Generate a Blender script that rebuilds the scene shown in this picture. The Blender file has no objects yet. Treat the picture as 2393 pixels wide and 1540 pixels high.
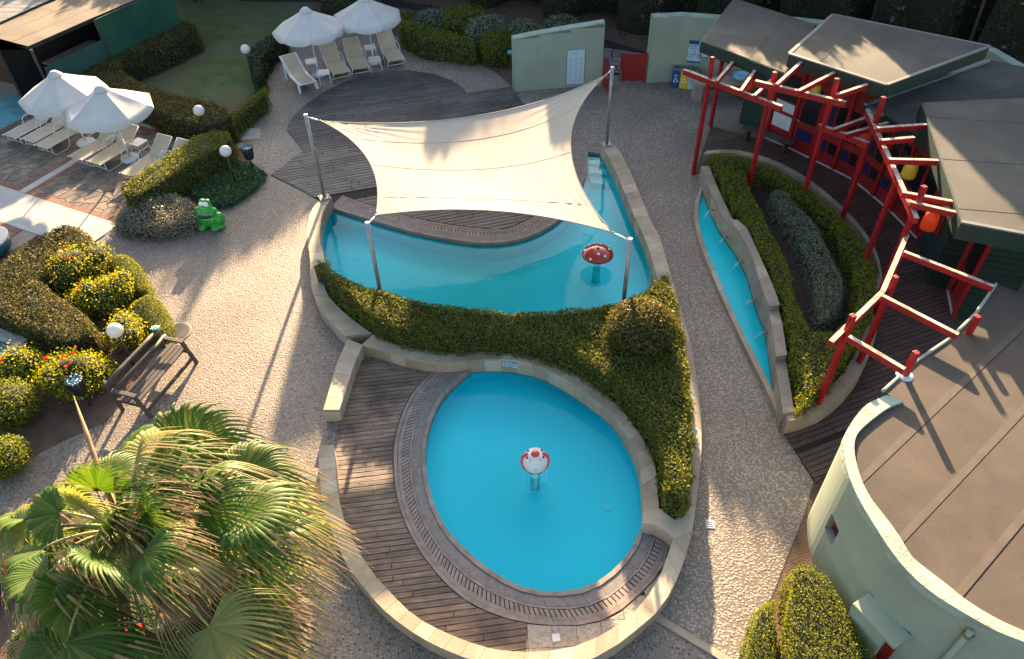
import bpy, bmesh, math, random
import numpy as np
from mathutils import Vector, Matrix, noise
from mathutils.geometry import tessellate_polygon

R = math.radians
random.seed(7)
RNG = np.random.default_rng(11)
scene = bpy.context.scene
col = scene.collection

# ------------------------------------------------------------------ camera
PW, PH, FPX, CAMZ = 2392.0, 1540.0, 1740.0, 12.5      # photo measured on a 2392 x 1540 grid
_d = np.array([(1250 - PW / 2) / FPX, (2600 - PH / 2) / FPX, 1.0]); _d /= np.linalg.norm(_d)
_fy = np.array([0, 0, 1.0]) - _d * _d[2]; _fy /= np.linalg.norm(_fy)
_rx = np.cross(_d, _fy)
if _rx[0] < 0: _rx = -_rx
CB = np.stack([_rx, _fy, -_d])                         # rows: world axes seen from the camera
cam_data = bpy.data.cameras.new('camera')
cam = bpy.data.objects.new('camera', cam_data); col.objects.link(cam)
cam_data.sensor_fit = 'HORIZONTAL'; cam_data.sensor_width = 36.0
cam_data.lens = FPX / PW * 36.0
cam_data.clip_end = 1000
m = Matrix.Identity(4)
for r in range(3):
    m[r][0] = CB[r][0]; m[r][1] = -CB[r][1]; m[r][2] = -CB[r][2]
m[2][3] = CAMZ
cam.matrix_world = m
scene.camera = cam

# ------------------------------------------------------------------ light
SUN_AZ, SUN_EL = 2.5, 16.0                              # degrees; azimuth from +Y towards +X
world = bpy.data.worlds.new('World'); scene.world = world; world.use_nodes = True
wn = world.node_tree.nodes; wl = world.node_tree.links
sky = wn.new('ShaderNodeTexSky'); sky.sky_type = 'NISHITA'; sky.sun_disc = False
sky.sun_elevation = R(SUN_EL); sky.sun_rotation = R(SUN_AZ)
sky.air_density = 1.0; sky.dust_density = 2.5; sky.ozone_density = 0.4
bg = wn['Background']; bg.inputs['Strength'].default_value = 0.076
wl.new(sky.outputs[0], bg.inputs[0])
sun_data = bpy.data.lights.new('sun', 'SUN'); sun_data.energy = 5.0; sun_data.angle = R(0.6)
sun_data.color = (1.0, 0.73, 0.44)
sun = bpy.data.objects.new('sun', sun_data); col.objects.link(sun)
SUNV = Vector((math.sin(R(SUN_AZ)) * math.cos(R(SUN_EL)), math.cos(R(SUN_AZ)) * math.cos(R(SUN_EL)), math.sin(R(SUN_EL))))
sun.rotation_euler = (-SUNV).to_track_quat('-Z', 'Y').to_euler()
sun.location = SUNV * 80
scene.view_settings.view_transform = 'Standard'; scene.view_settings.look = 'None'
scene.view_settings.exposure = 2.65; scene.view_settings.gamma = 1.0
scene.view_settings.use_curve_mapping = False
scene.render.engine = 'CYCLES'
scene.cycles.max_bounces = 8; scene.cycles.transparent_max_bounces = 12
scene.cycles.transmission_bounces = 6; scene.cycles.diffuse_bounces = 4
scene.cycles.caustics_reflective = False; scene.cycles.caustics_refractive = False

# ------------------------------------------------------------------ helpers
def P(x, y, z=0.0):
    """photo grid position -> the world point where that sight line meets the level z"""
    w = CB @ np.array([(x - PW / 2) / FPX, (y - PH / 2) / FPX, 1.0])
    t = (z - CAMZ) / w[2]
    return Vector((w[0] * t, w[1] * t, z))

def PP(pts, z=0.0): return [P(a, b, z) for a, b in pts]

def zat(px, xy):
    """height above xy where the sight line through px passes"""
    w = CB @ np.array([(px[0] - PW / 2) / FPX, (px[1] - PH / 2) / FPX, 1.0])
    s = math.hypot(xy[0], xy[1]) / math.hypot(w[0], w[1])
    return CAMZ + w[2] * s

def hit_wall(px, line):
    """sight line through px against an upright wall over the plan polyline: point and wall direction"""
    w = CB @ np.array([(px[0] - PW / 2) / FPX, (px[1] - PH / 2) / FPX, 1.0])
    best = None
    for a, b in zip(line[:-1], line[1:]):
        ex, ey = b.x - a.x, b.y - a.y
        den = w[0] * ey - w[1] * ex
        if abs(den) < 1e-9: continue
        t = (a.x * ey - a.y * ex) / den
        s = (a.x * w[1] - a.y * w[0]) / den
        if t > 0 and -1e-6 <= s <= 1 + 1e-6 and (best is None or t < best[0]):
            best = (t, Vector((w[0] * t, w[1] * t, CAMZ + w[2] * t)), Vector((ex, ey, 0)).normalized())
    return (best[1], best[2]) if best else (None, None)

def smooth(pts, n=6, closed=False):
    pts = [Vector(p) for p in pts]; N = len(pts); out = []
    rng = range(N if closed else N - 1)
    for i in rng:
        if closed: p0, p1, p2, p3 = pts[(i - 1) % N], pts[i], pts[(i + 1) % N], pts[(i + 2) % N]
        else: p0, p1, p2, p3 = pts[max(i - 1, 0)], pts[i], pts[i + 1], pts[min(i + 2, N - 1)]
        for k in range(n):
            t = k / n
            out.append(0.5 * ((2 * p1) + (p2 - p0) * t + (2 * p0 - 5 * p1 + 4 * p2 - p3) * t * t + (3 * p1 - p0 - 3 * p2 + p3) * t ** 3))
    if not closed: out.append(pts[-1].copy())
    return out

def length(line): return sum((b - a).length for a, b in zip(line[:-1], line[1:]))

def resample(line, n):
    d = [0.0]
    for a, b in zip(line[:-1], line[1:]): d.append(d[-1] + (b - a).length)
    out = []; j = 0
    for k in range(n + 1):
        s = d[-1] * k / n
        while j < len(d) - 2 and d[j + 1] < s: j += 1
        t = (s - d[j]) / max(d[j + 1] - d[j], 1e-9)
        out.append(line[j].lerp(line[j + 1], min(max(t, 0), 1)))
    return out

def area2(poly): return 0.5 * sum(a.x * b.y - b.x * a.y for a, b in zip(poly, poly[1:] + poly[:1]))

def inset(poly, d):
    """move a plan outline inwards by d"""
    n = len(poly); s = 1 if area2(poly) > 0 else -1; out = []
    for i in range(n):
        a, b, c = poly[i - 1], poly[i], poly[(i + 1) % n]
        e1 = Vector((b.x - a.x, b.y - a.y)); e2 = Vector((c.x - b.x, c.y - b.y))
        if e1.length < 1e-6 or e2.length < 1e-6: out.append(b.copy()); continue
        n1 = Vector((-e1.y, e1.x)).normalized() * s; n2 = Vector((-e2.y, e2.x)).normalized() * s
        m_ = n1 + n2
        if m_.length < 1e-4: out.append(b.copy()); continue
        m_.normalize(); k = d / max(m_.dot(n1), 0.35)
        out.append(Vector((b.x + m_.x * k, b.y + m_.y * k, b.z)))
    return out

class MB:
    def __init__(s): s.v = []; s.f = []
    def add(s, vs, fs):
        o = len(s.v); s.v += [tuple(q) for q in vs]; s.f += [tuple(i + o for i in f) for f in fs]; return s
    def box(s, c, size, rz=0.0):
        hx, hy, hz = size[0] / 2, size[1] / 2, size[2] / 2; cs, sn = math.cos(rz), math.sin(rz); vs = []
        for z in (-hz, hz):
            for x, y in ((-hx, -hy), (hx, -hy), (hx, hy), (-hx, hy)):
                vs.append((c[0] + x * cs - y * sn, c[1] + x * sn + y * cs, c[2] + z))
        return s.add(vs, [(3, 2, 1, 0), (4, 5, 6, 7), (0, 1, 5, 4), (1, 2, 6, 5), (2, 3, 7, 6), (3, 0, 4, 7)])
    def beam(s, a, b, w, h, up=(0, 0, 1), mid=True):
        a, b = Vector(a), Vector(b); d = (b - a).normalized(); u = Vector(up)
        sd = d.cross(u)
        if sd.length < 1e-4: sd = d.cross(Vector((1, 0, 0)))
        sd.normalize(); u = sd.cross(d).normalized()
        lo, hi = (-h / 2, h / 2) if mid else (-h, 0)
        vs = []
        for q in (a, b):
            for x, z in ((-w / 2, lo), (w / 2, lo), (w / 2, hi), (-w / 2, hi)): vs.append(q + sd * x + u * z)
        return s.add(vs, [(0, 1, 2, 3), (7, 6, 5, 4), (0, 4, 5, 1), (1, 5, 6, 2), (2, 6, 7, 3), (3, 7, 4, 0)])
    def tube(s, pts, r, n=8, cap=True):
        pts = [Vector(q) for q in pts]; N = len(pts); rs = r if isinstance(r, (list, tuple)) else [r] * N
        vs = []; fs = []; ref = None
        for i, q in enumerate(pts):
            t = (pts[min(i + 1, N - 1)] - pts[max(i - 1, 0)]).normalized()
            if ref is None:
                ref = Vector((0, 0, 1)) if abs(t.z) < 0.9 else Vector((1, 0, 0))
            a = t.cross(ref).normalized(); b = a.cross(t).normalized(); ref = b
            for k in range(n):
                an = 2 * math.pi * k / n
                vs.append(q + (a * math.cos(an) + b * math.sin(an)) * rs[i])
        for i in range(N - 1):
            for k in range(n):
                fs.append((i * n + k, i * n + (k + 1) % n, (i + 1) * n + (k + 1) % n, (i + 1) * n + k))
        if cap: fs += [tuple(range(n))[::-1], tuple((N - 1) * n + k for k in range(n))]
        return s.add(vs, fs)
    def lathe(s, prof, n=20, c=(0, 0, 0)):
        vs = []; fs = []
        for r, z in prof:
            for k in range(n):
                an = 2 * math.pi * k / n; vs.append((c[0] + r * math.cos(an), c[1] + r * math.sin(an), c[2] + z))
        for i in range(len(prof) - 1):
            for k in range(n): fs.append((i * n + k, i * n + (k + 1) % n, (i + 1) * n + (k + 1) % n, (i + 1) * n + k))
        fs += [tuple(range(n))[::-1], tuple((len(prof) - 1) * n + k for k in range(n))]
        return s.add(vs, fs)
    def ball(s, c, r, nu=20, nv=12, sx=1, sy=1, sz=1, fn=None):
        vs = []; fs = []
        for j in range(nv + 1):
            ph = math.pi * j / nv
            for k in range(nu):
                an = 2 * math.pi * k / nu
                d = Vector((math.sin(ph) * math.cos(an), math.sin(ph) * math.sin(an), math.cos(ph)))
                q = Vector((d.x * sx, d.y * sy, d.z * sz)) * r
                if fn: q = fn(q, d)
                vs.append((c[0] + q.x, c[1] + q.y, c[2] + q.z))
        for j in range(nv):
            for k in range(nu): fs.append((j * nu + k, (j + 1) * nu + k, (j + 1) * nu + (k + 1) % nu, j * nu + (k + 1) % nu))
        return s.add(vs, fs)
    def sheet(s, poly, z=None, holes=()):
        loops = [[Vector((q.x, q.y, 0)) for q in lp] for lp in (poly, *holes)]
        flat = [q for lp in (poly, *holes) for q in lp]
        tris = tessellate_polygon(loops)
        vs = [(q.x, q.y, q.z if z is None else z) for q in flat]; fs = []
        for a, b, c in tris:
            A, B, C = vs[a], vs[b], vs[c]
            cr = (B[0] - A[0]) * (C[1] - A[1]) - (B[1] - A[1]) * (C[0] - A[0])
            fs.append((a, b, c) if cr > 0 else (a, c, b))
        return s.add(vs, fs)
    def prism(s, poly, z0, z1, top=True, bottom=False):
        """upright walls round an outline, with a lid; z1 may be a list of heights"""
        p = list(poly)
        if area2(p) < 0: p = p[::-1]; z1 = z1[::-1] if isinstance(z1, list) else z1
        n = len(p); zt = z1 if isinstance(z1, list) else [z1] * n
        vs = [(q.x, q.y, z0) for q in p] + [(q.x, q.y, t) for q, t in zip(p, zt)]
        s.add(vs, [(i, (i + 1) % n, n + (i + 1) % n, n + i) for i in range(n)])
        if top: s.sheet([Vector((q.x, q.y, t)) for q, t in zip(p, zt)])
        if bottom:
            o = len(s.f); s.sheet([Vector((q.x, q.y, z0)) for q in p])
            s.f[o:] = [f[::-1] for f in s.f[o:]]
        return s
    def build(s, name, mat, parent=None, shade=False, bevel=0.0, auto=None):
        me = bpy.data.meshes.new(name)
        off = Vector((0, 0, 0)); q = parent
        while q is not None: off += q.location; q = q.parent
        me.from_pydata([(v[0] - off.x, v[1] - off.y, v[2] - off.z) for v in s.v], [], s.f)
        me.materials.append(mat)
        if shade: me.polygons.foreach_set('use_smooth', [True] * len(me.polygons))
        me.update()
        return link(name, me, parent, bevel)

def link(name, me, parent=None, bevel=0.0):
    o = bpy.data.objects.new(name, me); col.objects.link(o); o.parent = parent
    if bevel:
        b = o.modifiers.new('bevel', 'BEVEL'); b.width = bevel; b.segments = 2; b.limit_method = 'ANGLE'; b.angle_limit = R(40)
    return o

def tag(o, label, cat, group=None):
    o['label'] = label; o['category'] = cat
    if group: o['group'] = group
    return o
def struct(o): o['kind'] = 'structure'; return o
def stuff(o): o['kind'] = 'stuff'; return o
def thing(name, label, cat, loc=(0, 0, 0), rz=0.0, group=None):
    o = bpy.data.objects.new(name, None); col.objects.link(o); o.empty_display_size = 0.2
    o.location = loc; o.rotation_euler = (0, 0, rz)
    return tag(o, label, cat, group)
def dup(root, loc, rz, label, group=None):
    r = root.copy(); col.objects.link(r); r.location = loc; r.rotation_euler = (0, 0, rz); r['label'] = label
    if group: r['group'] = group
    for ch in list(root.children):
        c = ch.copy(); col.objects.link(c); c.parent = r
        for g in ch.children:
            e = g.copy(); col.objects.link(e); e.parent = c
    return r

def clip(poly, nrm, d):
    """keep the part of a convex outline where q.n <= d"""
    out = []
    for a, b in zip(poly, poly[1:] + poly[:1]):
        da = a.x * nrm[0] + a.y * nrm[1] - d; db = b.x * nrm[0] + b.y * nrm[1] - d
        if da <= 0: out.append(a)
        if (da < 0) != (db < 0) and abs(da - db) > 1e-12: out.append(a.lerp(b, da / (da - db)))
    return out

def strips(poly, ang, width, gap, z0, z1, name, mats, parent, joint=0.0, rng=random, phase=0.0):
    """cut any plan outline into parallel boards, one object each"""
    c, s = math.cos(ang), math.sin(ang)
    nv = Vector((-s, c, 0)); uv = Vector((c, s, 0))
    vs = [q.dot(nv) for q in poly]; lo, hi = min(vs), max(vs)
    base = bmesh.new(); bv = [base.verts.new((q.x, q.y, 0)) for q in poly]; base.faces.new(bv)
    k = 0; made = []
    t = math.floor(lo / width) * width + phase - (width if phase > 0 else 0)
    while t < hi:
        bm = base.copy()
        for dd, sg in ((t + gap / 2, -1), (t + width - gap / 2, 1)):
            bmesh.ops.bisect_plane(bm, geom=bm.verts[:] + bm.edges[:] + bm.faces[:], plane_co=nv * dd, plane_no=nv * sg, clear_outer=True)
        cuts = []
        if joint and bm.verts:
            us = [q.co.dot(uv) for q in bm.verts]; x = min(us) + joint * rng.uniform(0.15, 1.0)
            while x < max(us) - 0.4: cuts.append(x); x += joint * rng.uniform(0.8, 1.2)
        pieces = [bm]
        for x in cuts:
            nb = pieces[-1].copy()
            bmesh.ops.bisect_plane(pieces[-1], geom=pieces[-1].verts[:] + pieces[-1].edges[:] + pieces[-1].faces[:], plane_co=uv * (x - gap / 2), plane_no=uv, clear_outer=True)
            bmesh.ops.bisect_plane(nb, geom=nb.verts[:] + nb.edges[:] + nb.faces[:], plane_co=uv * (x + gap / 2), plane_no=-uv, clear_outer=True)
            pieces.append(nb)
        for b in pieces:
            faces = [f for f in b.faces if f.calc_area() > 0.004]
            if faces:
                dz = rng.uniform(-0.003, 0.003)
                mb = MB()
                for f in faces:
                    lp = [q.co.copy() for q in f.verts]
                    if area2(lp) < 0: lp = lp[::-1]
                    mb.prism(lp, z0, z1 + dz)
                made.append(mb.build(name, mats[rng.randrange(len(mats))], parent)); k += 1
            b.free()
        t += width
    base.free()
    return made

def ribbon(A, B, t0, t1, n, z0, z1, name, mat, parent, gap=0.006, jit=0.0, inclen=None):
    """pieces set side by side between two plan lines A and B; t0..t1 is the share of the way from A to B"""
    a = resample(A, n); b = resample(B, n); made = []
    for k in range(n):
        p = [a[k].lerp(b[k], t0), a[k + 1].lerp(b[k + 1], t0), a[k + 1].lerp(b[k + 1], t1), a[k].lerp(b[k], t1)]
        e0 = max((p[1] - p[0]).length, 1e-4); e1 = max((p[2] - p[3]).length, 1e-4)
        g0 = min(gap / 2 / e0, 0.2); g1 = min(gap / 2 / e1, 0.2)
        q = [p[0].lerp(p[1], g0), p[0].lerp(p[1], 1 - g0), p[3].lerp(p[2], 1 - g1), p[3].lerp(p[2], g1)]
        mt = mat[random.randrange(len(mat))] if isinstance(mat, list) else mat
        made.append(MB().prism(q, z0, z1 + random.uniform(-jit, jit)).build(name, mt, parent))
    return made

# ------------------------------------------------------------------ materials
def _new(name):
    mt = bpy.data.materials.new(name); mt.use_nodes = True
    nt = mt.node_tree; return mt, nt.nodes, nt.links, nt.nodes['Principled BSDF']

def M(name, c1, c2=None, scale=4.0, detail=5.0, rough=0.7, bump=0.0, bscale=None, metal=0.0, spec=0.5, rnd=0.0,
      stretch=None, ang=0.0, coat=0.0, contrast=(0.35, 0.65), stain=None, sscale=0.6, trans=0.0):
    mt, N, L, B = _new(name)
    B.inputs['Roughness'].default_value = rough; B.inputs['Metallic'].default_value = metal
    B.inputs['Specular IOR Level'].default_value = spec; B.inputs['Coat Weight'].default_value = coat
    B.inputs['Base Color'].default_value = (*c1, 1)
    geo = N.new('ShaderNodeNewGeometry'); vec = geo.outputs['Position']
    mp = None
    if stretch:
        mp = N.new('ShaderNodeMapping'); mp.vector_type = 'TEXTURE'
        mp.inputs['Rotation'].default_value = (0, 0, ang)
        mp.inputs['Scale'].default_value = stretch
        L.new(vec, mp.inputs['Vector']); vec = mp.outputs[0]
    colr = None
    if c2:
        ns = N.new('ShaderNodeTexNoise'); ns.inputs['Scale'].default_value = scale; ns.inputs['Detail'].default_value = detail
        ns.inputs['Roughness'].default_value = 0.62
        L.new(vec, ns.inputs['Vector'])
        rp = N.new('ShaderNodeValToRGB'); rp.color_ramp.elements[0].position = contrast[0]; rp.color_ramp.elements[1].position = contrast[1]
        rp.color_ramp.elements[0].color = (*c1, 1); rp.color_ramp.elements[1].color = (*c2, 1)
        L.new(ns.outputs['Fac'], rp.inputs[0]); colr = rp.outputs[0]
        if stain:
            n3 = N.new('ShaderNodeTexNoise'); n3.inputs['Scale'].default_value = sscale; n3.inputs['Detail'].default_value = 6
            L.new(geo.outputs['Position'], n3.inputs['Vector'])
            r3 = N.new('ShaderNodeValToRGB'); r3.color_ramp.elements[0].position = 0.45; r3.color_ramp.elements[1].position = 0.68
            L.new(n3.outputs['Fac'], r3.inputs[0])
            mx = N.new('ShaderNodeMix'); mx.data_type = 'RGBA'
            L.new(r3.outputs[0], mx.inputs[0]); L.new(colr, mx.inputs[6]); mx.inputs[7].default_value = (*stain, 1); colr = mx.outputs[2]
        if rnd:
            oi = N.new('ShaderNodeObjectInfo'); mr = N.new('ShaderNodeMapRange')
            mr.inputs[3].default_value = 1 - rnd; mr.inputs[4].default_value = 1 + rnd * 0.6
            L.new(oi.outputs['Random'], mr.inputs[0])
            hs = N.new('ShaderNodeHueSaturation'); L.new(mr.outputs[0], hs.inputs['Value']); L.new(colr, hs.inputs['Color']); colr = hs.outputs[0]
        L.new(colr, B.inputs['Base Color'])
    if bump:
        nb = N.new('ShaderNodeTexNoise'); nb.inputs['Scale'].default_value = bscale or scale * 4; nb.inputs['Detail'].default_value = 5
        L.new(vec, nb.inputs['Vector'])
        bp = N.new('ShaderNodeBump'); bp.inputs['Strength'].default_value = bump; bp.inputs['Distance'].default_value = 0.02
        L.new(nb.outputs['Fac'], bp.inputs['Height']); L.new(bp.outputs[0], B.inputs['Normal'])
    if trans:
        out = N['Material Output']; tr = N.new('ShaderNodeBsdfTranslucent'); mx = N.new('ShaderNodeMixShader')
        if colr is not None: L.new(colr, tr.inputs['Color'])
        else: tr.inputs['Color'].default_value = (*c1, 1)
        mx.inputs[0].default_value = trans
        L.new(B.outputs[0], mx.inputs[1]); L.new(tr.outputs[0], mx.inputs[2]); L.new(mx.outputs[0], out.inputs['Surface'])
    return mt

def leafmat(name, c1, c2, c3=None, trans=0.35, rough=0.45, spec=0.4, tcol=None):
    """every leaf takes its own tint between the colours"""
    mt, N, L, B = _new(name)
    geo = N.new('ShaderNodeNewGeometry')
    rp = N.new('ShaderNodeValToRGB'); e = rp.color_ramp.elements
    e[0].color = (*c1, 1); e[1].color = (*(c3 or c2), 1)
    if c3: k = e.new(0.6); k.color = (*c2, 1); e[2].position = 0.93
    L.new(geo.outputs['Random Per Island'], rp.inputs[0])
    L.new(rp.outputs[0], B.inputs['Base Color'])
    B.inputs['Roughness'].default_value = rough; B.inputs['Specular IOR Level'].default_value = spec
    out = N['Material Output']; tr = N.new('ShaderNodeBsdfTranslucent'); mx = N.new('ShaderNodeMixShader')
    g = N.new('ShaderNodeMix'); g.data_type = 'RGBA'; g.blend_type = 'MULTIPLY'; g.inputs[0].default_value = 1
    L.new(rp.outputs[0], g.inputs[6]); g.inputs[7].default_value = (*(tcol or (1.9, 1.5, 0.45)), 1)
    L.new(g.outputs[2], tr.inputs['Color']); mx.inputs[0].default_value = trans
    L.new(B.outputs[0], mx.inputs[1]); L.new(tr.outputs[0], mx.inputs[2]); L.new(mx.outputs[0], out.inputs['Surface'])
    return mt

def pebble(name, scale, light, dark, mortar, share, tight=0.33, bump=0.8, patch=0.25, mr=(0.0, 1.0)):
    """rounded pebbles set in mortar"""
    mt, N, L, B = _new(name)
    geo = N.new('ShaderNodeNewGeometry')
    nz = N.new('ShaderNodeTexNoise'); nz.inputs['Scale'].default_value = 6; nz.inputs['Detail'].default_value = 2
    L.new(geo.outputs['Position'], nz.inputs['Vector'])
    ad = N.new('ShaderNodeVectorMath'); ad.operation = 'MULTIPLY_ADD'
    L.new(nz.outputs['Color'], ad.inputs[0]); ad.inputs[1].default_value = (0.06, 0.06, 0); L.new(geo.outputs['Position'], ad.inputs[2])
    fl = N.new('ShaderNodeVectorMath'); fl.operation = 'MULTIPLY'; L.new(ad.outputs[0], fl.inputs[0]); fl.inputs[1].default_value = (1, 1, 0)
    vo = N.new('ShaderNodeTexVoronoi'); vo.inputs['Scale'].default_value = scale; vo.inputs['Randomness'].default_value = 0.85
    L.new(fl.outputs[0], vo.inputs['Vector'])
    sx = N.new('ShaderNodeSeparateColor'); L.new(vo.outputs['Color'], sx.inputs[0])
    rp = N.new('ShaderNodeValToRGB'); e = rp.color_ramp.elements; rp.color_ramp.interpolation = 'LINEAR'
    e[0].position = share - 0.12; e[0].color = (*dark, 1); e[1].position = share + 0.12; e[1].color = (*light, 1)
    L.new(sx.outputs[0], rp.inputs[0])
    ed = N.new('ShaderNodeMapRange'); ed.inputs[1].default_value = tight; ed.inputs[2].default_value = tight + 0.14
    L.new(vo.outputs['Distance'], ed.inputs[0])
    mx = N.new('ShaderNodeMix'); mx.data_type = 'RGBA'
    L.new(ed.outputs[0], mx.inputs[0]); L.new(rp.outputs[0], mx.inputs[6]); mx.inputs[7].default_value = (*mortar, 1)
    n2 = N.new('ShaderNodeTexNoise'); n2.inputs['Scale'].default_value = 0.55; n2.inputs['Detail'].default_value = 5
    L.new(geo.outputs['Position'], n2.inputs['Vector'])
    m2 = N.new('ShaderNodeMapRange'); m2.inputs[1].default_value = 0.3; m2.inputs[2].default_value = 0.7
    m2.inputs[3].default_value = 1 - patch; m2.inputs[4].default_value = 1 + patch
    L.new(n2.outputs['Fac'], m2.inputs[0])
    hs = N.new('ShaderNodeHueSaturation'); L.new(m2.outputs[0], hs.inputs['Value']); L.new(mx.outputs[2], hs.inputs['Color'])
    L.new(hs.outputs[0], B.inputs['Base Color']); B.inputs['Roughness'].default_value = 0.62
    iv = N.new('ShaderNodeMapRange'); iv.inputs[1].default_value = 0.0; iv.inputs[2].default_value = tight + 0.2
    iv.inputs[3].default_value = 1; iv.inputs[4].default_value = 0
    L.new(vo.outputs['Distance'], iv.inputs[0])
    bp = N.new('ShaderNodeBump'); bp.inputs['Strength'].default_value = bump; bp.inputs['Distance'].default_value = 0.018
    L.new(iv.outputs[0], bp.inputs['Height']); L.new(bp.outputs[0], B.inputs['Normal'])
    return mt

def watermat(name, tint, rscale=2.2, rstr=0.25, stretch=(1, 1, 1)):
    """clear tinted water: sees through, mirrors by Fresnel, ripples"""
    mt, N, L, B = _new(name); N.remove(B)
    out = N['Material Output']
    geo = N.new('ShaderNodeNewGeometry'); mp = N.new('ShaderNodeMapping'); mp.inputs['Scale'].default_value = stretch
    L.new(geo.outputs['Position'], mp.inputs[0])
    n1 = N.new('ShaderNodeTexNoise'); n1.inputs['Scale'].default_value = rscale; n1.inputs['Detail'].default_value = 3; n1.inputs['Distortion'].default_value = 0.8
    L.new(mp.outputs[0], n1.inputs['Vector'])
    bp = N.new('ShaderNodeBump'); bp.inputs['Strength'].default_value = rstr; bp.inputs['Distance'].default_value = 0.03
    L.new(n1.outputs['Fac'], bp.inputs['Height'])
    tr = N.new('ShaderNodeBsdfTransparent'); tr.inputs[0].default_value = (*tint, 1)
    gl = N.new('ShaderNodeBsdfGlossy'); gl.inputs['Roughness'].default_value = 0.04; L.new(bp.outputs[0], gl.inputs['Normal'])
    fr = N.new('ShaderNodeFresnel'); fr.inputs['IOR'].default_value = 1.23; L.new(bp.outputs[0], fr.inputs['Normal'])
    mx = N.new('ShaderNodeMixShader'); L.new(fr.outputs[0], mx.inputs[0]); L.new(tr.outputs[0], mx.inputs[1]); L.new(gl.outputs[0], mx.inputs[2])
    L.new(mx.outputs[0], out.inputs['Surface'])
    return mt

UPA, LOA, RIA = R(15.1), R(6.2), R(21.0)               # board directions of the three timber decks
mat = {}
mat['soil'] = M('soil', (0.075, 0.042, 0.026), (0.13, 0.078, 0.05), 3, rough=0.95, bump=0.9, bscale=30)
mat['darksoil'] = M('dark_soil', (0.022, 0.014, 0.010), (0.045, 0.03, 0.02), 3, rough=0.95, bump=0.9, bscale=30)
mat['worn_grass'] = M('worn_grass', (0.11, 0.078, 0.048), (0.07, 0.085, 0.026), 1.1, rough=0.95, bump=0.9, bscale=50)
mat['lawn'] = M('lawn', (0.045, 0.085, 0.012), (0.10, 0.11, 0.03), 1.6, rough=0.9, bump=1.0, bscale=60, stain=(0.13, 0.10, 0.062), sscale=0.33)
mat['peb_dark'] = pebble('pebble_in_mortar', 20, (0.269, 0.22, 0.172), (0.0504, 0.0403, 0.0353), (0.168, 0.13, 0.0991), 0.42, tight=0.33, patch=0.18, bump=0.5)
mat['peb_light'] = pebble('pale_pebble', 21, (0.297, 0.249, 0.198), (0.224, 0.182, 0.144), (0.142, 0.114, 0.0894), 0.45, tight=0.42, patch=0.18, bump=0.5)
mat['deck_up'] = M('deck_grey_wood', (0.056, 0.049, 0.045), (0.135, 0.12, 0.11), 3, rough=0.6, bump=0.5, bscale=9, rnd=0.28, stretch=(1.6, 0.12, 1), ang=UPA, stain=(0.035, 0.03, 0.03), sscale=0.5)
mat['deck_lo'] = M('deck_brown_wood', (0.10, 0.060, 0.040), (0.26, 0.18, 0.128), 3, rough=0.62, bump=0.5, bscale=9, rnd=0.3, stretch=(1.3, 0.10, 1), ang=LOA, stain=(0.06, 0.042, 0.035), sscale=1.2)
mat['deck_ri'] = M('deck_dark_wood', (0.06, 0.036, 0.028), (0.12, 0.078, 0.06), 3, rough=0.65, bump=0.5, bscale=9, rnd=0.25, stretch=(1.3, 0.10, 1), ang=RIA)
mat['joint'] = M('dark_joint', (0.02, 0.016, 0.014), rough=0.95)
mat['lime'] = M('limestone', (0.284, 0.215, 0.142), (0.387, 0.31, 0.215), 2.4, rough=0.72, bump=0.25, bscale=26, rnd=0.16, stain=(0.31, 0.241, 0.163), sscale=2.2)
mat['lime2'] = M('limestone_pale', (0.353, 0.288, 0.206), (0.439, 0.37, 0.28), 2.4, rough=0.7, bump=0.25, bscale=26, rnd=0.12, stain=(0.361, 0.292, 0.206), sscale=2.6)
mat['lime3'] = M('limestone_grey', (0.207, 0.171, 0.131), (0.297, 0.248, 0.189), 2.4, rough=0.75, bump=0.3, bscale=26, rnd=0.15, stain=(0.216, 0.18, 0.144), sscale=2.2)
mat['mortar'] = M('mortar', (0.24, 0.20, 0.15), (0.32, 0.27, 0.21), 6, rough=0.9, bump=0.3)
mat['copstone'] = M('pool_coping_stone', (0.19, 0.145, 0.12), (0.28, 0.22, 0.185), 5, rough=0.75, bump=0.3, bscale=60, rnd=0.10)
mat['copgrey'] = M('pool_coping_grey', (0.15, 0.13, 0.12), (0.215, 0.185, 0.17), 9, rough=0.8, bump=0.3, bscale=80, rnd=0.06)
mat['slab'] = M('washed_slab', (0.21, 0.19, 0.165), (0.34, 0.30, 0.26), 14, rough=0.8, bump=0.7, bscale=26, rnd=0.15)
mat['pool'] = M('pool_paint', (0.03, 0.88, 0.95), (0.035, 0.91, 0.97), 0.7, rough=0.5)
mat['poolstep'] = M('pool_step_paint', (0.16, 0.84, 0.84), (0.20, 0.88, 0.88), 0.9, rough=0.5)
mat['water'] = watermat('pool_water', (0.68, 0.99, 0.995), 2.4, 0.22)
mat['water2'] = watermat('channel_water', (0.55, 0.97, 0.96), 6.0, 0.5)
mat['splash'] = M('splash_water', (0.75, 0.9, 0.95), rough=0.15, trans=0.5)
mat['tile'] = M('pale_tile', (0.35, 0.329, 0.294), (0.434, 0.413, 0.378), 1.5, rough=0.55, bump=0.1, rnd=0.12)
mat['shadetile'] = M('shade_tinted_tile', (0.10, 0.30, 0.33), (0.16, 0.40, 0.43), 1.5, rough=0.4, rnd=0.15)  # pale tile again, with the blue-green cast of shade put into its colour
mat['redstrip'] = M('red_brick_strip', (0.18, 0.0675, 0.045), (0.252, 0.108, 0.072), 6, rough=0.8, bump=0.3, rnd=0.15)
mat['flag'] = M('flagstone', (0.17, 0.125, 0.088), (0.27, 0.205, 0.15), 2.5, rough=0.75, bump=0.4, bscale=20, rnd=0.32, stain=(0.13, 0.105, 0.085), sscale=1.0)
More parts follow.
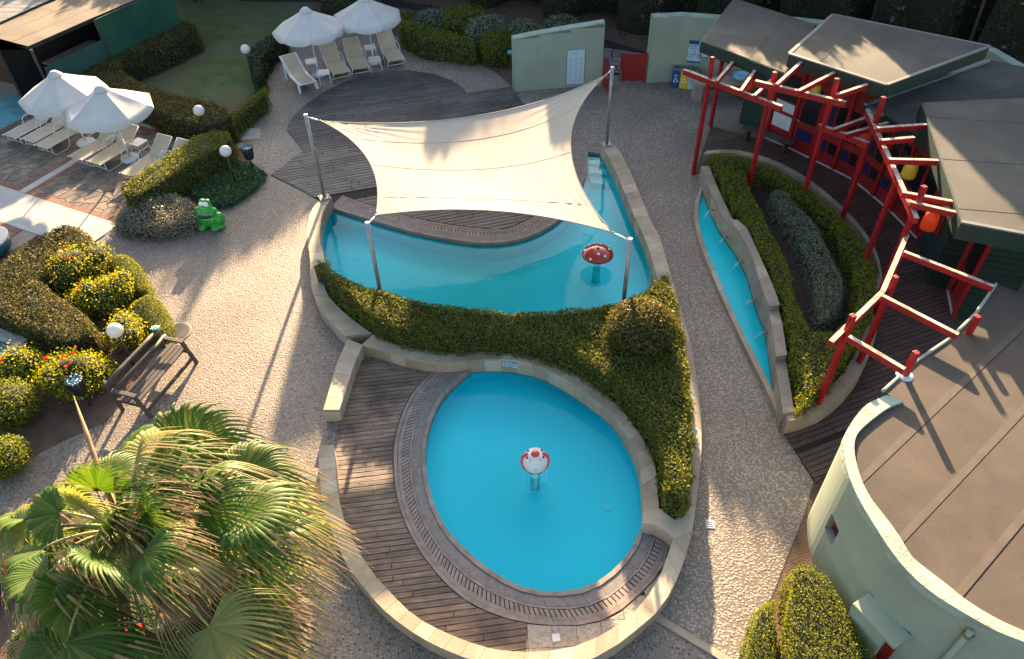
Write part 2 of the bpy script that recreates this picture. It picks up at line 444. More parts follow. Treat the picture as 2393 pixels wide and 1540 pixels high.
mat['flaggrout'] = M('flag_grout', (0.26, 0.215, 0.17), (0.33, 0.28, 0.225), 6, rough=0.9)
mat['path'] = M('crazy_path', (0.15, 0.13, 0.12), (0.25, 0.22, 0.2), 3, rough=0.8, bump=0.4, rnd=0.2)
mat['concrete'] = M('concrete', (0.30, 0.27, 0.25), (0.38, 0.35, 0.32), 3, rough=0.85, bump=0.2)
mat['green_wall'] = M('pale_green_render', (0.255, 0.295, 0.216), (0.29, 0.33, 0.246), 1.2, rough=0.8, bump=0.12, bscale=40, stain=(0.238, 0.268, 0.202), sscale=0.7)
mat['green_cap'] = M('pale_green_cap', (0.276, 0.34, 0.258), (0.34, 0.396, 0.313), 3, rough=0.8, bump=0.7, bscale=14, stain=(0.221, 0.258, 0.202), sscale=2.4)
mat['bitumen'] = M('roof_felt', (0.0616, 0.0448, 0.0319), (0.0896, 0.0672, 0.0493), 1.1, rough=0.88, bump=0.35, bscale=110, rnd=0.07, stain=(0.0532, 0.0414, 0.0325), sscale=0.8)
mat['bitumen_grey'] = M('roof_felt_grey', (0.0576, 0.0554, 0.0475), (0.085, 0.0806, 0.0684), 1.1, rough=0.88, bump=0.35, bscale=110, rnd=0.06, stain=(0.0504, 0.0468, 0.0403), sscale=0.6)
mat['felt_tan'] = M('roof_felt_tan', (0.125, 0.094, 0.062), (0.165, 0.125, 0.085), 1.1, rough=0.88, bump=0.3, bscale=110, rnd=0.10, stain=(0.10, 0.075, 0.052), sscale=0.8)
mat['fascia'] = M('dark_green_paint', (0.007, 0.024, 0.016), (0.012, 0.036, 0.024), 4, rough=0.55, bump=0.1)
mat['clad'] = M('green_boards', (0.006, 0.023, 0.016), (0.011, 0.036, 0.024), 5, rough=0.6, rnd=0.2)
mat['red'] = M('red_paint', (0.26, 0.008, 0.009), (0.33, 0.013, 0.013), 5, rough=0.42, bump=0.12, bscale=30, rnd=0.1)
mat['redwall'] = M('red_wall_paint', (0.21, 0.007, 0.008), (0.27, 0.011, 0.011), 3, rough=0.5, rnd=0.06)
mat['worn'] = M('bleached_wood', (0.374, 0.306, 0.238), (0.493, 0.425, 0.348), 5, rough=0.8, bump=0.3, stain=(0.255, 0.119, 0.085), sscale=6)
mat['glassd'] = M('dark_pane', (0.012, 0.012, 0.015), rough=0.08, spec=0.6)
mat['navy'] = M('navy_panel', (0.008, 0.012, 0.06), (0.012, 0.018, 0.08), 4, rough=0.35)
mat['whitep'] = M('white_panel', (0.496, 0.528, 0.544), (0.56, 0.584, 0.592), 3, rough=0.4)
mat['sail'] = M('sail_cloth', (0.414, 0.357, 0.286), (0.457, 0.399, 0.325), 1.2, rough=0.85, bump=0.25, bscale=3.5, trans=0.22)
mat['seam'] = M('sail_seam', (0.47, 0.40, 0.315), rough=0.9)
mat['canvas'] = M('parasol_canvas', (0.448, 0.432, 0.416), (0.496, 0.48, 0.456), 2.0, rough=0.85, bump=0.2, bscale=5, trans=0.06)
mat['steel'] = M('galvanised_steel', (0.24, 0.24, 0.225), (0.33, 0.33, 0.31), 6, rough=0.5, metal=0.5)
mat['whitemetal'] = M('white_metal', (0.595, 0.586, 0.561), (0.646, 0.637, 0.612), 4, rough=0.4)
mat['sling'] = M('beige_sling', (0.46, 0.37, 0.26), (0.53, 0.43, 0.31), 3, rough=0.8, bump=0.3, bscale=90)
mat['plastic'] = M('white_plastic', (0.612, 0.62, 0.612), (0.663, 0.663, 0.654), 3, rough=0.35)
mat['opal'] = M('opal_globe', (0.68, 0.671, 0.646), (0.714, 0.705, 0.68), 3, rough=0.25, trans=0.25)
mat['black'] = M('black_paint', (0.012, 0.012, 0.013), (0.022, 0.021, 0.02), 5, rough=0.5)
mat['bag'] = M('blue_bag', (0.07, 0.175, 0.238), (0.14, 0.252, 0.308), 9, rough=0.3, bump=0.8, bscale=16)
mat['benchwood'] = M('bench_wood', (0.045, 0.032, 0.026), (0.095, 0.07, 0.056), 3, rough=0.6, bump=0.3, bscale=12, rnd=0.2, stretch=(0.6, 0.08, 1), ang=R(40))
mat['frog'] = M('frog_green', (0.015, 0.24, 0.02), (0.03, 0.33, 0.035), 3, rough=0.38, coat=0.3, bump=0.05)
mat['white'] = M('white_gloss', (0.80, 0.80, 0.79), rough=0.3)
mat['mushroom'] = M('mushroom_red', (0.33, 0.012, 0.010), (0.40, 0.03, 0.02), 4, rough=0.22, coat=0.5)
mat['orange'] = M('orange_shade', (0.80, 0.09, 0.015), rough=0.4, trans=0.35)
mat['yellow'] = M('yellow_shade', (0.72, 0.58, 0.05), rough=0.4, trans=0.3)
mat['clownred'] = M('clown_red', (0.62, 0.03, 0.02), rough=0.25, coat=0.4)
mat['brass'] = M('tarnished_ring', (0.24, 0.17, 0.05), (0.16, 0.13, 0.06), 30, rough=0.6)
mat['binblue'] = M('bin_blue', (0.015, 0.055, 0.17), rough=0.4)
mat['binyel'] = M('bin_yellow', (0.66, 0.42, 0.02), rough=0.4)
mat['bingrey'] = M('bin_top', (0.13, 0.13, 0.12), (0.18, 0.18, 0.17), 5, rough=0.5)
mat['ink'] = M('ink_grey', (0.16, 0.20, 0.26), rough=0.6)
mat['inkpale'] = M('ink_pale', (0.26, 0.33, 0.40), rough=0.6)
mat['laps'] = M('felt_lap', (0.075, 0.058, 0.043), (0.10, 0.078, 0.058), 3, rough=0.9, bump=0.3, bscale=90)
mat['inkblue'] = M('ink_blue', (0.02, 0.10, 0.30), rough=0.5)
mat['signblue'] = M('sign_pale_blue', (0.42, 0.525, 0.585), rough=0.5)
mat['basin'] = M('basin_blue', (0.20, 0.45, 0.58), (0.28, 0.55, 0.66), 4, rough=0.3)
mat['stone_counter'] = M('stone_counter', (0.27, 0.21, 0.17), (0.35, 0.28, 0.23), 4, rough=0.6)
mat['iron'] = M('cast_iron', (0.13, 0.115, 0.10), (0.19, 0.17, 0.15), 20, rough=0.6, metal=0.3)
mat['bark'] = M('bark', (0.075, 0.055, 0.04), (0.13, 0.10, 0.075), 6, rough=0.9, bump=0.8)
mat['reed'] = M('reed_roof', (0.14, 0.135, 0.13), (0.25, 0.24, 0.23), 3, rough=0.9, bump=0.6, stretch=(1.2, 0.05, 1), ang=R(-12), rnd=0.3)
mat['tarp'] = M('green_canvas', (0.010, 0.065, 0.042), (0.016, 0.095, 0.06), 0.9, rough=0.6, bump=0.15, trans=0.12)
mat['tarpdark'] = M('dark_green_canvas', (0.012, 0.05, 0.045), (0.02, 0.075, 0.065), 0.9, rough=0.6)
mat['teal'] = M('teal_shell', (0.005, 0.10, 0.14), rough=0.35)
mat['cream'] = M('cream_rim', (0.55, 0.50, 0.42), rough=0.5)
mat['petiole'] = M('palm_stalk', (0.22, 0.24, 0.06), (0.32, 0.27, 0.09), 4, rough=0.5)
mat['dry'] = M('dry_frond', (0.24, 0.15, 0.065), (0.36, 0.25, 0.13), 5, rough=0.8, trans=0.35)

lf = {}
lf['hedge'] = leafmat('hedge_leaf', (0.058, 0.088, 0.013), (0.108, 0.138, 0.018), (0.20, 0.205, 0.028), 0.36, rough=0.6, spec=0.22)
lf['hedge_yel'] = leafmat('yellow_green_leaf', (0.07, 0.11, 0.012), (0.13, 0.168, 0.018), (0.22, 0.23, 0.025), 0.38, rough=0.6, spec=0.22)
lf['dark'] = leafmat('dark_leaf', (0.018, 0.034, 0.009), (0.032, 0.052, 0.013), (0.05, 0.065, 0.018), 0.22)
lf['brownish'] = leafmat('bronze_hedge_leaf', (0.045, 0.052, 0.014), (0.085, 0.085, 0.022), (0.15, 0.125, 0.036), 0.3, rough=0.6, spec=0.22)
lf['grey'] = leafmat('grey_leaf', (0.10, 0.135, 0.085), (0.165, 0.195, 0.13), (0.25, 0.26, 0.18), 0.28, rough=0.65, spec=0.2, tcol=(1.4, 1.3, 0.8))
lf['silver'] = leafmat('silver_leaf', (0.17, 0.16, 0.115), (0.26, 0.24, 0.175), (0.36, 0.32, 0.22), 0.25, tcol=(1.3, 1.2, 0.9))
lf['hibiscus'] = leafmat('hibiscus_leaf', (0.13, 0.18, 0.010), (0.25, 0.28, 0.012), (0.40, 0.38, 0.025), 0.42, rough=0.6, spec=0.2)
lf['cover'] = leafmat('ground_cover_leaf', (0.03, 0.085, 0.03), (0.055, 0.13, 0.05), (0.09, 0.16, 0.07), 0.3)
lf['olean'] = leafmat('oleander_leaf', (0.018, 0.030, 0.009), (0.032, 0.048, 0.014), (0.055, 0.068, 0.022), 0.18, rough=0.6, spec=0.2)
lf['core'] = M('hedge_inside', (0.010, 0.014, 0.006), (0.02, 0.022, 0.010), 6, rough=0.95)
lf['redflower'] = leafmat('red_petal', (0.62, 0.012, 0.008), (0.72, 0.03, 0.01), None, 0.3, tcol=(1, 1, 1))
lf['orangeflower'] = leafmat('orange_petal', (0.72, 0.26, 0.01), (0.85, 0.42, 0.02), None, 0.3, tcol=(1, 1, 1))
lf['pinkflower'] = leafmat('pink_petal', (0.30, 0.06, 0.13), (0.38, 0.11, 0.18), None, 0.3, tcol=(1, 1, 1))
lf['palm'] = leafmat('palm_blade', (0.034, 0.085, 0.009), (0.064, 0.128, 0.014), (0.13, 0.165, 0.032), 0.36, rough=0.52, spec=0.28, tcol=(1.5, 1.45, 0.4))
lf['palmtip'] = leafmat('palm_tip', (0.16, 0.20, 0.04), (0.30, 0.27, 0.08), None, 0.35, tcol=(1.3, 1.2, 0.6))

# ------------------------------------------------------------------ foliage
def _inside(pts, poly):
    x, y = pts[:, 0], pts[:, 1]; c = np.zeros(len(pts), bool); n = len(poly)
    for i in range(n):
        a, b = poly[i], poly[(i + 1) % n]
        cond = (a.y > y) != (b.y > y)
        xs = (b.x - a.x) * (y - a.y) / (b.y - a.y + 1e-12) + a.x
        c ^= cond & (x < xs)
    return c

def _edge_dist(pts, poly):
    d = np.full(len(pts), 1e9); n = len(poly)
    for i in range(n):
        a = np.array(poly[i][:2]); b = np.array(poly[(i + 1) % n][:2]); e = b - a; l2 = e @ e + 1e-12
        t = np.clip(((pts - a) @ e) / l2, 0, 1)
        d = np.minimum(d, np.linalg.norm(pts - (a + t[:, None] * e), axis=1))
    return d

def leaf_object(name, pos, nrm, size, mtl, parent, spread=0.9, aspect=0.5):
    """one folded four-sided leaf at every position"""
    n = len(pos)
    nv = nrm + RNG.normal(0, spread, (n, 3)); nv /= np.linalg.norm(nv, axis=1)[:, None] + 1e-9
    r = RNG.normal(0, 1, (n, 3)); t = np.cross(nv, r); t /= np.linalg.norm(t, axis=1)[:, None] + 1e-9
    b = np.cross(nv, t)
    s = size * RNG.uniform(0.65, 1.35, n)[:, None]
    v = np.empty((n, 4, 3))
    v[:, 0] = pos - t * s * 0.5; v[:, 2] = pos + t * s * 0.5
    v[:, 1] = pos + b * s * aspect * 0.5 + nv * s * 0.10; v[:, 3] = pos - b * s * aspect * 0.5 + nv * s * 0.10
    me = bpy.data.meshes.new(name)
    off = Vector((0, 0, 0)); q = parent
    while q is not None: off += q.location; q = q.parent
    v -= np.array(off)
    me.vertices.add(n * 4); me.vertices.foreach_set('co', v.reshape(-1))
    me.loops.add(n * 4); me.loops.foreach_set('vertex_index', np.arange(n * 4, dtype=np.int32))
    me.polygons.add(n); me.polygons.foreach_set('loop_start', np.arange(0, n * 4, 4, dtype=np.int32))
    me.polygons.foreach_set('loop_total', np.full(n, 4, np.int32))
    me.materials.append(mtl); me.update(calc_edges=True)
    return stuff(link(name, me, parent))

def lump(p, k=1.3, a=0.06):
    """gentle uneven growth"""
    return a * (np.sin(p[:, 0] * k * 2.1 + 1.3) * np.cos(p[:, 1] * k * 1.7) + 0.6 * np.sin(p[:, 0] * k * 5.3 + p[:, 1] * k * 4.1))

def hedge(name, label, cat, poly, z0, z1, mtl, dens=900, leaf=0.06, rnd=0.12, group=None, rough=0.035, core=True, ang=None, sprigs=0.0, lumpa=0.03, taper=0.05):
    """clipped hedge over a plan outline: dark inside and a skin of leaves over top and sides"""
    poly = [Vector((q.x, q.y, 0)) for q in poly]
    if area2(poly) < 0: poly = poly[::-1]
    cx = sum(q.x for q in poly) / len(poly); cy = sum(q.y for q in poly) / len(poly)
    root = thing(name, label, cat, (cx, cy, z0), group=group)
    A = abs(area2(poly)); nt = int(A * dens)
    xs = [q.x for q in poly]; ys = [q.y for q in poly]
    pt = np.empty((0, 2))
    while len(pt) < nt:
        c = RNG.uniform((min(xs), min(ys)), (max(xs), max(ys)), (nt * 2, 2)); pt = np.vstack([pt, c[_inside(c, poly)]])
    pt = pt[:nt]; ed = _edge_dist(pt, poly)
    drop = rnd * np.clip(1 - ed / (rnd * 1.6), 0, 1) ** 2
    top = np.column_stack([pt, z1 - drop + lump(pt, a=lumpa) + RNG.normal(0, rough, nt)])
    ntop = np.tile([0, 0, 1.0], (nt, 1))
    if sprigs:
        k = RNG.random(nt) < sprigs; top[k, 2] += RNG.uniform(0.03, 0.14, k.sum())
    ss = []; sn = []
    for a, b in zip(poly, poly[1:] + poly[:1]):
        L = math.hypot(b.x - a.x, b.y - a.y); ns = int(L * (z1 - z0) * dens * 1.05)
        if ns < 1 or L < 1e-5: continue
        t = RNG.random(ns); h = RNG.random(ns) ** 0.9
        nx, ny = (b.y - a.y) / L, -(b.x - a.x) / L
        off = RNG.normal(0, rough, ns) - taper * h - rnd * 0.6 * np.clip((h - 0.8) / 0.2, 0, 1) ** 2 + 0.04 * np.sin(t * L * 5.1 + h * 4)
        x = a.x + (b.x - a.x) * t + nx * off; y = a.y + (b.y - a.y) * t + ny * off
        ss.append(np.column_stack([x, y, z0 + (z1 - z0) * h - 0.03])); sn.append(np.tile([nx, ny, 0.25], (ns, 1)))
    pos = np.vstack([top] + ss); nr = np.vstack([ntop] + sn)
    leaf_object('foliage', pos, nr, leaf, mtl, root)
    if core:
        ip = inset(poly, 0.07)
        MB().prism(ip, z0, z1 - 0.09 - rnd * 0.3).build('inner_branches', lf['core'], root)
    return root

def bush(name, label, cat, c, rx, ry, h, mtl, n=5000, leaf=0.06, group=None, loose=0.12, lobes=0, flowers=None, nf=0, fsize=0.11, box=2.0, z0=0.0):
    """rounded or loose shrub; lobes > 0 makes it of several clumps; box > 2 squares it off"""
    root = thing(name, label, cat, (c[0], c[1], z0), group=group)
    cl = [(0, 0, 0.5, 1.0)] if not lobes else []
    for k in range(lobes):
        a = 2 * math.pi * k / lobes + random.uniform(-0.4, 0.4); r = random.uniform(0.35, 0.72)
        cl.append((math.cos(a) * r, math.sin(a) * r, random.uniform(0.36, 0.62), random.uniform(0.38, 0.55)))
    if lobes: cl.append((0, 0, 0.62, 0.6))
    pos = []; nr = []; core = MB()
    per = int(n / len(cl))
    for (x, y, z, s) in cl:
        d = RNG.normal(0, 1, (per, 3)); d /= np.linalg.norm(d, axis=1)[:, None]
        if box > 2: d = d / (np.abs(d) ** box).sum(1)[:, None] ** (1 / box)
        k = (1 + RNG.normal(0, loose, per) - np.abs(RNG.normal(0, 0.10, per)))[:, None]
        p = d * k * np.array([rx * s, ry * s, h * (0.5 if not lobes else 0.5 * s * 1.2)])
        p += np.array([c[0] + x * rx, c[1] + y * ry, z0 + h * z])
        keep = p[:, 2] > z0 + 0.02
        pos.append(p[keep]); nr.append(d[keep])
        core.ball((c[0] + x * rx, c[1] + y * ry, z0 + h * z), 1, 14, 8, rx * s * 0.82, ry * s * 0.82, h * (0.41 if not lobes else 0.5 * s))
    pos = np.vstack(pos); nr = np.vstack(nr)
    leaf_object('foliage', pos, nr, leaf, mtl, root, spread=0.8)
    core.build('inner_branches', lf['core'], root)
    mb = MB()
    for k in range(4):
        a = k * 1.6 + 0.4
        mb.tube([(c[0], c[1], z0 - 0.02), (c[0] + rx * 0.2 * math.cos(a), c[1] + ry * 0.2 * math.sin(a), z0 + h * 0.3), (c[0] + rx * 0.4 * math.cos(a), c[1] + ry * 0.4 * math.sin(a), z0 + h * 0.55)], [0.025, 0.018, 0.01], 6)
    mb.build('stems', mat['bark'], root)
    if nf:
        top = np.argsort(-(pos[:, 2] + RNG.normal(0, 0.2 * h, len(pos))))[:nf * 3]
        idx = RNG.choice(top, nf, replace=False)
        for i in idx:
            q = pos[i] + nr[i] * 0.05
            cen = np.repeat(q[None], 6, 0) + RNG.normal(0, fsize * 0.22, (6, 3))
            fl = leaf_object('flower', cen, np.tile([0, -0.3, 1.0], (6, 1)), fsize * 0.8, flowers, root, 0.6, 0.9)
            del fl['kind']
    return root

# ------------------------------------------------------------------ ground, pools
WT = 0.36                                               # top of the low limestone walls
HB = [(742, 612), (765, 625), (800, 640), (835, 655), (880, 670), (950, 690), (1030, 708), (1100, 717), (1200, 724), (1300, 722), (1380, 714), (1450, 697), (1500, 678), (1530, 655), (1548, 634)]
HEDGE_BACK = PP(HB, 1.0)
UPW = -0.06                                             # water level, large pool
back = [Vector((q.x, q.y + 0.22, UPW)) for q in HEDGE_BACK]
up_right = PP([(1408, 362), (1424, 392), (1442, 425), (1460, 462), (1478, 498), (1497, 535), (1512, 575), (1521, 607)], UPW)
up_left = PP([(758, 592), (749, 570), (746, 545), (752, 512), (773, 485)], UPW)
cop_in = smooth(PP([(773, 485), (815, 499), (861, 513), (938, 536), (997, 550), (1062, 562), (1126, 569), (1199, 564), (1253, 546), (1297, 520), (1335, 482), (1358, 435), (1368, 395), (1371, 354)], 0), 5)
cop_out = smooth(PP([(800, 460), (836, 473), (874, 485), (974, 514), (1030, 525), (1108, 536), (1163, 540), (1192, 535), (1239, 515), (1275, 488), (1303, 452), (1320, 410), (1328, 375), (1331, 343)], 0), 5)
UP = [Vector((q.x, q.y, UPW)) for q in cop_in[:-1]] + [P(1371, 356, UPW)] + smooth(up_right, 3)[:-1] + back[::-1][1:-1] + smooth(up_left, 4)
LPW = -0.06
lp_wall = PP([(1098, 867), (1150, 861), (1200, 861), (1250, 868), (1300, 885), (1350, 915), (1400, 955), (1440, 1000), (1475, 1060), (1495, 1120), (1502, 1170), (1501, 1215), (1498, 1242)], LPW)
lp_in = smooth(PP([(1497, 1243), (1485, 1275), (1460, 1312), (1420, 1350), (1375, 1377), (1320, 1388), (1250, 1386), (1195, 1368), (1140, 1335), (1085, 1290), (1040, 1240), (1010, 1180), (995, 1120), (990, 1060), (1000, 1000), (1025, 940), (1060, 900), (1096, 868)], 0), 5)
lp_out = smooth(PP([(1564, 1274), (1559, 1304), (1529, 1354), (1486, 1397), (1446, 1430), (1403, 1452), (1346, 1463), (1263, 1461), (1196, 1450), (1165, 1440), (1108, 1417), (1065, 1387), (1028, 1350), (988, 1300), (951, 1234), (931, 1177), (923, 1127), (920, 1060), (925, 1022), (941, 967), (965, 920), (1011, 870)], 0), 4)
LP = [Vector((q.x, q.y, LPW)) for q in lp_in[:-1]] + smooth(lp_wall, 3)[:-1]

G = 160
gnd = [Vector((-G, -20, 0)), Vector((G, -20, 0)), Vector((G, 2 * G, 0)), Vector((-G, 2 * G, 0))]
struct(MB().sheet(gnd, 0.0, [UP, LP]).build('ground', mat['soil']))

plaza_px = [(232, 545), (262, 538), (300, 540), (360, 545), (420, 535), (460, 515), (490, 490), (530, 478), (570, 462), (605, 435), (626, 410), (604, 395), (572, 362), (548, 330), (545, 305), (556, 280), (590, 250), (618, 228), (634, 214), (622, 190), (606, 165), (612, 142), (632, 116), (670, 90), (740, 60), (810, 48), (880, 62), (925, 85), (958, 98), (985, 125), (1060, 130), (1110, 146), (1160, 172), (1192, 200), (1200, 213), (1300, 206), (1405, 200), (1410, 170), (1510, 178), (1510, 192), (1640, 205), (1760, 230), (1830, 300), (1850, 700), (1850, 1050), (1900, 1128), (1880, 1200), (1812, 1375), (1772, 1470), (1745, 1560), (1700, 1800), (-300, 1800), (-300, 1050), (0, 900), (200, 700), (226, 570)]
struct(MB().sheet(PP(plaza_px), 0.006, [UP, LP]).build('plaza', mat['peb_dark']))
path_px = [(1200, 213), (1410, 176), (1505, 182), (1640, 208), (1760, 235), (1700, 300), (1640, 410), (1645, 470), (1650, 570), (1680, 642), (1720, 742), (1760, 826), (1805, 925), (1830, 1012), (1900, 1128), (1876, 1205), (1812, 1370), (1772, 1465), (1745, 1545), (1690, 1545), (1530, 1438), (1570, 1370), (1620, 1230), (1640, 1100), (1640, 1000), (1625, 850), (1600, 760), (1553, 620), (1520, 520), (1450, 360), (1418, 333), (1380, 336), (1225, 243)]
struct(MB().sheet(PP(path_px), 0.011).build('path', mat['peb_light']))
# upper plaza round the sun beds is the paler paving as well
up_px = [(633, 412), (604, 395), (572, 362), (548, 330), (545, 305), (556, 280), (590, 250), (618, 228), (634, 214), (622, 190), (606, 165), (612, 142), (632, 116), (670, 90), (740, 60), (810, 48), (880, 62), (925, 85), (958, 98), (985, 125), (1060, 130), (1110, 146), (1160, 172), (1192, 200), (1196, 206), (1090, 224), (1060, 198), (958, 172), (848, 184), (748, 226), (680, 285), (690, 330), (712, 356)]
struct(MB().sheet(PP(up_px), 0.010).build('sun_bed_terrace', mat['peb_light']))
struct(MB().beam(P(1526, 1438, 0.01), P(1720, 1556, 0.01), 0.13, 0.05).build('kerb_strip', mat['lime']))

def basin(name, outline, wl, depth, wmat, dome=0.0):
    """painted tank with a sheet of water"""
    mb = MB(); n = len(outline)
    if area2(outline) < 0: outline = outline[::-1]
    vs = [(q.x, q.y, 0.0) for q in outline] + [(q.x, q.y, wl - depth) for q in outline]
    mb.add(vs, [(i, n + i, n + (i + 1) % n, (i + 1) % n) for i in range(n)])
    mb.sheet([Vector((q.x, q.y, 0)) for q in outline], wl - depth)
    b = struct(mb.build(name, mat['pool']))
    w = struct(MB().sheet(outline, wl).build('pool_water', wmat))
    return b, w
up_basin, up_water = basin('pool_basin', UP, UPW, 0.55, mat['water'])
lp_basin, lp_water = basin('pool_basin', LP, LPW, 0.40, mat['water'])
for k, (pts, z) in enumerate([([(1371, 357), (1406, 361), (1420, 384), (1373, 381)], -0.17), ([(1373, 381), (1420, 384), (1433, 408), (1376, 403)], -0.29), ([(1376, 403), (1433, 408), (1446, 432), (1380, 427)], -0.42)]):
    MB().prism(PP(pts, z), UPW - 0.55, z).build('pool_step', mat['poolstep'], up_basin)
# round wall fittings and floor drains inside the pools
for px, r in (((1083, 889), 0.09), ((1078, 884), 0.05)):
    q = P(px[0], px[1], LPW - 0.2); MB().lathe([(r, 0), (r, 0.02), (r * 0.6, 0.025)], 16, (q.x, q.y, q.z)).build('inlet_ring', mat['whitep'], lp_basin)
for bs, px, z in ((lp_basin, (1420, 1187), LPW - 0.40), (up_basin, (838, 604), UPW - 0.55)):
    q = P(px[0], px[1], z); MB().lathe([(0.09, 0), (0.09, 0.012), (0.07, 0.016)], 18, (q.x, q.y, q.z)).build('floor_drain', mat['poolstep'], bs)

# ------------------------------------------------------------------ pool coping
def coping(name, I, O, n_slab, n_slat):
    I = [Vector((q.x, q.y, 0)) for q in I]; O = [Vector((q.x, q.y, 0)) for q in O]
    N = 120; a = resample(I, N); b = resample(O, N); mb = MB()
    for k in range(N):
        mb.prism([a[k], a[k + 1], b[k + 1], b[k]], -0.05, 0.012)
    base = struct(mb.build(name, mat['joint']))
    ribbon(I, O, -0.06, 0.09, n_slab, -0.1, 0.050, 'rim_stone', mat['copstone'], base, 0.004)
    ribbon(I, O, 0.10, 0.42, n_slab, 0.0, 0.030, 'coping_slab', mat['copgrey'], base, 0.004, 0.001)
    ribbon(I, O, 0.43, 0.50, n_slab, 0.0, 0.034, 'edging_bar', mat['copstone'], base, 0.004)
    ribbon(I, O, 0.51, 0.74, n_slat, 0.0, 0.030, 'drain_slat', mat['copstone'], base, 0.022, 0.002)
    ribbon(I, O, 0.75, 0.88, n_slab, 0.0, 0.034, 'edging_bar', mat['copstone'], base, 0.004)
    ribbon(I, O, 0.89, 1.0, n_slab, 0.0, 0.046, 'edging_bar', mat['copstone'], base, 0.004)
    return base
lp_cop = coping('pool_coping', lp_in, lp_out, 26, 112)
up_cop = coping('pool_coping', cop_in, cop_out, 24, 104)
MB().prism(PP([(1331, 343), (1406, 343), (1407, 361), (1371, 356), (1371, 354)]), -0.05, 0.030).build('coping_slab', mat['copgrey'], up_cop)
MB().prism(PP([(1343, 346), (1404, 346), (1405, 352), (1346, 352)]), 0.0, 0.036).build('coping_slab', mat['copstone'], up_cop)

# ------------------------------------------------------------------ decks of single boards
def deck(name, px, ang, width, gap, mts, joint):
    poly = PP(px); base = struct(MB().sheet(poly, 0.014).build(name, mat['joint']))
    strips(poly, ang, width, gap, 0.015, 0.040, 'plank', mts, base, joint)
    return base
up_deck_px = [(633, 410), (709, 355), (690, 330), (671, 307), (675, 287), (698, 260), (748, 222), (798, 197), (848, 178), (898, 168), (958, 167), (1015, 175), (1055, 190), (1075, 203), (1091, 220), (1196, 204), (1218, 240), (1280, 290), (1329, 341), (1326, 375), (1318, 410), (1301, 452), (1273, 487), (1237, 513), (1192, 533), (1163, 538), (1108, 534), (1030, 523), (974, 512), (874, 483), (836, 471), (800, 458), (772, 484), (745, 470), (711, 448)]
deck('sun_deck', up_deck_px, UPA, 0.155, 0.028, [mat['deck_up']], 3.2)
lo_deck_px = [(790, 1000), (796, 975), (812, 920), (830, 862), (848, 842), (885, 848), (931, 866), (1000, 876), (1008, 871), (962, 920), (938, 967), (922, 1022), (917, 1060), (920, 1127), (928, 1177), (948, 1234), (985, 1300), (1025, 1351), (1063, 1389), (1106, 1419), (1163, 1443), (1196, 1453), (1230, 1459), (1228, 1532), (1131, 1532), (1065, 1512), (998, 1484), (951, 1450), (915, 1414), (878, 1374), (845, 1326), (818, 1274), (798, 1214), (787, 1150), (783, 1070), (788, 1030)]
deck('pool_deck', lo_deck_px, LOA, 0.118, 0.015, [mat['deck_lo']], 2.6)
ri_deck_px = [(1660, 297), (1839, 346), (1990, 421), (2078, 495), (2146, 563), (2260, 680), (2400, 760), (2300, 900), (2120, 960), (2010, 1060), (1905, 1128), (1828, 1013), (1845, 950), (1770, 640), (1690, 450), (1650, 400), (1622, 408)]
deck('pergola_deck', ri_deck_px, RIA, 0.125, 0.016, [mat['deck_ri']], 3.0)

# washed concrete slabs beside the small pool
sl = PP([(1231, 1460), (1263, 1463), (1346, 1465), (1403, 1455), (1446, 1434), (1486, 1401), (1529, 1358), (1553, 1330), (1540, 1370), (1493, 1440), (1429, 1494), (1353, 1530), (1229, 1540)])
sb = struct(MB().sheet(sl, 0.013).build('slab_paving', mat['joint']))
bm0 = P(1231, 1460); u = (P(1446, 1450) - bm0).normalized(); v = Vector((-u.y, u.x, 0))
for i in range(-1, 9):
    for j in range(-6, 6):
        c = [bm0 + u * (i * 0.42 + a) + v * (j * 0.42 + b) for a, b in ((0.004, 0.004), (0.416, 0.004), (0.416, 0.416), (0.004, 0.416))]
        bmm = bmesh.new(); f = bmm.faces.new([bmm.verts.new((q.x, q.y, 0)) for q in sl])
        for (o, nn) in ((c[0], -u), (c[1], u), (c[0], -v), (c[3], v)):
            bmesh.ops.bisect_plane(bmm, geom=bmm.verts[:] + bmm.edges[:] + bmm.faces[:], plane_co=o, plane_no=nn, clear_outer=True)
        fs = [f for f in bmm.faces if f.calc_area() > 0.004]
        if fs:
            mb = MB()
            for f in fs:
                lp_ = [q.co.copy() for q in f.verts]
                if area2(lp_) < 0: lp_ = lp_[::-1]
                mb.prism(lp_, 0.01, 0.034 + random.uniform(-0.002, 0.002))
            mb.build('paving_slab', mat['slab'], sb)
        bmm.free()
q = P(1299, 1490, 0.036); t = thing('floor_box', 'small pale square access cover in the paving slabs by the small pool', 'cover', (q.x, q.y, 0.036))
MB().box((q.x, q.y, 0.038), (0.16, 0.16, 0.012), 0.1).build('frame', mat['steel'], t); MB().box((q.x, q.y, 0.043), (0.13, 0.13, 0.012), 0.1).build('lid', mat['whitep'], t, bevel=0.004)

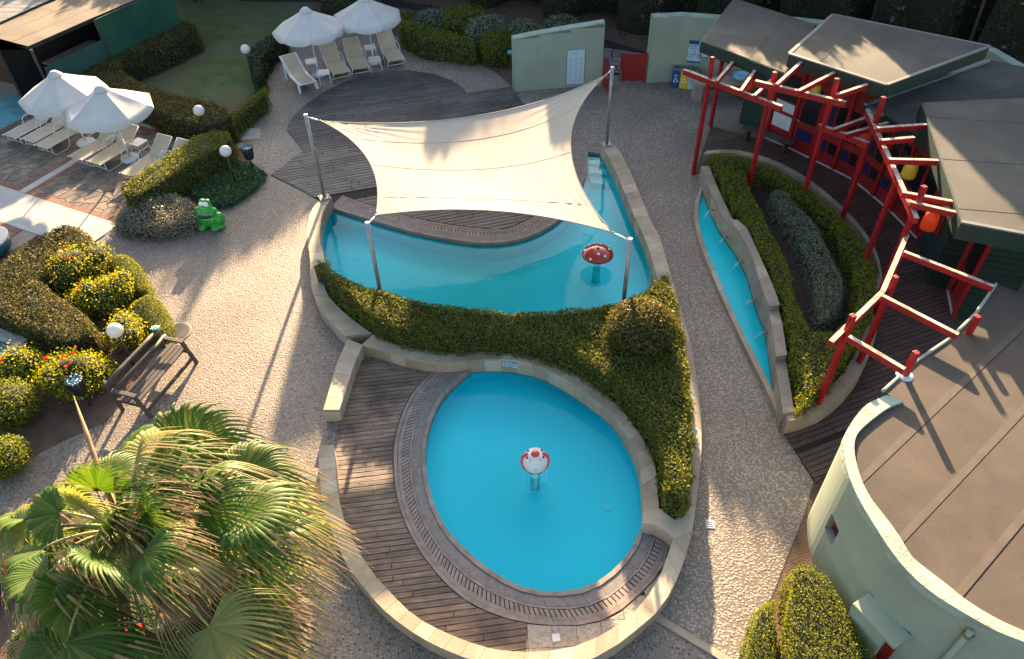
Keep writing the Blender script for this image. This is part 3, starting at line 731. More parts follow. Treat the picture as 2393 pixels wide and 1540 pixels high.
# ------------------------------------------------------------------ low limestone walls, stone by stone
LM = [mat['lime'], mat['lime'], mat['lime'], mat['lime2']]
def stone_wall(name, label, L, Rr, z1, slab=0.36, z0=0.0, mats=LM, face=True, group=None, zfun=None):
    L = [Vector((q.x, q.y, 0)) for q in L]; Rr = [Vector((q.x, q.y, 0)) for q in Rr]
    n = max(2, int(max(length(L), length(Rr)) / slab))
    a = resample(L, n); b = resample(Rr, n)
    c = (a[0] + b[0]) / 2
    t = thing(name, label, 'wall', (c.x, c.y, z0), group=group)
    core = MB()
    for k in range(n):
        zt = zfun(k / n) if zfun else z1
        p = [a[k].lerp(b[k], 0.05), a[k + 1].lerp(b[k + 1], 0.05), a[k + 1].lerp(b[k + 1], 0.95), a[k].lerp(b[k], 0.95)]
        core.prism(p, z0 - 0.1, zt - 0.012)
    core.build('wall_core', mat['mortar'], t)
    for k in range(n):
        zt = zfun(k / n) if zfun else z1
        p = [a[k], a[k + 1], b[k + 1], b[k]]
        g = 0.003 / max((p[1] - p[0]).length, 0.01); g2 = 0.003 / max((p[2] - p[3]).length, 0.01)
        q = [p[0].lerp(p[1], g), p[0].lerp(p[1], 1 - g), p[3].lerp(p[2], 1 - g2), p[3].lerp(p[2], g2)]
        mt = random.choice(mats)
        ztj = zt + random.uniform(-0.002, 0.003)
        MB().prism(q, zt - 0.045, ztj).build('cap_stone', mt, t)
        if face:
            for e, i0, i1, o in ((0, q[0], q[1], 0.05), (1, q[3], q[2], 0.95)):
                f0 = a[k].lerp(b[k], o); f1 = a[k + 1].lerp(b[k + 1], o)
                j0 = i0.lerp(q[3] if e == 0 else q[0], 0.012); j1 = i1.lerp(q[2] if e == 0 else q[1], 0.012)
                MB().prism([j0, j1, f1, f0], z0 - 0.08, zt - 0.050, bottom=False).build('face_stone', random.choice(mats), t)
    for e in (0, n):                                     # the two ends
        d = (b[e] - a[e]); zz = (zfun(min(e / n, 0.999)) if zfun else z1)
        nn = (a[e] - a[e - 1] if e else a[0] - a[1]).normalized() * 0.02
        MB().prism([a[e] + d * 0.01, a[e] + d * 0.01 + nn, b[e] - d * 0.01 + nn, b[e] - d * 0.01], z0 - 0.08, zz - 0.050).build('end_stone', random.choice(mats), t)
    return t

# left wall of the large pool, down to the fork
wa_o = smooth(PP([(743, 470), (727, 492), (719, 520), (719, 567), (724, 600), (725, 640), (727, 667), (733, 690), (745, 720), (765, 743), (785, 767), (806, 785)], WT), 4)
wa_i = smooth(PP([(776, 462), (757, 490), (748, 527), (748, 567), (756, 592), (760, 630), (757, 664), (766, 690), (786, 713), (812, 737), (838, 758), (868, 778)], WT), 4)
stone_wall('pool_wall', 'curved limestone wall along the left side of the large pool, below the left sail post', wa_o, wa_i, WT)
# short arm that runs down from the fork
stone_wall('pool_wall', 'short straight limestone wall arm between the pebble plaza and the brown pool deck', PP([(812, 792), (788, 846), (755, 958)], WT), PP([(848, 806), (829, 846), (793, 958)], WT), WT + 0.004)
# wall between hedge and small pool
wb_f = smooth(PP([(872, 781), (931, 806), (998, 819), (1065, 824), (1131, 818), (1196, 821), (1263, 838), (1309, 856), (1356, 880), (1396, 907), (1436, 940), (1469, 977), (1506, 1033), (1526, 1070), (1534, 1113), (1537, 1153), (1540, 1192)], WT), 4)
wb_n = smooth(PP([(843, 806), (885, 815), (931, 830), (998, 845), (1041, 847), (1098, 842), (1148, 838), (1196, 841), (1236, 848), (1279, 863), (1323, 887), (1369, 917), (1409, 947), (1443, 980), (1473, 1033), (1489, 1066), (1498, 1107), (1502, 1153), (1502, 1212)], WT), 4)
wall_b = stone_wall('pool_wall', 'long curved limestone wall between the big clipped hedge and the small pool', wb_f, wb_n, WT - 0.004)
# right wall: from the far right sail post round to the bottom
wc_o = smooth(PP([(1424, 330), (1449, 356), (1479, 417), (1516, 507), (1539, 550), (1551, 585), (1560, 620), (1578, 680), (1596, 740), (1610, 790), (1622, 850), (1630, 900), (1637, 980), (1639, 1040), (1634, 1110), (1625, 1187), (1614, 1257), (1601, 1300), (1583, 1350), (1559, 1397), (1533, 1432), (1479, 1478), (1426, 1517), (1350, 1552), (1250, 1566), (1150, 1560)], WT), 4)
wc_i = smooth(PP([(1404, 338), (1424, 372), (1448, 424), (1484, 510), (1504, 552), (1517, 588), (1527, 622), (1545, 682), (1562, 742), (1577, 792), (1588, 850), (1598, 900), (1604, 980), (1605, 1040), (1598, 1110), (1587, 1187), (1573, 1257), (1562, 1290), (1543, 1343), (1520, 1383), (1493, 1418), (1445, 1460), (1400, 1487), (1335, 1513), (1250, 1524), (1170, 1520)], WT), 4)
wall_c = stone_wall('pool_wall', 'long limestone wall beside the pebble path, from the far right sail post down round the small pool', wc_o, wc_i, WT + 0.008, slab=0.42)
wd_o = smooth(PP([(745, 1042), (745, 1094), (750, 1144), (758, 1194), (771, 1234), (798, 1294), (815, 1327), (845, 1367), (888, 1417), (931, 1454), (991, 1494), (1065, 1529), (1160, 1561)], WT), 4)
wd_i = smooth(PP([(779, 1039), (783, 1070), (788, 1144), (798, 1194), (818, 1250), (845, 1300), (878, 1347), (915, 1387), (951, 1424), (998, 1457), (1065, 1488), (1120, 1508), (1176, 1521)], WT), 4)
stone_wall('pool_wall', 'curved limestone wall round the lower left of the brown pool deck, next to the palm', wd_o, wd_i, WT, slab=0.30)
# paved corner where the walls meet below the hedge, and the short curved return
cn = PP([(1502, 1196), (1540, 1188), (1578, 1216), (1610, 1190), (1626, 1180), (1617, 1240), (1574, 1258), (1556, 1240), (1530, 1226), (1502, 1222)], WT + 0.013)
MB().prism(cn, 0.0, WT + 0.013).build('cap_stone', mat['lime2'], wall_c)
# planter soil and the retaining edge of the pool behind the hedge
planter = [q.copy() for q in HEDGE_BACK] + PP([(1590, 740), (1612, 860), (1620, 980), (1618, 1060), (1600, 1180), (1578, 1216), (1540, 1190), (1536, 1113), (1506, 1033), (1436, 940), (1356, 880), (1263, 838), (1131, 818), (998, 819), (872, 780), (812, 737), (766, 690), (757, 660)], 0.3)
struct(MB().prism(planter, 0.0, 0.27).build('planting_bed', mat['darksoil']))
bk = [Vector((q.x, q.y + 0.02, 0)) for q in HEDGE_BACK]; fr = [Vector((q.x, q.y + 0.24, 0)) for q in HEDGE_BACK]
stone_wall('pool_wall', 'limestone pool edge hidden behind the big clipped hedge', fr, bk, 0.30, slab=0.5)

# depth signs on the wall above the small pool
def text_mesh(body, size):
    cu = bpy.data.curves.new('txt', 'FONT'); cu.body = body; cu.size = size; cu.align_x = 'CENTER'; cu.align_y = 'CENTER'; cu.extrude = 0.0008
    o = bpy.data.objects.new('txt', cu); col.objects.link(o)
    dg = bpy.context.evaluated_depsgraph_get(); me = bpy.data.meshes.new_from_object(o.evaluated_get(dg))
    bpy.data.objects.remove(o); bpy.data.curves.remove(cu)
    return me
def put_text(body, size, mtl, parent, loc, rot, name='lettering'):
    me = text_mesh(body, size); me.materials.clear(); me.materials.append(mtl)
    o = link(name, me, parent); o.location = loc; o.rotation_euler = rot; return o
nb_line = [Vector((q.x, q.y, 0)) for q in wb_n]
for (px, w, lab, kind) in (((1185, 851), 0.20, 'pale blue sign with two crossed-out symbols on the wall above the small pool', 0), ((1206, 855), 0.18, 'pale blue depth sign reading 0.40 on the wall above the small pool', 1)):
    q, dr = hit_wall(px, nb_line); dr = -dr if dr.x < 0 else dr
    n = Vector((dr.y, -dr.x, 0)); q = q + n * 0.012
    t = thing('depth_sign', lab, 'sign', q, math.atan2(dr.y, dr.x))
    o = MB().box((0, 0, 0), (w, 0.012, 0.115)).add([], []).build('plate', mat['signblue']); o.parent = t
    if kind == 1:
        put_text('0.40', 0.085, mat['inkblue'], t, (-0.025, -0.008, 0), (R(90), 0, 0))
        o = MB().tube([(0.065 + 0.022 * math.cos(a * 0.5236), -0.008, 0.012 + 0.022 * math.sin(a * 0.5236)) for a in range(13)], 0.005, 5).build('symbol', mat['inkblue']); o.parent = t
        o = MB().box((0.065, -0.008, -0.032), (0.04, 0.004, 0.012)).build('symbol', mat['inkblue']); o.parent = t
    else:
        for dx in (-0.045, 0.045):
            o = MB().tube([(dx + 0.032 * math.cos(a * 0.5236), -0.008, 0.012 + 0.032 * math.sin(a * 0.5236)) for a in range(13)], 0.004, 5).beam((dx - 0.022, -0.008, 0.034), (dx + 0.022, -0.008, -0.010), 0.004, 0.007).box((dx, -0.008, -0.042), (0.05, 0.004, 0.008)).build('symbol', mat['inkblue']); o.parent = t

# ------------------------------------------------------------------ water channel and raised planter on the right
kz, cw = 0.13, 0.075
k_o = smooth(PP([(1636, 436), (1625, 467), (1621, 500), (1623, 525), (1633, 567), (1663, 640), (1706, 740), (1746, 823), (1794, 918), (1818, 972)], kz), 4)
k_i = smooth(PP([(1641, 440), (1633, 470), (1630, 500), (1634, 522), (1644, 567), (1673, 636), (1715, 733), (1755, 814), (1803, 908), (1823, 950)], kz), 4)
stone_wall('channel_kerb', 'low narrow stone kerb along the pebble path side of the blue water channel', k_o, k_i, kz, slab=0.8)
w_l = PP([(1638, 386), (1653, 428), (1671, 470), (1692, 511), (1714, 537), (1740, 580), (1757, 617), (1779, 693), (1797, 734), (1806, 791), (1818, 871), (1826, 916), (1832, 957)], 0.62)
w_r = PP([(1657, 386), (1674, 430), (1700, 487), (1721, 527), (1738, 535), (1768, 602), (1782, 632), (1810, 698), (1826, 752), (1832, 791), (1844, 866), (1852, 910), (1858, 952)], 0.62)
def chz(s): return 0.60 if s < 0.27 else 0.78 if s < 0.68 else 0.64 if s < 0.84 else 0.50
stone_wall('channel_wall', 'stepped grey stone wall with water spouts above the blue channel', smooth(w_l, 3), smooth(w_r, 3), 0.62, slab=0.5, mats=[mat['lime3'], mat['lime3'], mat['lime']], zfun=chz)
chan = [Vector((q.x, q.y, 0)) for q in k_i[::2]] + [Vector((q.x + 0.02, q.y, 0)) for q in w_l[::-1]]
cb = struct(MB().sheet(chan, 0.02).build('channel_bed', mat['pool']))
struct(MB().sheet(chan, cw).build('channel_water', mat['water2']))
wl_line = [Vector((q.x, q.y, 0)) for q in w_l]
SP = [(1665, 495), (1696, 564), (1729, 636), (1763, 707), (1789, 783)]
for k, px in enumerate(SP):
    q, dr = hit_wall((px[0] + 3, px[1] - 4), wl_line)
    if q is None: q = P(px[0], px[1], 0.4); dr = Vector((0.4, -0.9, 0)).normalized()
    n = Vector((-dr.y, dr.x, 0)); n = n if n.x < 0 else -n
    z = max(q.z, 0.25)
    lab = ['farthest', 'second', 'third', 'fourth', 'nearest'][k] + ' steel spout pouring water into the channel, counted from the far end'
    t = thing('water_spout', lab, 'spout', (q.x, q.y, z), group='water spouts on the channel wall')
    MB().tube([(q.x, q.y, z), (q.x + n.x * 0.10, q.y + n.y * 0.10, z + 0.01)], 0.026, 8).build('pipe', mat['steel'], t, True)
    MB().beam((q.x + n.x * 0.02, q.y + n.y * 0.02, z + 0.03), (q.x + n.x * 0.14, q.y + n.y * 0.11, z + 0.03), 0.06, 0.01).build('lip', mat['bingrey'], t)
    a = Vector((q.x, q.y, z)) + n * 0.12
    st = MB()
    for j in range(4):
        o = Vector((random.uniform(-0.02, 0.02), random.uniform(-0.02, 0.02), 0))
        st.tube([a + o, a + o + n * 0.05 + Vector((0, 0, -0.05)), a + o + n * 0.09 + Vector((0, 0, -(z - cw) * 0.6)), a + o + n * 0.11 + Vector((0, 0, -(z - cw)))], [0.005, 0.004, 0.004, 0.006], 5)
    stuff(st.build('water_jet', mat['splash'], t, True))
pl = [Vector((q.x, q.y, 0)) for q in w_r] + PP([(1890, 960), (1940, 935), (1985, 885), (2020, 835), (2045, 770), (2052, 700), (2050, 640), (2020, 570), (1960, 500), (1880, 430), (1800, 385), (1720, 362), (1658, 360)], 0.5)
struct(MB().prism(pl, 0.0, 0.36).build('planting_bed', mat['darksoil']))
fo = smooth(PP([(1842, 985), (1890, 972), (1935, 950), (1970, 922), (2000, 888), (2022, 852), (2040, 805), (2052, 755), (2060, 700), (2060, 640)], 0.46), 4)
fi = smooth(PP([(1832, 960), (1872, 948), (1912, 928), (1942, 903), (1970, 870), (1992, 835), (2012, 790), (2026, 745), (2036, 700), (2038, 640)], 0.46), 4)
stone_wall('planter_wall', 'curved limestone planter wall under the near red pergola posts', fo, fi, 0.46, slab=0.42, mats=[mat['lime'], mat['lime2'], mat['lime']])
bo = PP([(2060, 640), (2045, 580), (1990, 505), (1900, 425), (1810, 375), (1720, 350), (1650, 352)], 0.42)
bi = [Vector((q.x - 0.12, q.y - 0.2, 0)) for q in bo]
stone_wall('planter_wall', 'low limestone planter edge behind the far row of the right hedge', smooth(bo, 3), smooth(bi, 3), 0.42, slab=0.5)

# ------------------------------------------------------------------ red pergola
b1z = 3.05
p1 = P(1619, 408); p2 = P(1794, 240.5, b1z); b2z = zat((1808, 198), p2)
p3 = P(1943, 230, b2z); b3z = zat((1919.5, 301), p3); p4 = P(2028, 336, b3z); b4z = zat((2043, 296), p4)
p4b = P(2096, 415, b4z); p4c = P(2135, 495, b4z)
p5 = P(2007, 846, 0.46); p6 = P(1911, 943, 0.46); b5z = 2.50
q1 = P(2112, 575, b5z)
pg = thing('pergola', 'red timber pergola of posts and beams with bleached tops in front of the hut', 'pergola', (p3.x, p3.y, 0))
def post(p, z0, z1, w=0.105, rz=0.35):
    MB().box((p.x, p.y, (z0 + z1) / 2), (w, w, z1 - z0), rz).build('post', mat['red'], pg, bevel=0.012)
for p, z0, top in ((p1, 0, (1662, 133)), (p2, 0, (1809, 168)), (p3, 0, (1954, 183)), (p4, 0, (2072, 228)), (p4b, 0, (2120.7, 412)), (p4c, 0, (2156, 434)), (p5, 0.46, (2090, 645)), (p6, 0.46, (1991, 736))):
    post(p, z0, zat(top, p))
post(P(1659.5, 296), 0, 3.2)
post(q1, 0.0, zat((2118, 580), q1))
t1 = P(2114, 877, 2.42); post(t1, 0, zat((2139, 822), t1)); t2 = P(2263, 778, 2.42); post(t2, 0, zat((2276, 735), t2))
def beam(a, b, za, zb=None, w=0.105, h=0.15):
    A = P(a[0], a[1], za); B_ = P(b[0], b[1], zb if zb is not None else za)
    o = MB().beam(A, B_, w, h, mid=False).build('beam', mat['red'], pg, bevel=0.008)
    MB().beam(A + Vector((0, 0, 0.007)), B_ + Vector((0, 0, 0.007)), w * 0.95, 0.008, mid=False).build('weathered_top', mat['worn'], o)
beam((1598, 162), (1827, 248), b1z + 0.09); beam((1765, 188), (1977, 238), b2z + 0.09)
beam((1915, 290), (2030, 333), b3z + 0.09); beam((2026, 255), (2142, 510), b4z + 0.09)
beam((2119, 548), (2062, 681), b5z + 0.08); beam((2062, 681), (1941, 798), b5z + 0.076)
RZ = b1z + 0.24
for a, b, z in (((1674, 189), (1718, 137), RZ), ((1730, 212), (1769, 156), RZ), ((1762, 223), (1802, 186), RZ), ((1814, 197), (1872, 144), b2z + 0.26), ((1865, 212), (1950, 168), b2z + 0.26), ((1954, 221), (2027, 196), b2z + 0.26),
                ((1945, 302), (2040, 268), b3z + 0.26), ((1974, 313), (2074, 286), b3z + 0.26), ((2049, 298), (2164, 290), b4z + 0.26), ((2059, 327), (2136, 320), b4z + 0.26), ((2077, 371), (2192, 374), b4z + 0.26), ((2108, 448), (2226, 470), b4z + 0.26), ((2128, 471), (2241, 497), b4z + 0.26),
                ((2112, 587), (2323, 669), b5z + 0.25), ((2062, 690), (2239, 781), b5z + 0.25), ((1984, 785), (2114, 862), b5z + 0.25)):
    beam(a, b, z, w=0.088, h=0.125)
# round lampshades hung under the pergola
def shade(px, z, mt, lab, h=0.42, r=0.17):
    q = P(px[0], px[1], z); t = thing('pendant_lamp', lab, 'lamp', (q.x, q.y, z), group='coloured pendant lamps under the pergola')
    MB().lathe([(0.03, 0.0), (r * 0.96, 0.0), (r, 0.06), (r * 0.98, h * 0.5), (r * 0.82, h * 0.8), (r * 0.5, h * 0.96), (0.05, h)], 20, (q.x, q.y, z)).build('lamp_shade', mt, t, True)
    MB().lathe([(0.045, h - 0.01), (0.045, h + 0.03), (0.02, h + 0.04)], 10, (q.x, q.y, z)).build('cap', mat['steel'], t)
    MB().tube([(q.x, q.y, z + h), (q.x, q.y, z + h + 0.42)], 0.008, 6).build('cord', mat['black'], t)
shade((1748, 207), 2.4, mat['orange'], 'orange pendant lamp near the far left end of the pergola')
shade((1898, 228), 2.7, mat['yellow'], 'yellow pendant lamp above the hut door')
shade((2015, 340), 2.3, mat['orange'], 'orange pendant lamp partly hidden by a pergola post in the middle')
shade((2120, 413), 2.5, mat['yellow'], 'yellow pendant lamp by the corner of the grey sloping roof', 0.46)
shade((2166, 533), 2.5, mat['orange'], 'orange-red pendant lamp nearest the camera, beside the green boarded wall', 0.46)

# ------------------------------------------------------------------ hut with felt roofs
hut = thing('hut', 'red and dark green timber hut with grey felt roofs behind the pergola', 'hut', (11.5, 20, 0))
def roof_slab(px, zs, th, nm_mat, seams_ang=None, sheet_w=1.0, edge=None):
    """sloping board: deck, fascia and a felt of separate lengths"""
    poly = [P(a, b, z) for (a, b), z in zip(px, zs)]
    mb = MB(); n = len(poly)
    lo = [q - Vector((0, 0, th)) for q in poly]
    if area2(poly) < 0: poly = poly[::-1]; lo = lo[::-1]
    mb.add(poly + lo, [tuple(range(n)), tuple(range(2 * n - 1, n - 1, -1))] + [(i, n + i, n + (i + 1) % n, (i + 1) % n) for i in range(n)])
    rf = mb.build('roof', mat['fascia'], hut)
    pn = (poly[1] - poly[0]).cross(poly[2] - poly[0]).normalized()
    if pn.z < 0: pn = -pn
    d0 = poly[0].dot(pn)
    zz = lambda x, y: (d0 - pn.x * x - pn.y * y) / pn.z
    fl = [Vector((q.x, q.y, 0)) for q in inset(poly, 0.03)]
    c, s = math.cos(seams_ang), math.sin(seams_ang); nv = Vector((-s, c, 0))
    ts = [q.dot(nv) for q in fl]; k = 0; t = min(ts)
    while t < max(ts):
        cp = clip(clip(fl, (nv.x, nv.y), t + sheet_w + 0.02), (-nv.x, -nv.y), -(t))
        if len(cp) > 2 and abs(area2(cp)) > 0.02:
            lift = 0.012 + 0.006 * (k % 2)
            p2_ = cp if area2(cp) > 0 else cp[::-1]
            m2 = MB(); nn = len(p2_)
            tp = [Vector((q.x, q.y, zz(q.x, q.y) + lift)) for q in p2_]; bt = [Vector((q.x, q.y, zz(q.x, q.y) + 0.002)) for q in p2_]
            m2.add(tp + bt, [tuple(range(nn))] + [(i, nn + i, nn + (i + 1) % nn, (i + 1) % nn) for i in range(nn)])
            m2.build('roofing_sheet', nm_mat, rf)
        t += sheet_w; k += 1
    for i in edge or ():
        a, b = poly[i], poly[(i + 1) % n]
        MB().beam(a + Vector((0, 0, 0.02)), b + Vector((0, 0, 0.02)), 0.09, 0.035).build('edge_strip', mat['bingrey'], rf)
    return rf
roof_slab([(1714, -4), (1908, 58), (1833, 172), (1637, 97)], [3.3, 3.3, 3.5, 3.5], 0.32, mat['bitumen_grey'], R(58), 1.1)
roof_slab([(1945, 36), (2312, 110), (2070, 200), (1843, 127)], [3.75, 3.75, 3.9, 3.9], 0.34, mat['bitumen_grey'], R(52), 1.1, edge=(0, 1, 2, 3))
roof_slab([(2020, 242), (2310, 140), (2460, 170), (2560, 300), (2250, 420), (2160, 330)], [2.9] * 6, 0.22, mat['bitumen_grey'], R(20), 1.0)
roof_slab([(2152, 240), (2520, 222), (2620, 590), (2245, 520)], [3.5, 3.5, 3.5, 3.5], 0.40, mat['bitumen_grey'], R(-12), 1.0, edge=(0, 1))
MB().beam(P(2021, 244, 2.96), P(2310, 142, 2.96), 0.10, 0.06).build('gutter', mat['steel'], hut)
MB().beam(P(2028, 252, 2.93), P(2060, 270, 2.93), 0.16, 0.05).build('gutter', mat['steel'], hut)

# facade: framed panels along the curved front
FB = PP([(1788, 322), (1839, 346), (1894, 373), (1945, 398), (1992, 422), (2038, 460), (2080, 496), (2146, 563)])
FH = [3.2, 3.2, 3.2, 3.2, 2.8, 2.7, 2.7]
def panel(a, b, h, lower, upper, door=False, nm='wall_panel', fr='redwall'):
    d = (b - a).normalized(); L = (b - a).length; n = Vector((d.y, -d.x, 0)); n = n if n.dot(-a) > 0 else -n
    w = MB().beam(a + Vector((0, 0, 0)) - n * 0.04, b - n * 0.04, 0.07, h, up=(0, 0, 1)); w.v = [(x, y, z + h / 2) for x, y, z in w.v]
    wl_ = w.build(nm, mat[fr], hut)
    def rect(s0, s1, z0, z1, mt, nm_, proud=0.012):
        c = a + d * (L * (s0 + s1) / 2) + n * proud
        MB().box((c.x, c.y, (z0 + z1) / 2), (L * (s1 - s0), 0.02, z1 - z0), math.atan2(d.y, d.x)).build(nm_, mt, wl_)
    for s0, s1, z0, z1, mt, nm_ in lower + upper: rect(s0, s1, z0, z1, mat[mt], nm_)
    for s in (0.0, 1.0):
        c = a + d * (L * s) + n * 0.02
        MB().box((c.x, c.y, h / 2), (0.10, 0.07, h), math.atan2(d.y, d.x)).build('frame_post', mat['red'], wl_)
    MB().beam(a + n * 0.03 + Vector((0, 0, 0.04)), b + n * 0.03 + Vector((0, 0, 0.04)), 0.05, 0.05).build('skirting', mat['whitep'], wl_)
    if door:
        c = a + d * (L * 0.1) + n * 0.05
        MB().beam(c + Vector((0, 0, 1.05)), c + d * 0.12 + Vector((0, 0, 1.05)), 0.03, 0.03).build('handle', mat['steel'], wl_)
panel(FB[0], FB[1], FH[0], [(0.12, 0.9, 0.55, 1.0, 'whitep', 'pane'), (0.12, 0.9, 1.12, 1.42, 'whitep', 'pane')], [(0.12, 0.9, 1.48, 2.3, 'glassd', 'pane')])
panel(FB[1], FB[2], FH[1], [(0.2, 0.8, 0.45, 0.8, 'navy', 'pane')], [(0.2, 0.8, 1.05, 2.2, 'glassd', 'pane')], door=True, nm='door_panel')
for k in range(2, 7):
    panel(FB[k], FB[k + 1], FH[k], [(0.12, 0.45, 0.45, 0.8, 'navy', 'pane'), (0.55, 0.88, 0.45, 0.8, 'glassd', 'pane')], [(0.12, 0.45, 1.05, 2.0, 'navy' if k in (2, 4) else 'glassd', 'pane'), (0.55, 0.88, 1.05, 2.0, 'glassd', 'pane')])
# green boarded block
def boarded(a, b, h, nbd, name='wall_panel'):
    d = (b - a).normalized(); n = Vector((d.y, -d.x, 0)); n = n if n.dot(-a) > 0 else -n
    w = MB().beam(a - n * 0.04, b - n * 0.04, 0.07, h); w.v = [(x, y, z + h / 2) for x, y, z in w.v]
    o = w.build(name, mat['joint'], hut); bw = h / nbd
    for k in range(nbd):
        MB().beam(a + n * 0.015 + Vector((0, 0, bw * (k + 0.5))), b + n * 0.015 + Vector((0, 0, bw * (k + 0.5))), 0.028, bw - 0.012).build('board', mat['clad'], o)
    return o, d, n
ga, gb, gc = P(2146, 563), P(2167, 667), P(2214, 678)
o, d, n = boarded(ga, gb, 3.0, 22)
for s in (0.42, 0.62):
    c = ga.lerp(gb, s) + n * 0.05
    MB().box((c.x, c.y, 1.7), (0.16, 0.05, 1.3), math.atan2(d.y, d.x)).build('shutter', mat['redwall'], o)
boarded(gb, gc, 3.0, 20)
panel(gc, P(2226, 742), 2.6, [], [(0.2, 0.8, 1.0, 2.0, 'glassd', 'pane')])
boarded(P(2226, 742), P(2330, 760), 2.6, 16)
c = P(2350, 640, 1.2)
MB().box((c.x, c.y, 1.4), (0.9, 0.08, 1.2), 0.3).build('window_frame', mat['red'], hut); MB().box((c.x - 0.01, c.y - 0.05, 1.4), (0.7, 0.03, 1.0), 0.3).build('pane', mat['glassd'], hut)
# raking red brackets by the entrance
for a, b in (((2216, 676), (2290, 470)), ((2262, 640), (2240, 490))):
    MB().beam(P(a[0], a[1], 0.2), P(a[0], a[1], 0.2) + Vector((0.25, 0.35, 2.7)), 0.12, 0.12).build('bracket', mat['red'], hut)
# floor and dark room behind the front
room = [q.copy() for q in FB] + [Vector((13.5, 16.5, 0)), Vector((15.0, 20.5, 0)), Vector((12.0, 24.3, 0)), Vector((9.5, 25.2, 0))]
struct(MB().sheet(room, 0.02).build('hut_floor', mat['stone_counter']))
# open green door leaf at the end of the hut
a = P(1813, 425 - 100, 0); e0 = P(1811, 310); e1 = P(1850, 225, 0)
df = FB[0] + Vector((-0.35, 0.55, 0))
dl = MB().beam(FB[0] + Vector((-0.1, 0.1, 1.25)), df + Vector((-0.25, 0.5, 1.25)), 0.05, 2.5).build('door_leaf', mat['fascia'], hut)
MB().beam(FB[0] + Vector((-0.13, 0.06, 1.25)), FB[0] + Vector((-0.10, 0.10, 1.25)), 0.07, 2.5).build('edge', mat['red'], dl)
# bench by the hut
ba, bb = P(1736, 296, 0.45), P(1852, 334, 0.45)
bt = thing('hut_bench', 'plain dark wooden bench standing on the deck in front of the hut window', 'bench', ((ba.x + bb.x) / 2, (ba.y + bb.y) / 2, 0))
nrm = Vector((bb.y - ba.y, ba.x - bb.x, 0)).normalized()
for k in (-1, 0, 1): MB().beam(ba + nrm * 0.11 * k, bb + nrm * 0.11 * k, 0.10, 0.04).build('seat_board', mat['benchwood'], bt, bevel=0.006)
for s in (0.12, 0.88):
    c = ba.lerp(bb, s); MB().box((c.x, c.y, 0.22), (0.07, 0.30, 0.42), math.atan2(bb.y - ba.y, bb.x - ba.x)).build('leg', mat['benchwood'], bt)

# ------------------------------------------------------------------ rounded building at the lower right
EZ = 2.47
e_out = smooth(PP([(2071, 923), (2027, 943), (2001, 970), (1981, 1000), (1970, 1024), (1971, 1050), (1976, 1084), (1986, 1120), (2007, 1167), (2041, 1224), (2077, 1280), (2111, 1324), (2147, 1360), (2191, 1394), (2261, 1437), (2327, 1474), (2392, 1500), (2520, 1560), (2700, 1640)], EZ), 4)
e_in = smooth(PP([(2112, 937), (2077, 951), (2041, 977), (2012, 1002), (1998, 1024), (1996, 1054), (2003, 1090), (2015, 1127), (2037, 1167), (2074, 1214), (2104, 1257), (2131, 1300), (2171, 1334), (2211, 1364), (2261, 1404), (2327, 1444), (2392, 1474), (2520, 1535), (2700, 1612)], EZ), 4)
front = PP([(2327, 663), (2281, 730), (2224, 787), (2141, 843), (2062, 914)], 2.42)
rb = thing('round_building', 'pale green rendered building with a rounded wall and a flat brown felt roof', 'building', (8.5, 8.0, 0))
far = PP([(2327, 663), (2480, 720), (2700, 800)], 2.42)
roofpoly = [Vector((q.x, q.y, 0)) for q in e_in] + [Vector((q.x, q.y, 0)) for q in far[::-1]] + [Vector((q.x, q.y, 0)) for q in front[1:]]
struct_roof = MB().prism(roofpoly, 2.2, 2.40).build('roof', mat['fascia'], rb)
for o in strips(roofpoly, R(38), 0.98, 0.012, 2.40, 2.415, 'roofing_sheet', [mat['bitumen']], rb): o.parent = struct_roof
for o in strips(roofpoly, R(38), 0.98, 0.86, 2.415, 2.421, 'felt_lap', [mat['laps']], rb, phase=0.56): o.parent = struct_roof
MB().tube([q + Vector((0, 0, 0.0)) for q in front], 0.03, 6).build('edge_strip', mat['green_cap'], struct_roof)
# parapet ring
n = 46; A = resample(e_out, n); B_ = resample(e_in, n); mb = MB()
for k in range(n):
    z = [EZ + random.uniform(-0.015, 0.012) for _ in range(1)][0]
    mb.prism([A[k], A[k + 1], B_[k + 1], B_[k]], 2.3, EZ)
mb.build('parapet', mat['green_cap'], rb, bevel=0.0)
# wall with the window opening left free
wl_line = [Vector((q.x, q.y, 0)) for q in inset(A + B_[::-1], 0.01)[:n + 1]]
wq, wd = hit_wall((1942, 1237), wl_line)
s_acc = [0.0]
for a, b in zip(wl_line[:-1], wl_line[1:]): s_acc.append(s_acc[-1] + (b - a).length)
def s_of(pt):
    best = min(range(n), key=lambda i: ((wl_line[i] + wl_line[i + 1]) / 2 - Vector((pt.x, pt.y, 0))).length)
    return s_acc[best] + (Vector((pt.x, pt.y, 0)) - wl_line[best]).dot((wl_line[best + 1] - wl_line[best]).normalized())
sw = s_of(wq); zw = wq.z; ww, wh = 0.36, 0.46
cuts = sorted(set([round(x, 4) for x in s_acc] + [sw - ww / 2, sw + ww / 2]))
def at_s(s):
    for i in range(n):
        if s <= s_acc[i + 1] + 1e-6: return wl_line[i].lerp(wl_line[i + 1], (s - s_acc[i]) / max(s_acc[i + 1] - s_acc[i], 1e-6))
    return wl_line[-1]
zc = [0, zw - wh / 2, zw + wh / 2, 2.32]; mb = MB()
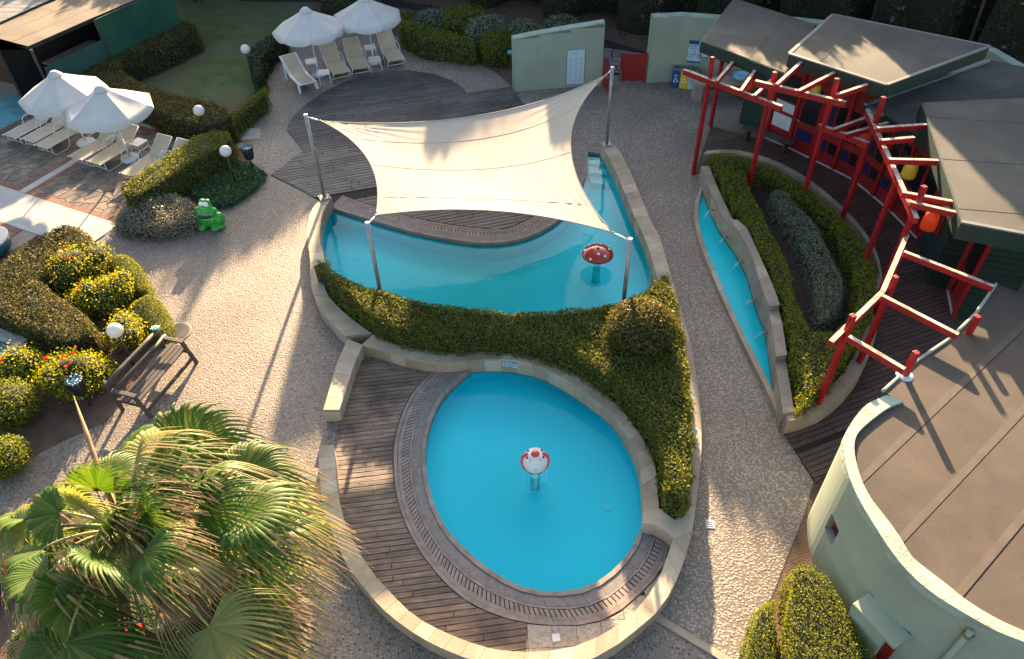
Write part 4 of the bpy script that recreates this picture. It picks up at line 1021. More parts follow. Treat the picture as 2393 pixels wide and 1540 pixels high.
for a, b in zip(cuts[:-1], cuts[1:]):
    pa, pb = at_s(a), at_s(b)
    for z0, z1 in zip(zc[:-1], zc[1:]):
        if a >= sw - ww / 2 - 1e-4 and b <= sw + ww / 2 + 1e-4 and z0 == zc[1]: continue
        mb.add([(pa.x, pa.y, z0), (pb.x, pb.y, z0), (pb.x, pb.y, z1), (pa.x, pa.y, z1)], [(0, 1, 2, 3)])
mb.build('wall', mat['green_wall'], rb)
l, r_ = at_s(sw - ww / 2), at_s(sw + ww / 2); d = (r_ - l).normalized(); inn = Vector((-d.y, d.x, 0)); inn = inn if inn.x > 0 else -inn
mb = MB()
o4 = [(l, zc[1]), (r_, zc[1]), (r_, zc[2]), (l, zc[2])]
for (a, za), (b, zb) in zip(o4, o4[1:] + o4[:1]):
    mb.add([(a.x, a.y, za), (b.x, b.y, zb), (b.x + inn.x * 0.16, b.y + inn.y * 0.16, zb), (a.x + inn.x * 0.16, a.y + inn.y * 0.16, za)], [(0, 1, 2, 3)])
mb.build('window_reveal', mat['green_wall'], rb)
c = (l + r_) / 2 + inn * 0.14
wf = MB().box((c.x, c.y, zw), (ww, 0.04, wh), math.atan2(d.y, d.x)).build('window_frame', mat['red'], rb)
MB().box((c.x - inn.x * 0.022, c.y - inn.y * 0.022, zw), (ww - 0.14, 0.02, wh - 0.14), math.atan2(d.y, d.x)).build('pane', mat['glassd'], wf)
# little canopy, cupboard and red door by the hedge
cq, cd = hit_wall((2075, 1438), wl_line)
cd = cd if cd.x > 0 else -cd; cn_ = Vector((cd.y, -cd.x, 0)); cn_ = cn_ if cn_.y < 0 else -cn_
def oriented(c, along, out, z, sx, sy, sz, name, mt, par, bv=0.0):
    q = c + cd * along + cn_ * out
    return MB().box((q.x, q.y, z), (sx, sy, sz), math.atan2(cd.y, cd.x)).build(name, mt, par, bevel=bv)
ca = oriented(cq, 0.0, 0.16, cq.z, 0.80, 0.36, 0.07, 'canopy', mat['green_wall'], rb, 0.006)
oriented(cq, -0.385, 0.15, cq.z - 0.08, 0.04, 0.34, 0.16, 'canopy_side', mat['green_wall'], ca)
oriented(cq, -0.12, 0.09, cq.z - 0.55, 0.62, 0.20, 0.9, 'cupboard', mat['green_wall'], rb, 0.006)
oriented(cq, 0.27, 0.03, cq.z - 0.85, 0.16, 0.05, 1.5, 'door', mat['redwall'], rb)
pq, pd = hit_wall((2274, 1470), wl_line)
if pq is not None:
    o_ = pq + Vector((cn_.x * 0.05, cn_.y * 0.05, 0))
    pp_ = MB().tube([(o_.x, o_.y, pq.z), (o_.x, o_.y, 0.02)], 0.045, 10).build('downpipe', mat['green_wall'], rb, True)
    MB().box((o_.x, o_.y, pq.z - 0.12), (0.13, 0.13, 0.03), 0.4).build('bracket', mat['brass'], pp_)
# patch of white mastic round the near post
MB().lathe([(0.16, 0.0), (0.14, 0.02), (0.09, 0.035)], 14, (t1.x, t1.y, 2.41)).build('mastic_patch', mat['whitep'], struct_roof, True)
# strip of soil along the foot of the building
struct(MB().sheet(PP([(1905, 1130), (1882, 1200), (1815, 1375), (1770, 1470), (1735, 1560), (1720, 1800), (2600, 1800), (2200, 1300)]), 0.016).build('soil_bed', mat['soil']))

# ------------------------------------------------------------------ pale green garden walls and gate
def green_wall(name, label, base_px, tops, th, cap=True, zb=0.0, extra=None):
    """rendered wall over a plan line; top height may change along it"""
    line = [P(a, b, zb) for a, b in base_px] if not extra else extra
    n = len(line); c = line[0]
    t = thing(name, label, 'wall', (c.x, c.y, 0))
    mb = MB(); cp = MB()
    off = []
    for i in range(n):
        d = (line[min(i + 1, n - 1)] - line[max(i - 1, 0)]).normalized(); nn = Vector((-d.y, d.x, 0)); nn = nn if nn.y > 0 else -nn
        off.append(line[i] + nn * th)
    vs = []
    for i in range(n):
        a, b = line[i], off[i]; vs += [(a.x, a.y, 0), (b.x, b.y, 0), (b.x, b.y, tops[i]), (a.x, a.y, tops[i])]
    fs = []
    for i in range(n - 1):
        for k in range(4): fs.append((i * 4 + k, (i + 1) * 4 + k, (i + 1) * 4 + (k + 1) % 4, i * 4 + (k + 1) % 4))
    fs += [(3, 2, 1, 0), tuple((n - 1) * 4 + k for k in range(4))]
    mb.add(vs, fs).build('wall_body', mat['green_wall'], t, bevel=0.02)
    for i in range(n - 1):
        p = [line[i], line[i + 1], off[i + 1], off[i]]
        z = [tops[i], tops[i + 1], tops[i + 1], tops[i]]
        cp.prism(p, min(z) - 0.02, [q + 0.02 for q in z])
    cp.build('wall_cap', mat['green_cap'], t)
    return t, line
gl, gll = green_wall('garden_wall', 'pale green rendered wall with the white notice board, left of the red gate', [(1201, 216), (1260, 210), (1330, 205), (1404, 201)], [1.95, 2.05, 2.17, 2.3], 0.32)
wpts = [P(1509, 195)] + [P(a, b, 2.4) for a, b in ((1600, 47), (1700, 46), (1860, 50), (2000, 66), (2160, 88), (2310, 120), (2392, 168), (2480, 230))]
wpts = [Vector((q.x, q.y, 0)) for q in wpts]; wpts[1].y = wpts[0].y + 0.05
wr, wrl = green_wall('garden_wall', 'long curved pale green wall behind the hut, right of the red gate', None, [2.4] * len(wpts), 0.34, extra=wpts)
# red gates
ga_, gb_ = P(1506, 194), P(1446, 193)
t = thing('gate', 'red metal gate leaf standing open against the right garden wall', 'gate', (ga_.x, ga_.y, 0))
MB().beam(ga_ + Vector((0, 0, 0.58)), gb_ + Vector((0, 0, 0.58)), 0.05, 1.0).build('leaf', mat['redwall'], t, bevel=0.006)
MB().beam(ga_ + Vector((0, -0.03, 1.07)), gb_ + Vector((0, -0.03, 1.07)), 0.07, 0.05).build('rail', mat['red'], t)
MB().box((gb_.x + 0.04, gb_.y - 0.04, 0.3), (0.03, 0.03, 0.45)).build('drop_bolt', mat['steel'], t)
MB().box((ga_.x - 0.03, ga_.y, 0.56), (0.07, 0.07, 1.12)).build('hinge_post', mat['red'], t)
ha = gll[-1] + Vector((0.06, -0.05, 0)); hb = ha + Vector((0.14, -0.75, 0))
t = thing('gate', 'red gate leaf seen edge-on at the end of the left garden wall', 'gate', (ha.x, ha.y, 0))
MB().beam(ha + Vector((0, 0, 0.58)), hb + Vector((0, 0, 0.58)), 0.05, 1.0).build('leaf', mat['redwall'], t, bevel=0.006)
MB().beam(hb + Vector((-0.02, 0.1, 0.66)), hb + Vector((-0.16, 0.1, 0.66)), 0.025, 0.025).build('handle', mat['steel'], t)
# notice board on the left wall
q, d = hit_wall((1344, 165), gll); d = d if d.x > 0 else -d; a = math.atan2(d.y, d.x); n_ = Vector((d.y, -d.x, 0)); n_ = n_ if n_.y < 0 else -n_
q0, _ = hit_wall((1344, 116), gll); q1_, _ = hit_wall((1340, 222), gll)
zt, zb = q0.z, max(q1_.z, 0.15) if q1_ else 0.2
t = thing('notice_board', 'tall narrow white notice board with small printed blocks on the pale green wall', 'sign', (q.x, q.y, zb))
c = q + n_ * 0.03
MB().box((c.x, c.y, (zt + zb) / 2), (0.62, 0.03, zt - zb), a).build('board', mat['signblue'], t)
MB().box((c.x, c.y + 0.006, (zt + zb) / 2), (0.66, 0.022, zt - zb + 0.04), a).build('frame', mat['steel'], t)
for i in range(6):
    for j in range(3):
        e = c + d * (-0.18 + 0.18 * j) + n_ * 0.017
        zz_ = zt - 0.28 - i * (zt - zb - 0.4) / 5.5
        MB().box((e.x, e.y, zz_), (0.05, 0.004, 0.03), a).box((e.x, e.y, zz_ - 0.06), (0.12, 0.004, 0.012), a).box((e.x, e.y, zz_ - 0.085), (0.12, 0.004, 0.008), a).box((e.x, e.y, zz_ - 0.105), (0.10, 0.004, 0.008), a).build('printed_block', mat['inkpale'], t)
e = c + n_ * 0.017; MB().box((e.x, e.y, zt - 0.14), (0.2, 0.004, 0.02), a).box((e.x, e.y, zt - 0.08), (0.05, 0.004, 0.04), a).build('heading', mat['inkpale'], t)
# poster on the right wall
q, d = hit_wall((1624, 120), wrl); d = d if d.x > 0 else -d; a = math.atan2(d.y, d.x); n_ = Vector((d.y, -d.x, 0)); n_ = n_ if n_.y < 0 else -n_
qt, _ = hit_wall((1626, 94), wrl); qb, _ = hit_wall((1622, 146), wrl)
t = thing('wall_poster', 'white and blue poster of four panels on the wall beside the hut roof', 'poster', (q.x, q.y, qb.z))
c = q + n_ * 0.02; hh = qt.z - qb.z
def on(dx, z, sx, sz, nm, mt, k=0.014): 
    e = c + d * dx + n_ * k; MB().box((e.x, e.y, z), (sx, 0.006, sz), a).build(nm, mt, t)
MB().box((c.x, c.y, (qt.z + qb.z) / 2), (0.5, 0.02, hh), a).build('sheet', mat['signblue'], t)
on(0, qt.z - hh * 0.085, 0.5, hh * 0.17, 'blue_band', mat['binblue']); on(0, qb.z + 0.025, 0.5, 0.05, 'blue_band', mat['binblue'])
for dx in (-0.125, 0.125):
    for zz_ in (qt.z - hh * 0.25, qt.z - hh * 0.63):
        put_text('Cudok', 0.095, mat['inkblue'], t, Vector((c.x, c.y, zz_)) + d * dx + n_ * 0.014 - t.location, (R(90), 0, a))
        on(dx, zz_ - 0.08, 0.16, 0.012, 'printed_line', mat['ink']); on(dx, zz_ - 0.11, 0.13, 0.012, 'printed_line', mat['ink']); on(dx + 0.08, zz_ - 0.22, 0.035, 0.035, 'printed_mark', mat['inkblue'])
on(0.0, qt.z - hh * 0.36, 0.008, hh * 0.6, 'printed_line', mat['inkblue'])
e = c + d * 0.14 + n_ * 0.02; MB().lathe([(0.055, -0.003), (0.055, 0.003)], 16, (0, 0, 0))
on(0.14, qt.z - hh * 0.085, 0.07, 0.09, 'round_mark', mat['whitep'], 0.02)
q2, _ = hit_wall((1644, 128), wrl)
t = thing('wall_poster', 'small white and dark notice on the wall just under the hut roof edge', 'poster', q2 + n_ * 0.02)
o = MB().box((0, 0, 0), (0.3, 0.02, 0.3), 0).build('sheet', mat['whitep']); o.parent = t
o = MB().box((0, -0.013, -0.1), (0.3, 0.01, 0.08), 0).build('dark_band', mat['ink']); o.parent = t; t.rotation_euler = (0, 0, a)
# recycling bins: one cabinet of three
q = P(1566, 205); e = P(1624, 211); d = (e - q).normalized(); a = math.atan2(d.y, d.x); back_ = Vector((-d.y, d.x, 0)); W3 = (e - q).length
t = thing('recycling_station', 'three-part recycling bin in blue, yellow and white against the pale green wall', 'bin', (q.x, q.y, 0))
def arrows(cx, z, s, mt):
    mb = MB()
    for k in range(3):
        an = k * 2 * math.pi / 3 + math.pi / 2
        p = [(math.cos(an + b) * s * rr, math.sin(an + b) * s * rr) for b, rr in ((-0.75, 1.0), (0.25, 1.0), (0.25, 1.3), (0.95, 0.85), (0.25, 0.4), (0.25, 0.62), (-0.75, 0.62))]
        vs = [cx + d * x - back_ * 0.016 + Vector((0, 0, z + y)) for x, y in p]
        mb.add(vs, [(0, 1, 5, 6), (2, 3, 4)])
    mb.build('recycling_mark', mt, t)
for k, (mt, ik) in enumerate(((mat['binblue'], mat['white']), (mat['binyel'], mat['white']), (mat['signblue'], mat['ink']))):
    c = q + d * (W3 * (k + 0.5) / 3) + back_ * 0.19
    b = MB().box((c.x, c.y, 0.34), (W3 / 3 - 0.006, 0.38, 0.66), a).build('bin_body', mt, t, bevel=0.006)
    arrows(q + d * (W3 * (k + 0.5) / 3), 0.30, 0.085, ik)
    for zz_ in ((0.50,) if k == 0 else (0.46, 0.50)):
        f = q + d * (W3 * (k + 0.5) / 3) - back_ * 0.004; MB().box((f.x, f.y, zz_), (0.10, 0.006, 0.012), a).build('lettering', ik, t)
    if k == 0: put_text('Paper', 0.06, ik, t, q + d * (W3 / 6) - back_ * 0.004 + Vector((0, 0, 0.455)) - t.location, (R(90), 0, a))
    MB().box((c.x, c.y, 0.685), (W3 / 3 - 0.002, 0.40, 0.04), a).build('lid', mat['bingrey'], t, bevel=0.006)
    MB().box((c.x, c.y, 0.705), (0.2, 0.11, 0.012), a).build('slot', mat['black'], t)
# stone counter with basin
q = P(1700, 205, 0); t = thing('wash_stand', 'brown stone wash stand with a round blue basin below the hut roof edge', 'washbasin', (q.x + 0.4, q.y + 0.5, 0))
c = P(1722, 192, 0.7)
MB().box((c.x - 0.4, c.y + 0.2, 0.66), (2.2, 0.55, 0.12), 0.05).build('counter', mat['stone_counter'], t, bevel=0.01)
for dx in (-1.3, 0.5): MB().box((c.x + dx, c.y + 0.2, 0.3), (0.25, 0.45, 0.6), 0.05).build('support', mat['stone_counter'], t)
MB().lathe([(0.12, 0.72), (0.24, 0.80), (0.30, 0.92), (0.27, 0.92), (0.20, 0.80), (0.05, 0.76)], 24, (c.x + 0.15, c.y + 0.1, 0)).build('basin', mat['basin'], t, True)
MB().tube([(c.x + 0.15, c.y + 0.42, 0.72), (c.x + 0.15, c.y + 0.42, 1.05), (c.x + 0.15, c.y + 0.25, 1.08)], 0.018, 8).build('tap', mat['basin'], t, True)
# blue garden tap on a post
q = P(1191, 160); t = thing('garden_light', 'small blue-topped garden light on a post beside the left end of the pale green wall', 'garden light', (q.x, q.y, 0))
MB().tube([(q.x, q.y, 0), (q.x, q.y, 0.6)], 0.025, 8).build('post', mat['bark'], t); MB().lathe([(0.10, 0.58), (0.11, 0.66), (0.05, 0.72)], 12, (q.x, q.y, 0)).build('head', mat['basin'], t, True)

# ------------------------------------------------------------------ back path and planting strip
pth = struct(MB().sheet(PP([(560, -20), (740, -12), (900, -8), (960, 6), (1100, 28), (1200, 50), (1330, 75), (1420, 95), (1520, 125), (1520, 180), (1410, 175), (1405, 110), (1300, 88), (1190, 66), (1100, 45), (960, 22), (880, 12), (740, 6), (560, 4)]), 0.012).build('back_path', mat['joint']))

def voronoi_pave(poly, cell, gap, z0, z1, name, mtl, parent, seed=1, holes=()):
    """irregular flat stones filling a plan outline"""
    rg = np.random.default_rng(seed)
    xs = [q.x for q in poly]; ys = [q.y for q in poly]
    nx = int((max(xs) - min(xs)) / cell) + 3; ny = int((max(ys) - min(ys)) / cell) + 3
    pts = np.array([(min(xs) + (i - 1 + 0.5 + rg.uniform(-0.42, 0.42) + (j % 2) * 0.5) * cell, min(ys) + (j - 1 + 0.5 + rg.uniform(-0.42, 0.42)) * cell) for i in range(nx) for j in range(ny)])
    ins = _inside(pts, poly); made = 0
    base = poly if area2(poly) > 0 else poly[::-1]
    near_ok = ins | (_edge_dist(pts, poly) < cell * 0.75)
    for i in np.nonzero(near_ok)[0]:
        c = pts[i]; s = cell * 1.6
        cp = [Vector((c[0] + a * s, c[1] + b * s, 0)) for a, b in ((-1, -1), (1, -1), (1, 1), (-1, 1))]
        d = np.linalg.norm(pts - c, axis=1)
        for j in np.argsort(d)[1:16]:
            nvec = (pts[j] - c) / d[j]; cp = clip(cp, nvec, float(nvec @ (pts[j] + c) / 2 - gap / 2))
            if len(cp) < 3: break
        if len(cp) < 3: continue
        if any(not b for b in _inside(np.array([(q.x, q.y) for q in cp]), base)):
            for a, b in zip(base, base[1:] + base[:1]):
                if (b - a).length < 1e-4: continue
                nn = Vector((b.y - a.y, a.x - b.x, 0)).normalized(); cp = clip(cp, (nn.x, nn.y), nn.x * a.x + nn.y * a.y)
                if len(cp) < 3: break
        if len(cp) < 3 or abs(area2(cp)) < 0.01: continue
        MB().prism(cp, z0, z1 + rg.uniform(-0.003, 0.003)).build(name, mtl, parent); made += 1
    return made
# only the stretch beyond the gate shows its stones
voronoi_pave(PP([(1408, 170), (1405, 112), (1520, 130), (1515, 175)]), 0.5, 0.05, 0.012, 0.03, 'path_stone', mat['path'], pth, 5)

# ------------------------------------------------------------------ left terrace: flagstones, red strips, pale tiles
O_ = P(60.4, 453.5); uA = (P(187.5, 377.5) - O_).normalized(); vB = Vector((uA.y, -uA.x, 0))
if vB.dot(P(247.5, 518.8) - O_) < 0: vB = -vB
def UV(u_, v_): return O_ + uA * u_ + vB * v_
def uv_of(px):
    q = P(*px) - O_; return q.dot(uA), q.dot(vB)
vend = uv_of((247, 519))[1]; uend = uv_of((333, 297))[0]; ulow = uv_of((60, 541))[0]
tp = [UV(-7, -14), UV(-7, 2.2), UV(ulow, 2.2), UV(-0.6, vend + 0.55), UV(uend + 0.5, vend + 0.8), UV(uend + 0.5, -14)]
terr = struct(MB().sheet(tp, 0.015).build('flagstone_terrace', mat['flaggrout']))
def quad(u0, u1, v0, v1): return [UV(u0, v0), UV(u1, v0), UV(u1, v1), UV(u0, v1)]
def redstrip(u0, u1, v0, v1):
    L_, W_ = (u1 - u0, v1 - v0); along_u = L_ > W_; nseg = max(1, int(max(L_, W_) / 0.55))
    for k in range(nseg):
        a, b = k / nseg, (k + 1) / nseg
        qd = quad(u0 + L_ * a + 0.003, u0 + L_ * b - 0.003, v0, v1) if along_u else quad(u0, u1, v0 + W_ * a + 0.003, v0 + W_ * b - 0.003)
        MB().prism(qd, 0.01, 0.034 + random.uniform(0, 0.002)).build('red_strip', mat['redstrip'], terr)
rs = 0.17
def panel_frame(u0, u1, v0, v1, seed, cell=0.34):
    redstrip(u0, u1, v0, v0 + rs); redstrip(u0, u1, v1 - rs, v1)
    redstrip(u0, u0 + rs, v0 + rs, v1 - rs); redstrip(u1 - rs, u1, v0 + rs, v1 - rs)
    voronoi_pave(quad(u0 + rs + 0.01, u1 - rs - 0.01, v0 + rs + 0.01, v1 - rs - 0.01), cell, 0.03, 0.01, 0.032, 'flagstone', mat['flag'], terr, seed)
def tiles(u0, u1, v0, v1, tu, tv, shift=0.5, mt=None):
    v_ = v0; r_i = 0
    while v_ < v1 - 0.02:
        e = min(v_ + tv, v1); u_ = u0 - (tu * shift if r_i % 2 else 0)
        while u_ < u1 - 0.02:
            a, b = max(u_, u0), min(u_ + tu, u1)
            if b - a > 0.04: MB().prism(quad(a + 0.003, b - 0.003, v_ + 0.003, e - 0.003), 0.01, 0.033 + random.uniform(-0.001, 0.002)).build('tile', mt or mat['tile'], terr)
            u_ += tu
        v_ = e; r_i += 1
panel_frame(0, uend, 0, vend, 3)
tiles(0, uend, -0.30, -0.01, 0.6, 0.29)
panel_frame(0, uend, -4.3, -0.31, 4)
tiles(ulow + 0.01, -0.01, -4.3, vend + 0.5, 0.36, 0.6)
redstrip(ulow - rs, ulow, -4.3, 1.6)
voronoi_pave(quad(ulow - 2.2, ulow - rs - 0.01, -4.3, 1.6), 0.5, 0.03, 0.01, 0.032, 'flagstone', mat['flag'], terr, 6)
tiles(ulow, uend, -6.3, -4.31, 0.6, 0.6, mt=mat['shadetile'])
panel_frame(0.5, uend - 1.0, -10.5, -6.31, 9, 0.6)
tiles(uend + 0.0, uend + 0.25, -4.3, vend, 0.6, 0.24)

# ------------------------------------------------------------------ shelter at the top left
tl = thing('shelter', 'long low shelter with a flat felt roof and green canvas sides beyond the terrace', 'building', (-14, 27, 0))
rz = 2.45
rp_ = PP([(66, 109), (216, 42.5), (320, -2), (480, -70), (300, -100), (132, 0), (0, 58), (-140, 110), (-60, 85), (0, 92)], rz)
rp_ = PP([(66, 109), (216, 42.5), (330, -6), (470, -66), (250, -50), (132, 0), (0, 58), (-120, 105), (-60, 76)], rz)
MB().prism(rp_, rz - 0.12, rz, bottom=True).build('roof', mat['black'], tl)
rf = tl.children[0]
u_ = (P(216, 42.5, rz) - P(66, 109, rz)).normalized()
for o in strips(rp_, math.atan2(u_.y, u_.x), 0.95, 0.012, rz, rz + 0.014, 'roofing_sheet', [mat['felt_tan']], tl, 2.8): o.parent = rf
c0, c1, c2_ = P(70, 112, rz), P(219.6, 44, rz), P(411, -12, rz)
tz = 0.0
nn = Vector((u_.y, -u_.x, 0))
cA = MB().beam(Vector((c1.x, c1.y, 1.22)) + nn * 0.02, Vector((c1.x, c1.y, 1.22)) + u_ * 3.6 + nn * 0.02, 0.03, 2.4).build('canvas_side', mat['tarp'], tl)
MB().beam(Vector((c0.x, c0.y, 0.85)) + u_ * 0.15, Vector((c1.x, c1.y, 0.85)), 0.03, 1.7).build('canvas_side', mat['tarpdark'], tl)
for s in (0.0, 1.0):
    q = c0.lerp(c1, s); MB().box((q.x, q.y, rz / 2), (0.09, 0.09, rz - 0.12), 0.4).build('post', mat['black'], tl)
q = c0 + Vector((-1.6, 0.75, 0)); MB().box((q.x, q.y, rz / 2), (0.09, 0.09, rz - 0.12), 0.4).build('post', mat['black'], tl)
MB().beam(Vector((c0.x, c0.y, 1.55)) + u_ * 0.6 - nn * 0.5, Vector((c1.x, c1.y, 1.55)) - nn * 0.5, 0.5, 0.05).build('counter', mat['bark'], tl)
bk_ = [Vector((q.x, q.y, 0)) for q in rp_]
MB().beam(Vector((c0.x, c0.y, 1.15)) - nn * 1.9, Vector((c1.x, c1.y, 1.15)) - nn * 1.9 + u_ * 4, 0.08, 2.3).build('back_wall', mat['black'], tl)
rr = thing('reed_roof', 'weathered grey reed roof beside the felt roof in the top left corner', 'roof', (-19, 29, 0))
rq = PP([(-300, 130), (0, 54), (128, -4), (200, -40), (-200, -60), (-400, 40)], 2.5)
base_rr = MB().prism(rq, 2.38, 2.5, bottom=True).build('roof_base', mat['joint'], rr)
for o in strips(rq, R(-8), 0.11, 0.015, 2.5, 2.53, 'reed_batten', [mat['reed']], rr): o.parent = base_rr
for px in ((-40, 60), (60, 28)):
    q = P(px[0], px[1], 2.4); MB().box((q.x, q.y + 0.3, 1.2), (0.1, 0.1, 2.38)).build('post', mat['black'], rr)

# lawn and beds
struct(MB().sheet(PP([(320, 60), (400, -30), (620, -25), (740, 8), (700, 55), (640, 85), (605, 120), (598, 165), (615, 200), (540, 255), (460, 232), (380, 212), (290, 172), (270, 145)]), 0.008).build('lawn', mat['lawn']))
struct(MB().sheet(PP([(-300, 520), (0, 600), (45, 578), (150, 520), (215, 545), (238, 600), (300, 600), (325, 660), (330, 690), (370, 720), (385, 788), (345, 850), (300, 925), (250, 985), (150, 1030), (60, 1075), (0, 1098), (-300, 1180)]), 0.018).build('soil_bed', mat['soil']))
struct(MB().sheet(PP([(-300, 1240), (0, 1205), (200, 1185), (450, 1210), (610, 1290), (690, 1390), (715, 1540), (690, 1850), (-300, 1850)]), 0.018).build('soil_bed', mat['soil']))
struct(MB().sheet(PP([(255, 500), (300, 440), (540, 320), (560, 350), (600, 395), (627, 410), (600, 442), (560, 470), (520, 486), (470, 505), (462, 520), (420, 540), (360, 548), (300, 543), (262, 535)]), 0.017).build('soil_bed', mat['soil']))
struct(MB().sheet(smooth(PP([(320, 128), (370, 100), (430, 84), (480, 92), (505, 125), (470, 150), (420, 172), (360, 192), (315, 172)]), 4, True), 0.012).build('worn_ground', mat['worn_grass']))
# concrete cover slab
MBc = MB().prism(PP([(555, 300), (608, 302), (608, 325), (560, 328)]), 0.0, 0.022).build('concrete_slab', mat['concrete']); struct(MBc)
# teal rounded tub at the left edge and the pool corner below it
q = P(5, 592, 0); t = thing('tub', 'teal rounded tub with a cream rim at the left edge of the photo', 'tub', (q.x - 0.25, q.y, 0))
c = Vector((q.x - 0.35, q.y, 0))
MB().lathe([(0.5, 0), (0.62, 0.12), (0.66, 0.3), (0.6, 0.42), (0.3, 0.5), (0.05, 0.52)], 26, (c.x, c.y, 0.02)).build('shell', mat['teal'], t, True)
MB().lathe([(0.60, 0.40), (0.68, 0.40), (0.69, 0.46), (0.6, 0.47)], 26, (c.x, c.y, 0.02)).build('rim', mat['cream'], t, True)
kb = thing('basin_kerb', 'grey stone kerb corner of a small water basin at the left edge below the long hedge', 'kerb', P(20, 800))
MB().beam(P(-60, 762, 0.12), P(62, 806, 0.12), 0.25, 0.24).build('kerb_stone', mat['concrete'], kb, bevel=0.01)
MB().beam(P(58, 806, 0.116), P(-10, 850, 0.116), 0.25, 0.232).build('kerb_stone', mat['concrete'], kb, bevel=0.01)
struct(MB().sheet(PP([(-60, 768), (50, 806), (-10, 838), (-60, 830)]), 0.1).build('basin_water', mat['teal']))

# ------------------------------------------------------------------ shade sail on four posts
def sail_post(xy, z0, ztop_px, label, plate=True, lean=None):
    z1 = zat(ztop_px, xy)
    t = thing('sail_post', label, 'post', (xy.x, xy.y, z0), group='steel posts of the shade sail')
    MB().tube([(xy.x, xy.y, z0), (xy.x, xy.y, z1)], 0.05, 14).build('pole', mat['steel'], t, True)
    MB().lathe([(0.056, -0.004), (0.056, 0.012), (0.04, 0.022)], 14, (xy.x, xy.y, z1)).build('cap', mat['whitemetal'], t)
    MB().box((xy.x, xy.y, z0 + 0.012), (0.30, 0.30, 0.024), 0.5).build('base_plate', mat['steel'], t)
    for a in range(4):
        x, y = xy.x + 0.15 * math.cos(a * 1.5708 + 1.28), xy.y + 0.15 * math.sin(a * 1.5708 + 1.28)
        MB().lathe([(0.016, 0), (0.016, 0.05), (0.008, 0.06)], 8, (x, y, z0 + 0.024)).build('bolt', mat['steel'], t)
    return Vector((xy.x, xy.y, z1 - 0.05))
FLp = P(758, 462, WT); FRp = P(1417, 338, WT)
NLp = HEDGE_BACK[4].lerp(HEDGE_BACK[5], 0.05) + Vector((0.0, 0.12, 0)); NRp = HEDGE_BACK[11].lerp(HEDGE_BACK[12], 0.2) + Vector((0.0, 0.12, 0))
aFL = sail_post(FLp, WT + 0.01, (718, 268), 'steel sail post on the far left end of the pool wall')
aFR = sail_post(FRp, WT + 0.01, (1437, 158), 'steel sail post at the far right end of the pool beside the path')
aNL = sail_post(NLp, 0.30, (845, 523), 'steel sail post behind the left part of the big clipped hedge')
aNR = sail_post(NRp, 0.30, (1464, 558), 'steel sail post next to the red mushroom, behind the hedge')
def corner(px, z): return P(px[0], px[1], z)
cFL = corner((750, 283), aFL.z - 0.05); cFR = corner((1418, 174), aFR.z - 0.05); cNL = corner((878, 503), aNL.z); cNR = corner((1430, 543), aNR.z)
sailt = thing('shade_sail', 'large four-cornered cream shade sail stretched over the big pool', 'shade sail', ((cFL + cNR) / 2))
cen = (cFL + cFR + cNL + cNR) / 4
def edge(a, b, k, sagz):
    def f(t):
        m = a.lerp(b, t); d = (b - a); n = Vector((-d.y, d.x, 0)).normalized()
        if n.dot(cen - (a + b) / 2) < 0: n = -n
        return m + n * (k * 4 * t * (1 - t)) + Vector((0, 0, -sagz * 4 * t * (1 - t)))
    return f
eT, eB, eL, eR = edge(cFL, cFR, 1.05, 0.05), edge(cNL, cNR, 0.50, 0.0), edge(cFL, cNL, 0.55, 0.0), edge(cFR, cNR, 1.0, 0.0)
def sail_at(s, t):
    c = eT(s) * (1 - t) + eB(s) * t + eL(t) * (1 - s) + eR(t) * s
    c -= cFL * (1 - s) * (1 - t) + cFR * s * (1 - t) + cNL * (1 - s) * t + cNR * s * t
    c.z -= 0.16 * 16 * s * (1 - s) * t * (1 - t)
    # creases pulled out of the corners
    for cs, ct in ((0, 0), (1, 0), (0, 1), (1, 1)):
        ds, dt = abs(s - cs), abs(t - ct); r = math.hypot(ds, dt)
        if r < 0.42 and r > 0.01: c.z += 0.022 * math.sin(math.atan2(dt, ds) * 22) * (1 - r / 0.42) ** 1.5
    return c
NS, NT = 90, 60; mb = MB()
vs = [sail_at(i / NS, j / NT) for j in range(NT + 1) for i in range(NS + 1)]
mb.add(vs, [(j * (NS + 1) + i, (j + 1) * (NS + 1) + i, (j + 1) * (NS + 1) + i + 1, j * (NS + 1) + i + 1) for j in range(NT) for i in range(NS)])
cl = mb.build('cloth', mat['sail'], sailt, True)
for tt in (0.24, 0.56, 0.86):
    MB().tube([sail_at(i / 40, tt + 0.02 * math.sin(i / 40 * 3)) + Vector((0, 0, 0.003)) for i in range(41)], 0.004, 5).build('seam', mat['seam'], cl, True)
for f in (eT, eB, eL, eR):
    MB().tube([f(i / 40) + Vector((0, 0, 0.002)) for i in range(41)], 0.014, 6).build('hem', mat['sail'], cl, True)
for c, a in ((cFL, aFL), (cFR, aFR), (cNL, aNL), (cNR, aNR)):
    d = (a - c)
    tb = MB().tube([c - d * 0.1, c + d * 0.25, c + d * 0.3, c + d * 0.7, c + d * 0.75, a], [0.010, 0.010, 0.022, 0.022, 0.010, 0.010], 8).build('turnbuckle', mat['whitemetal'], sailt, True)
    MB().ball(c + d * 0.06, 0.028, 10, 6).build('ring', mat['steel'], tb, True)

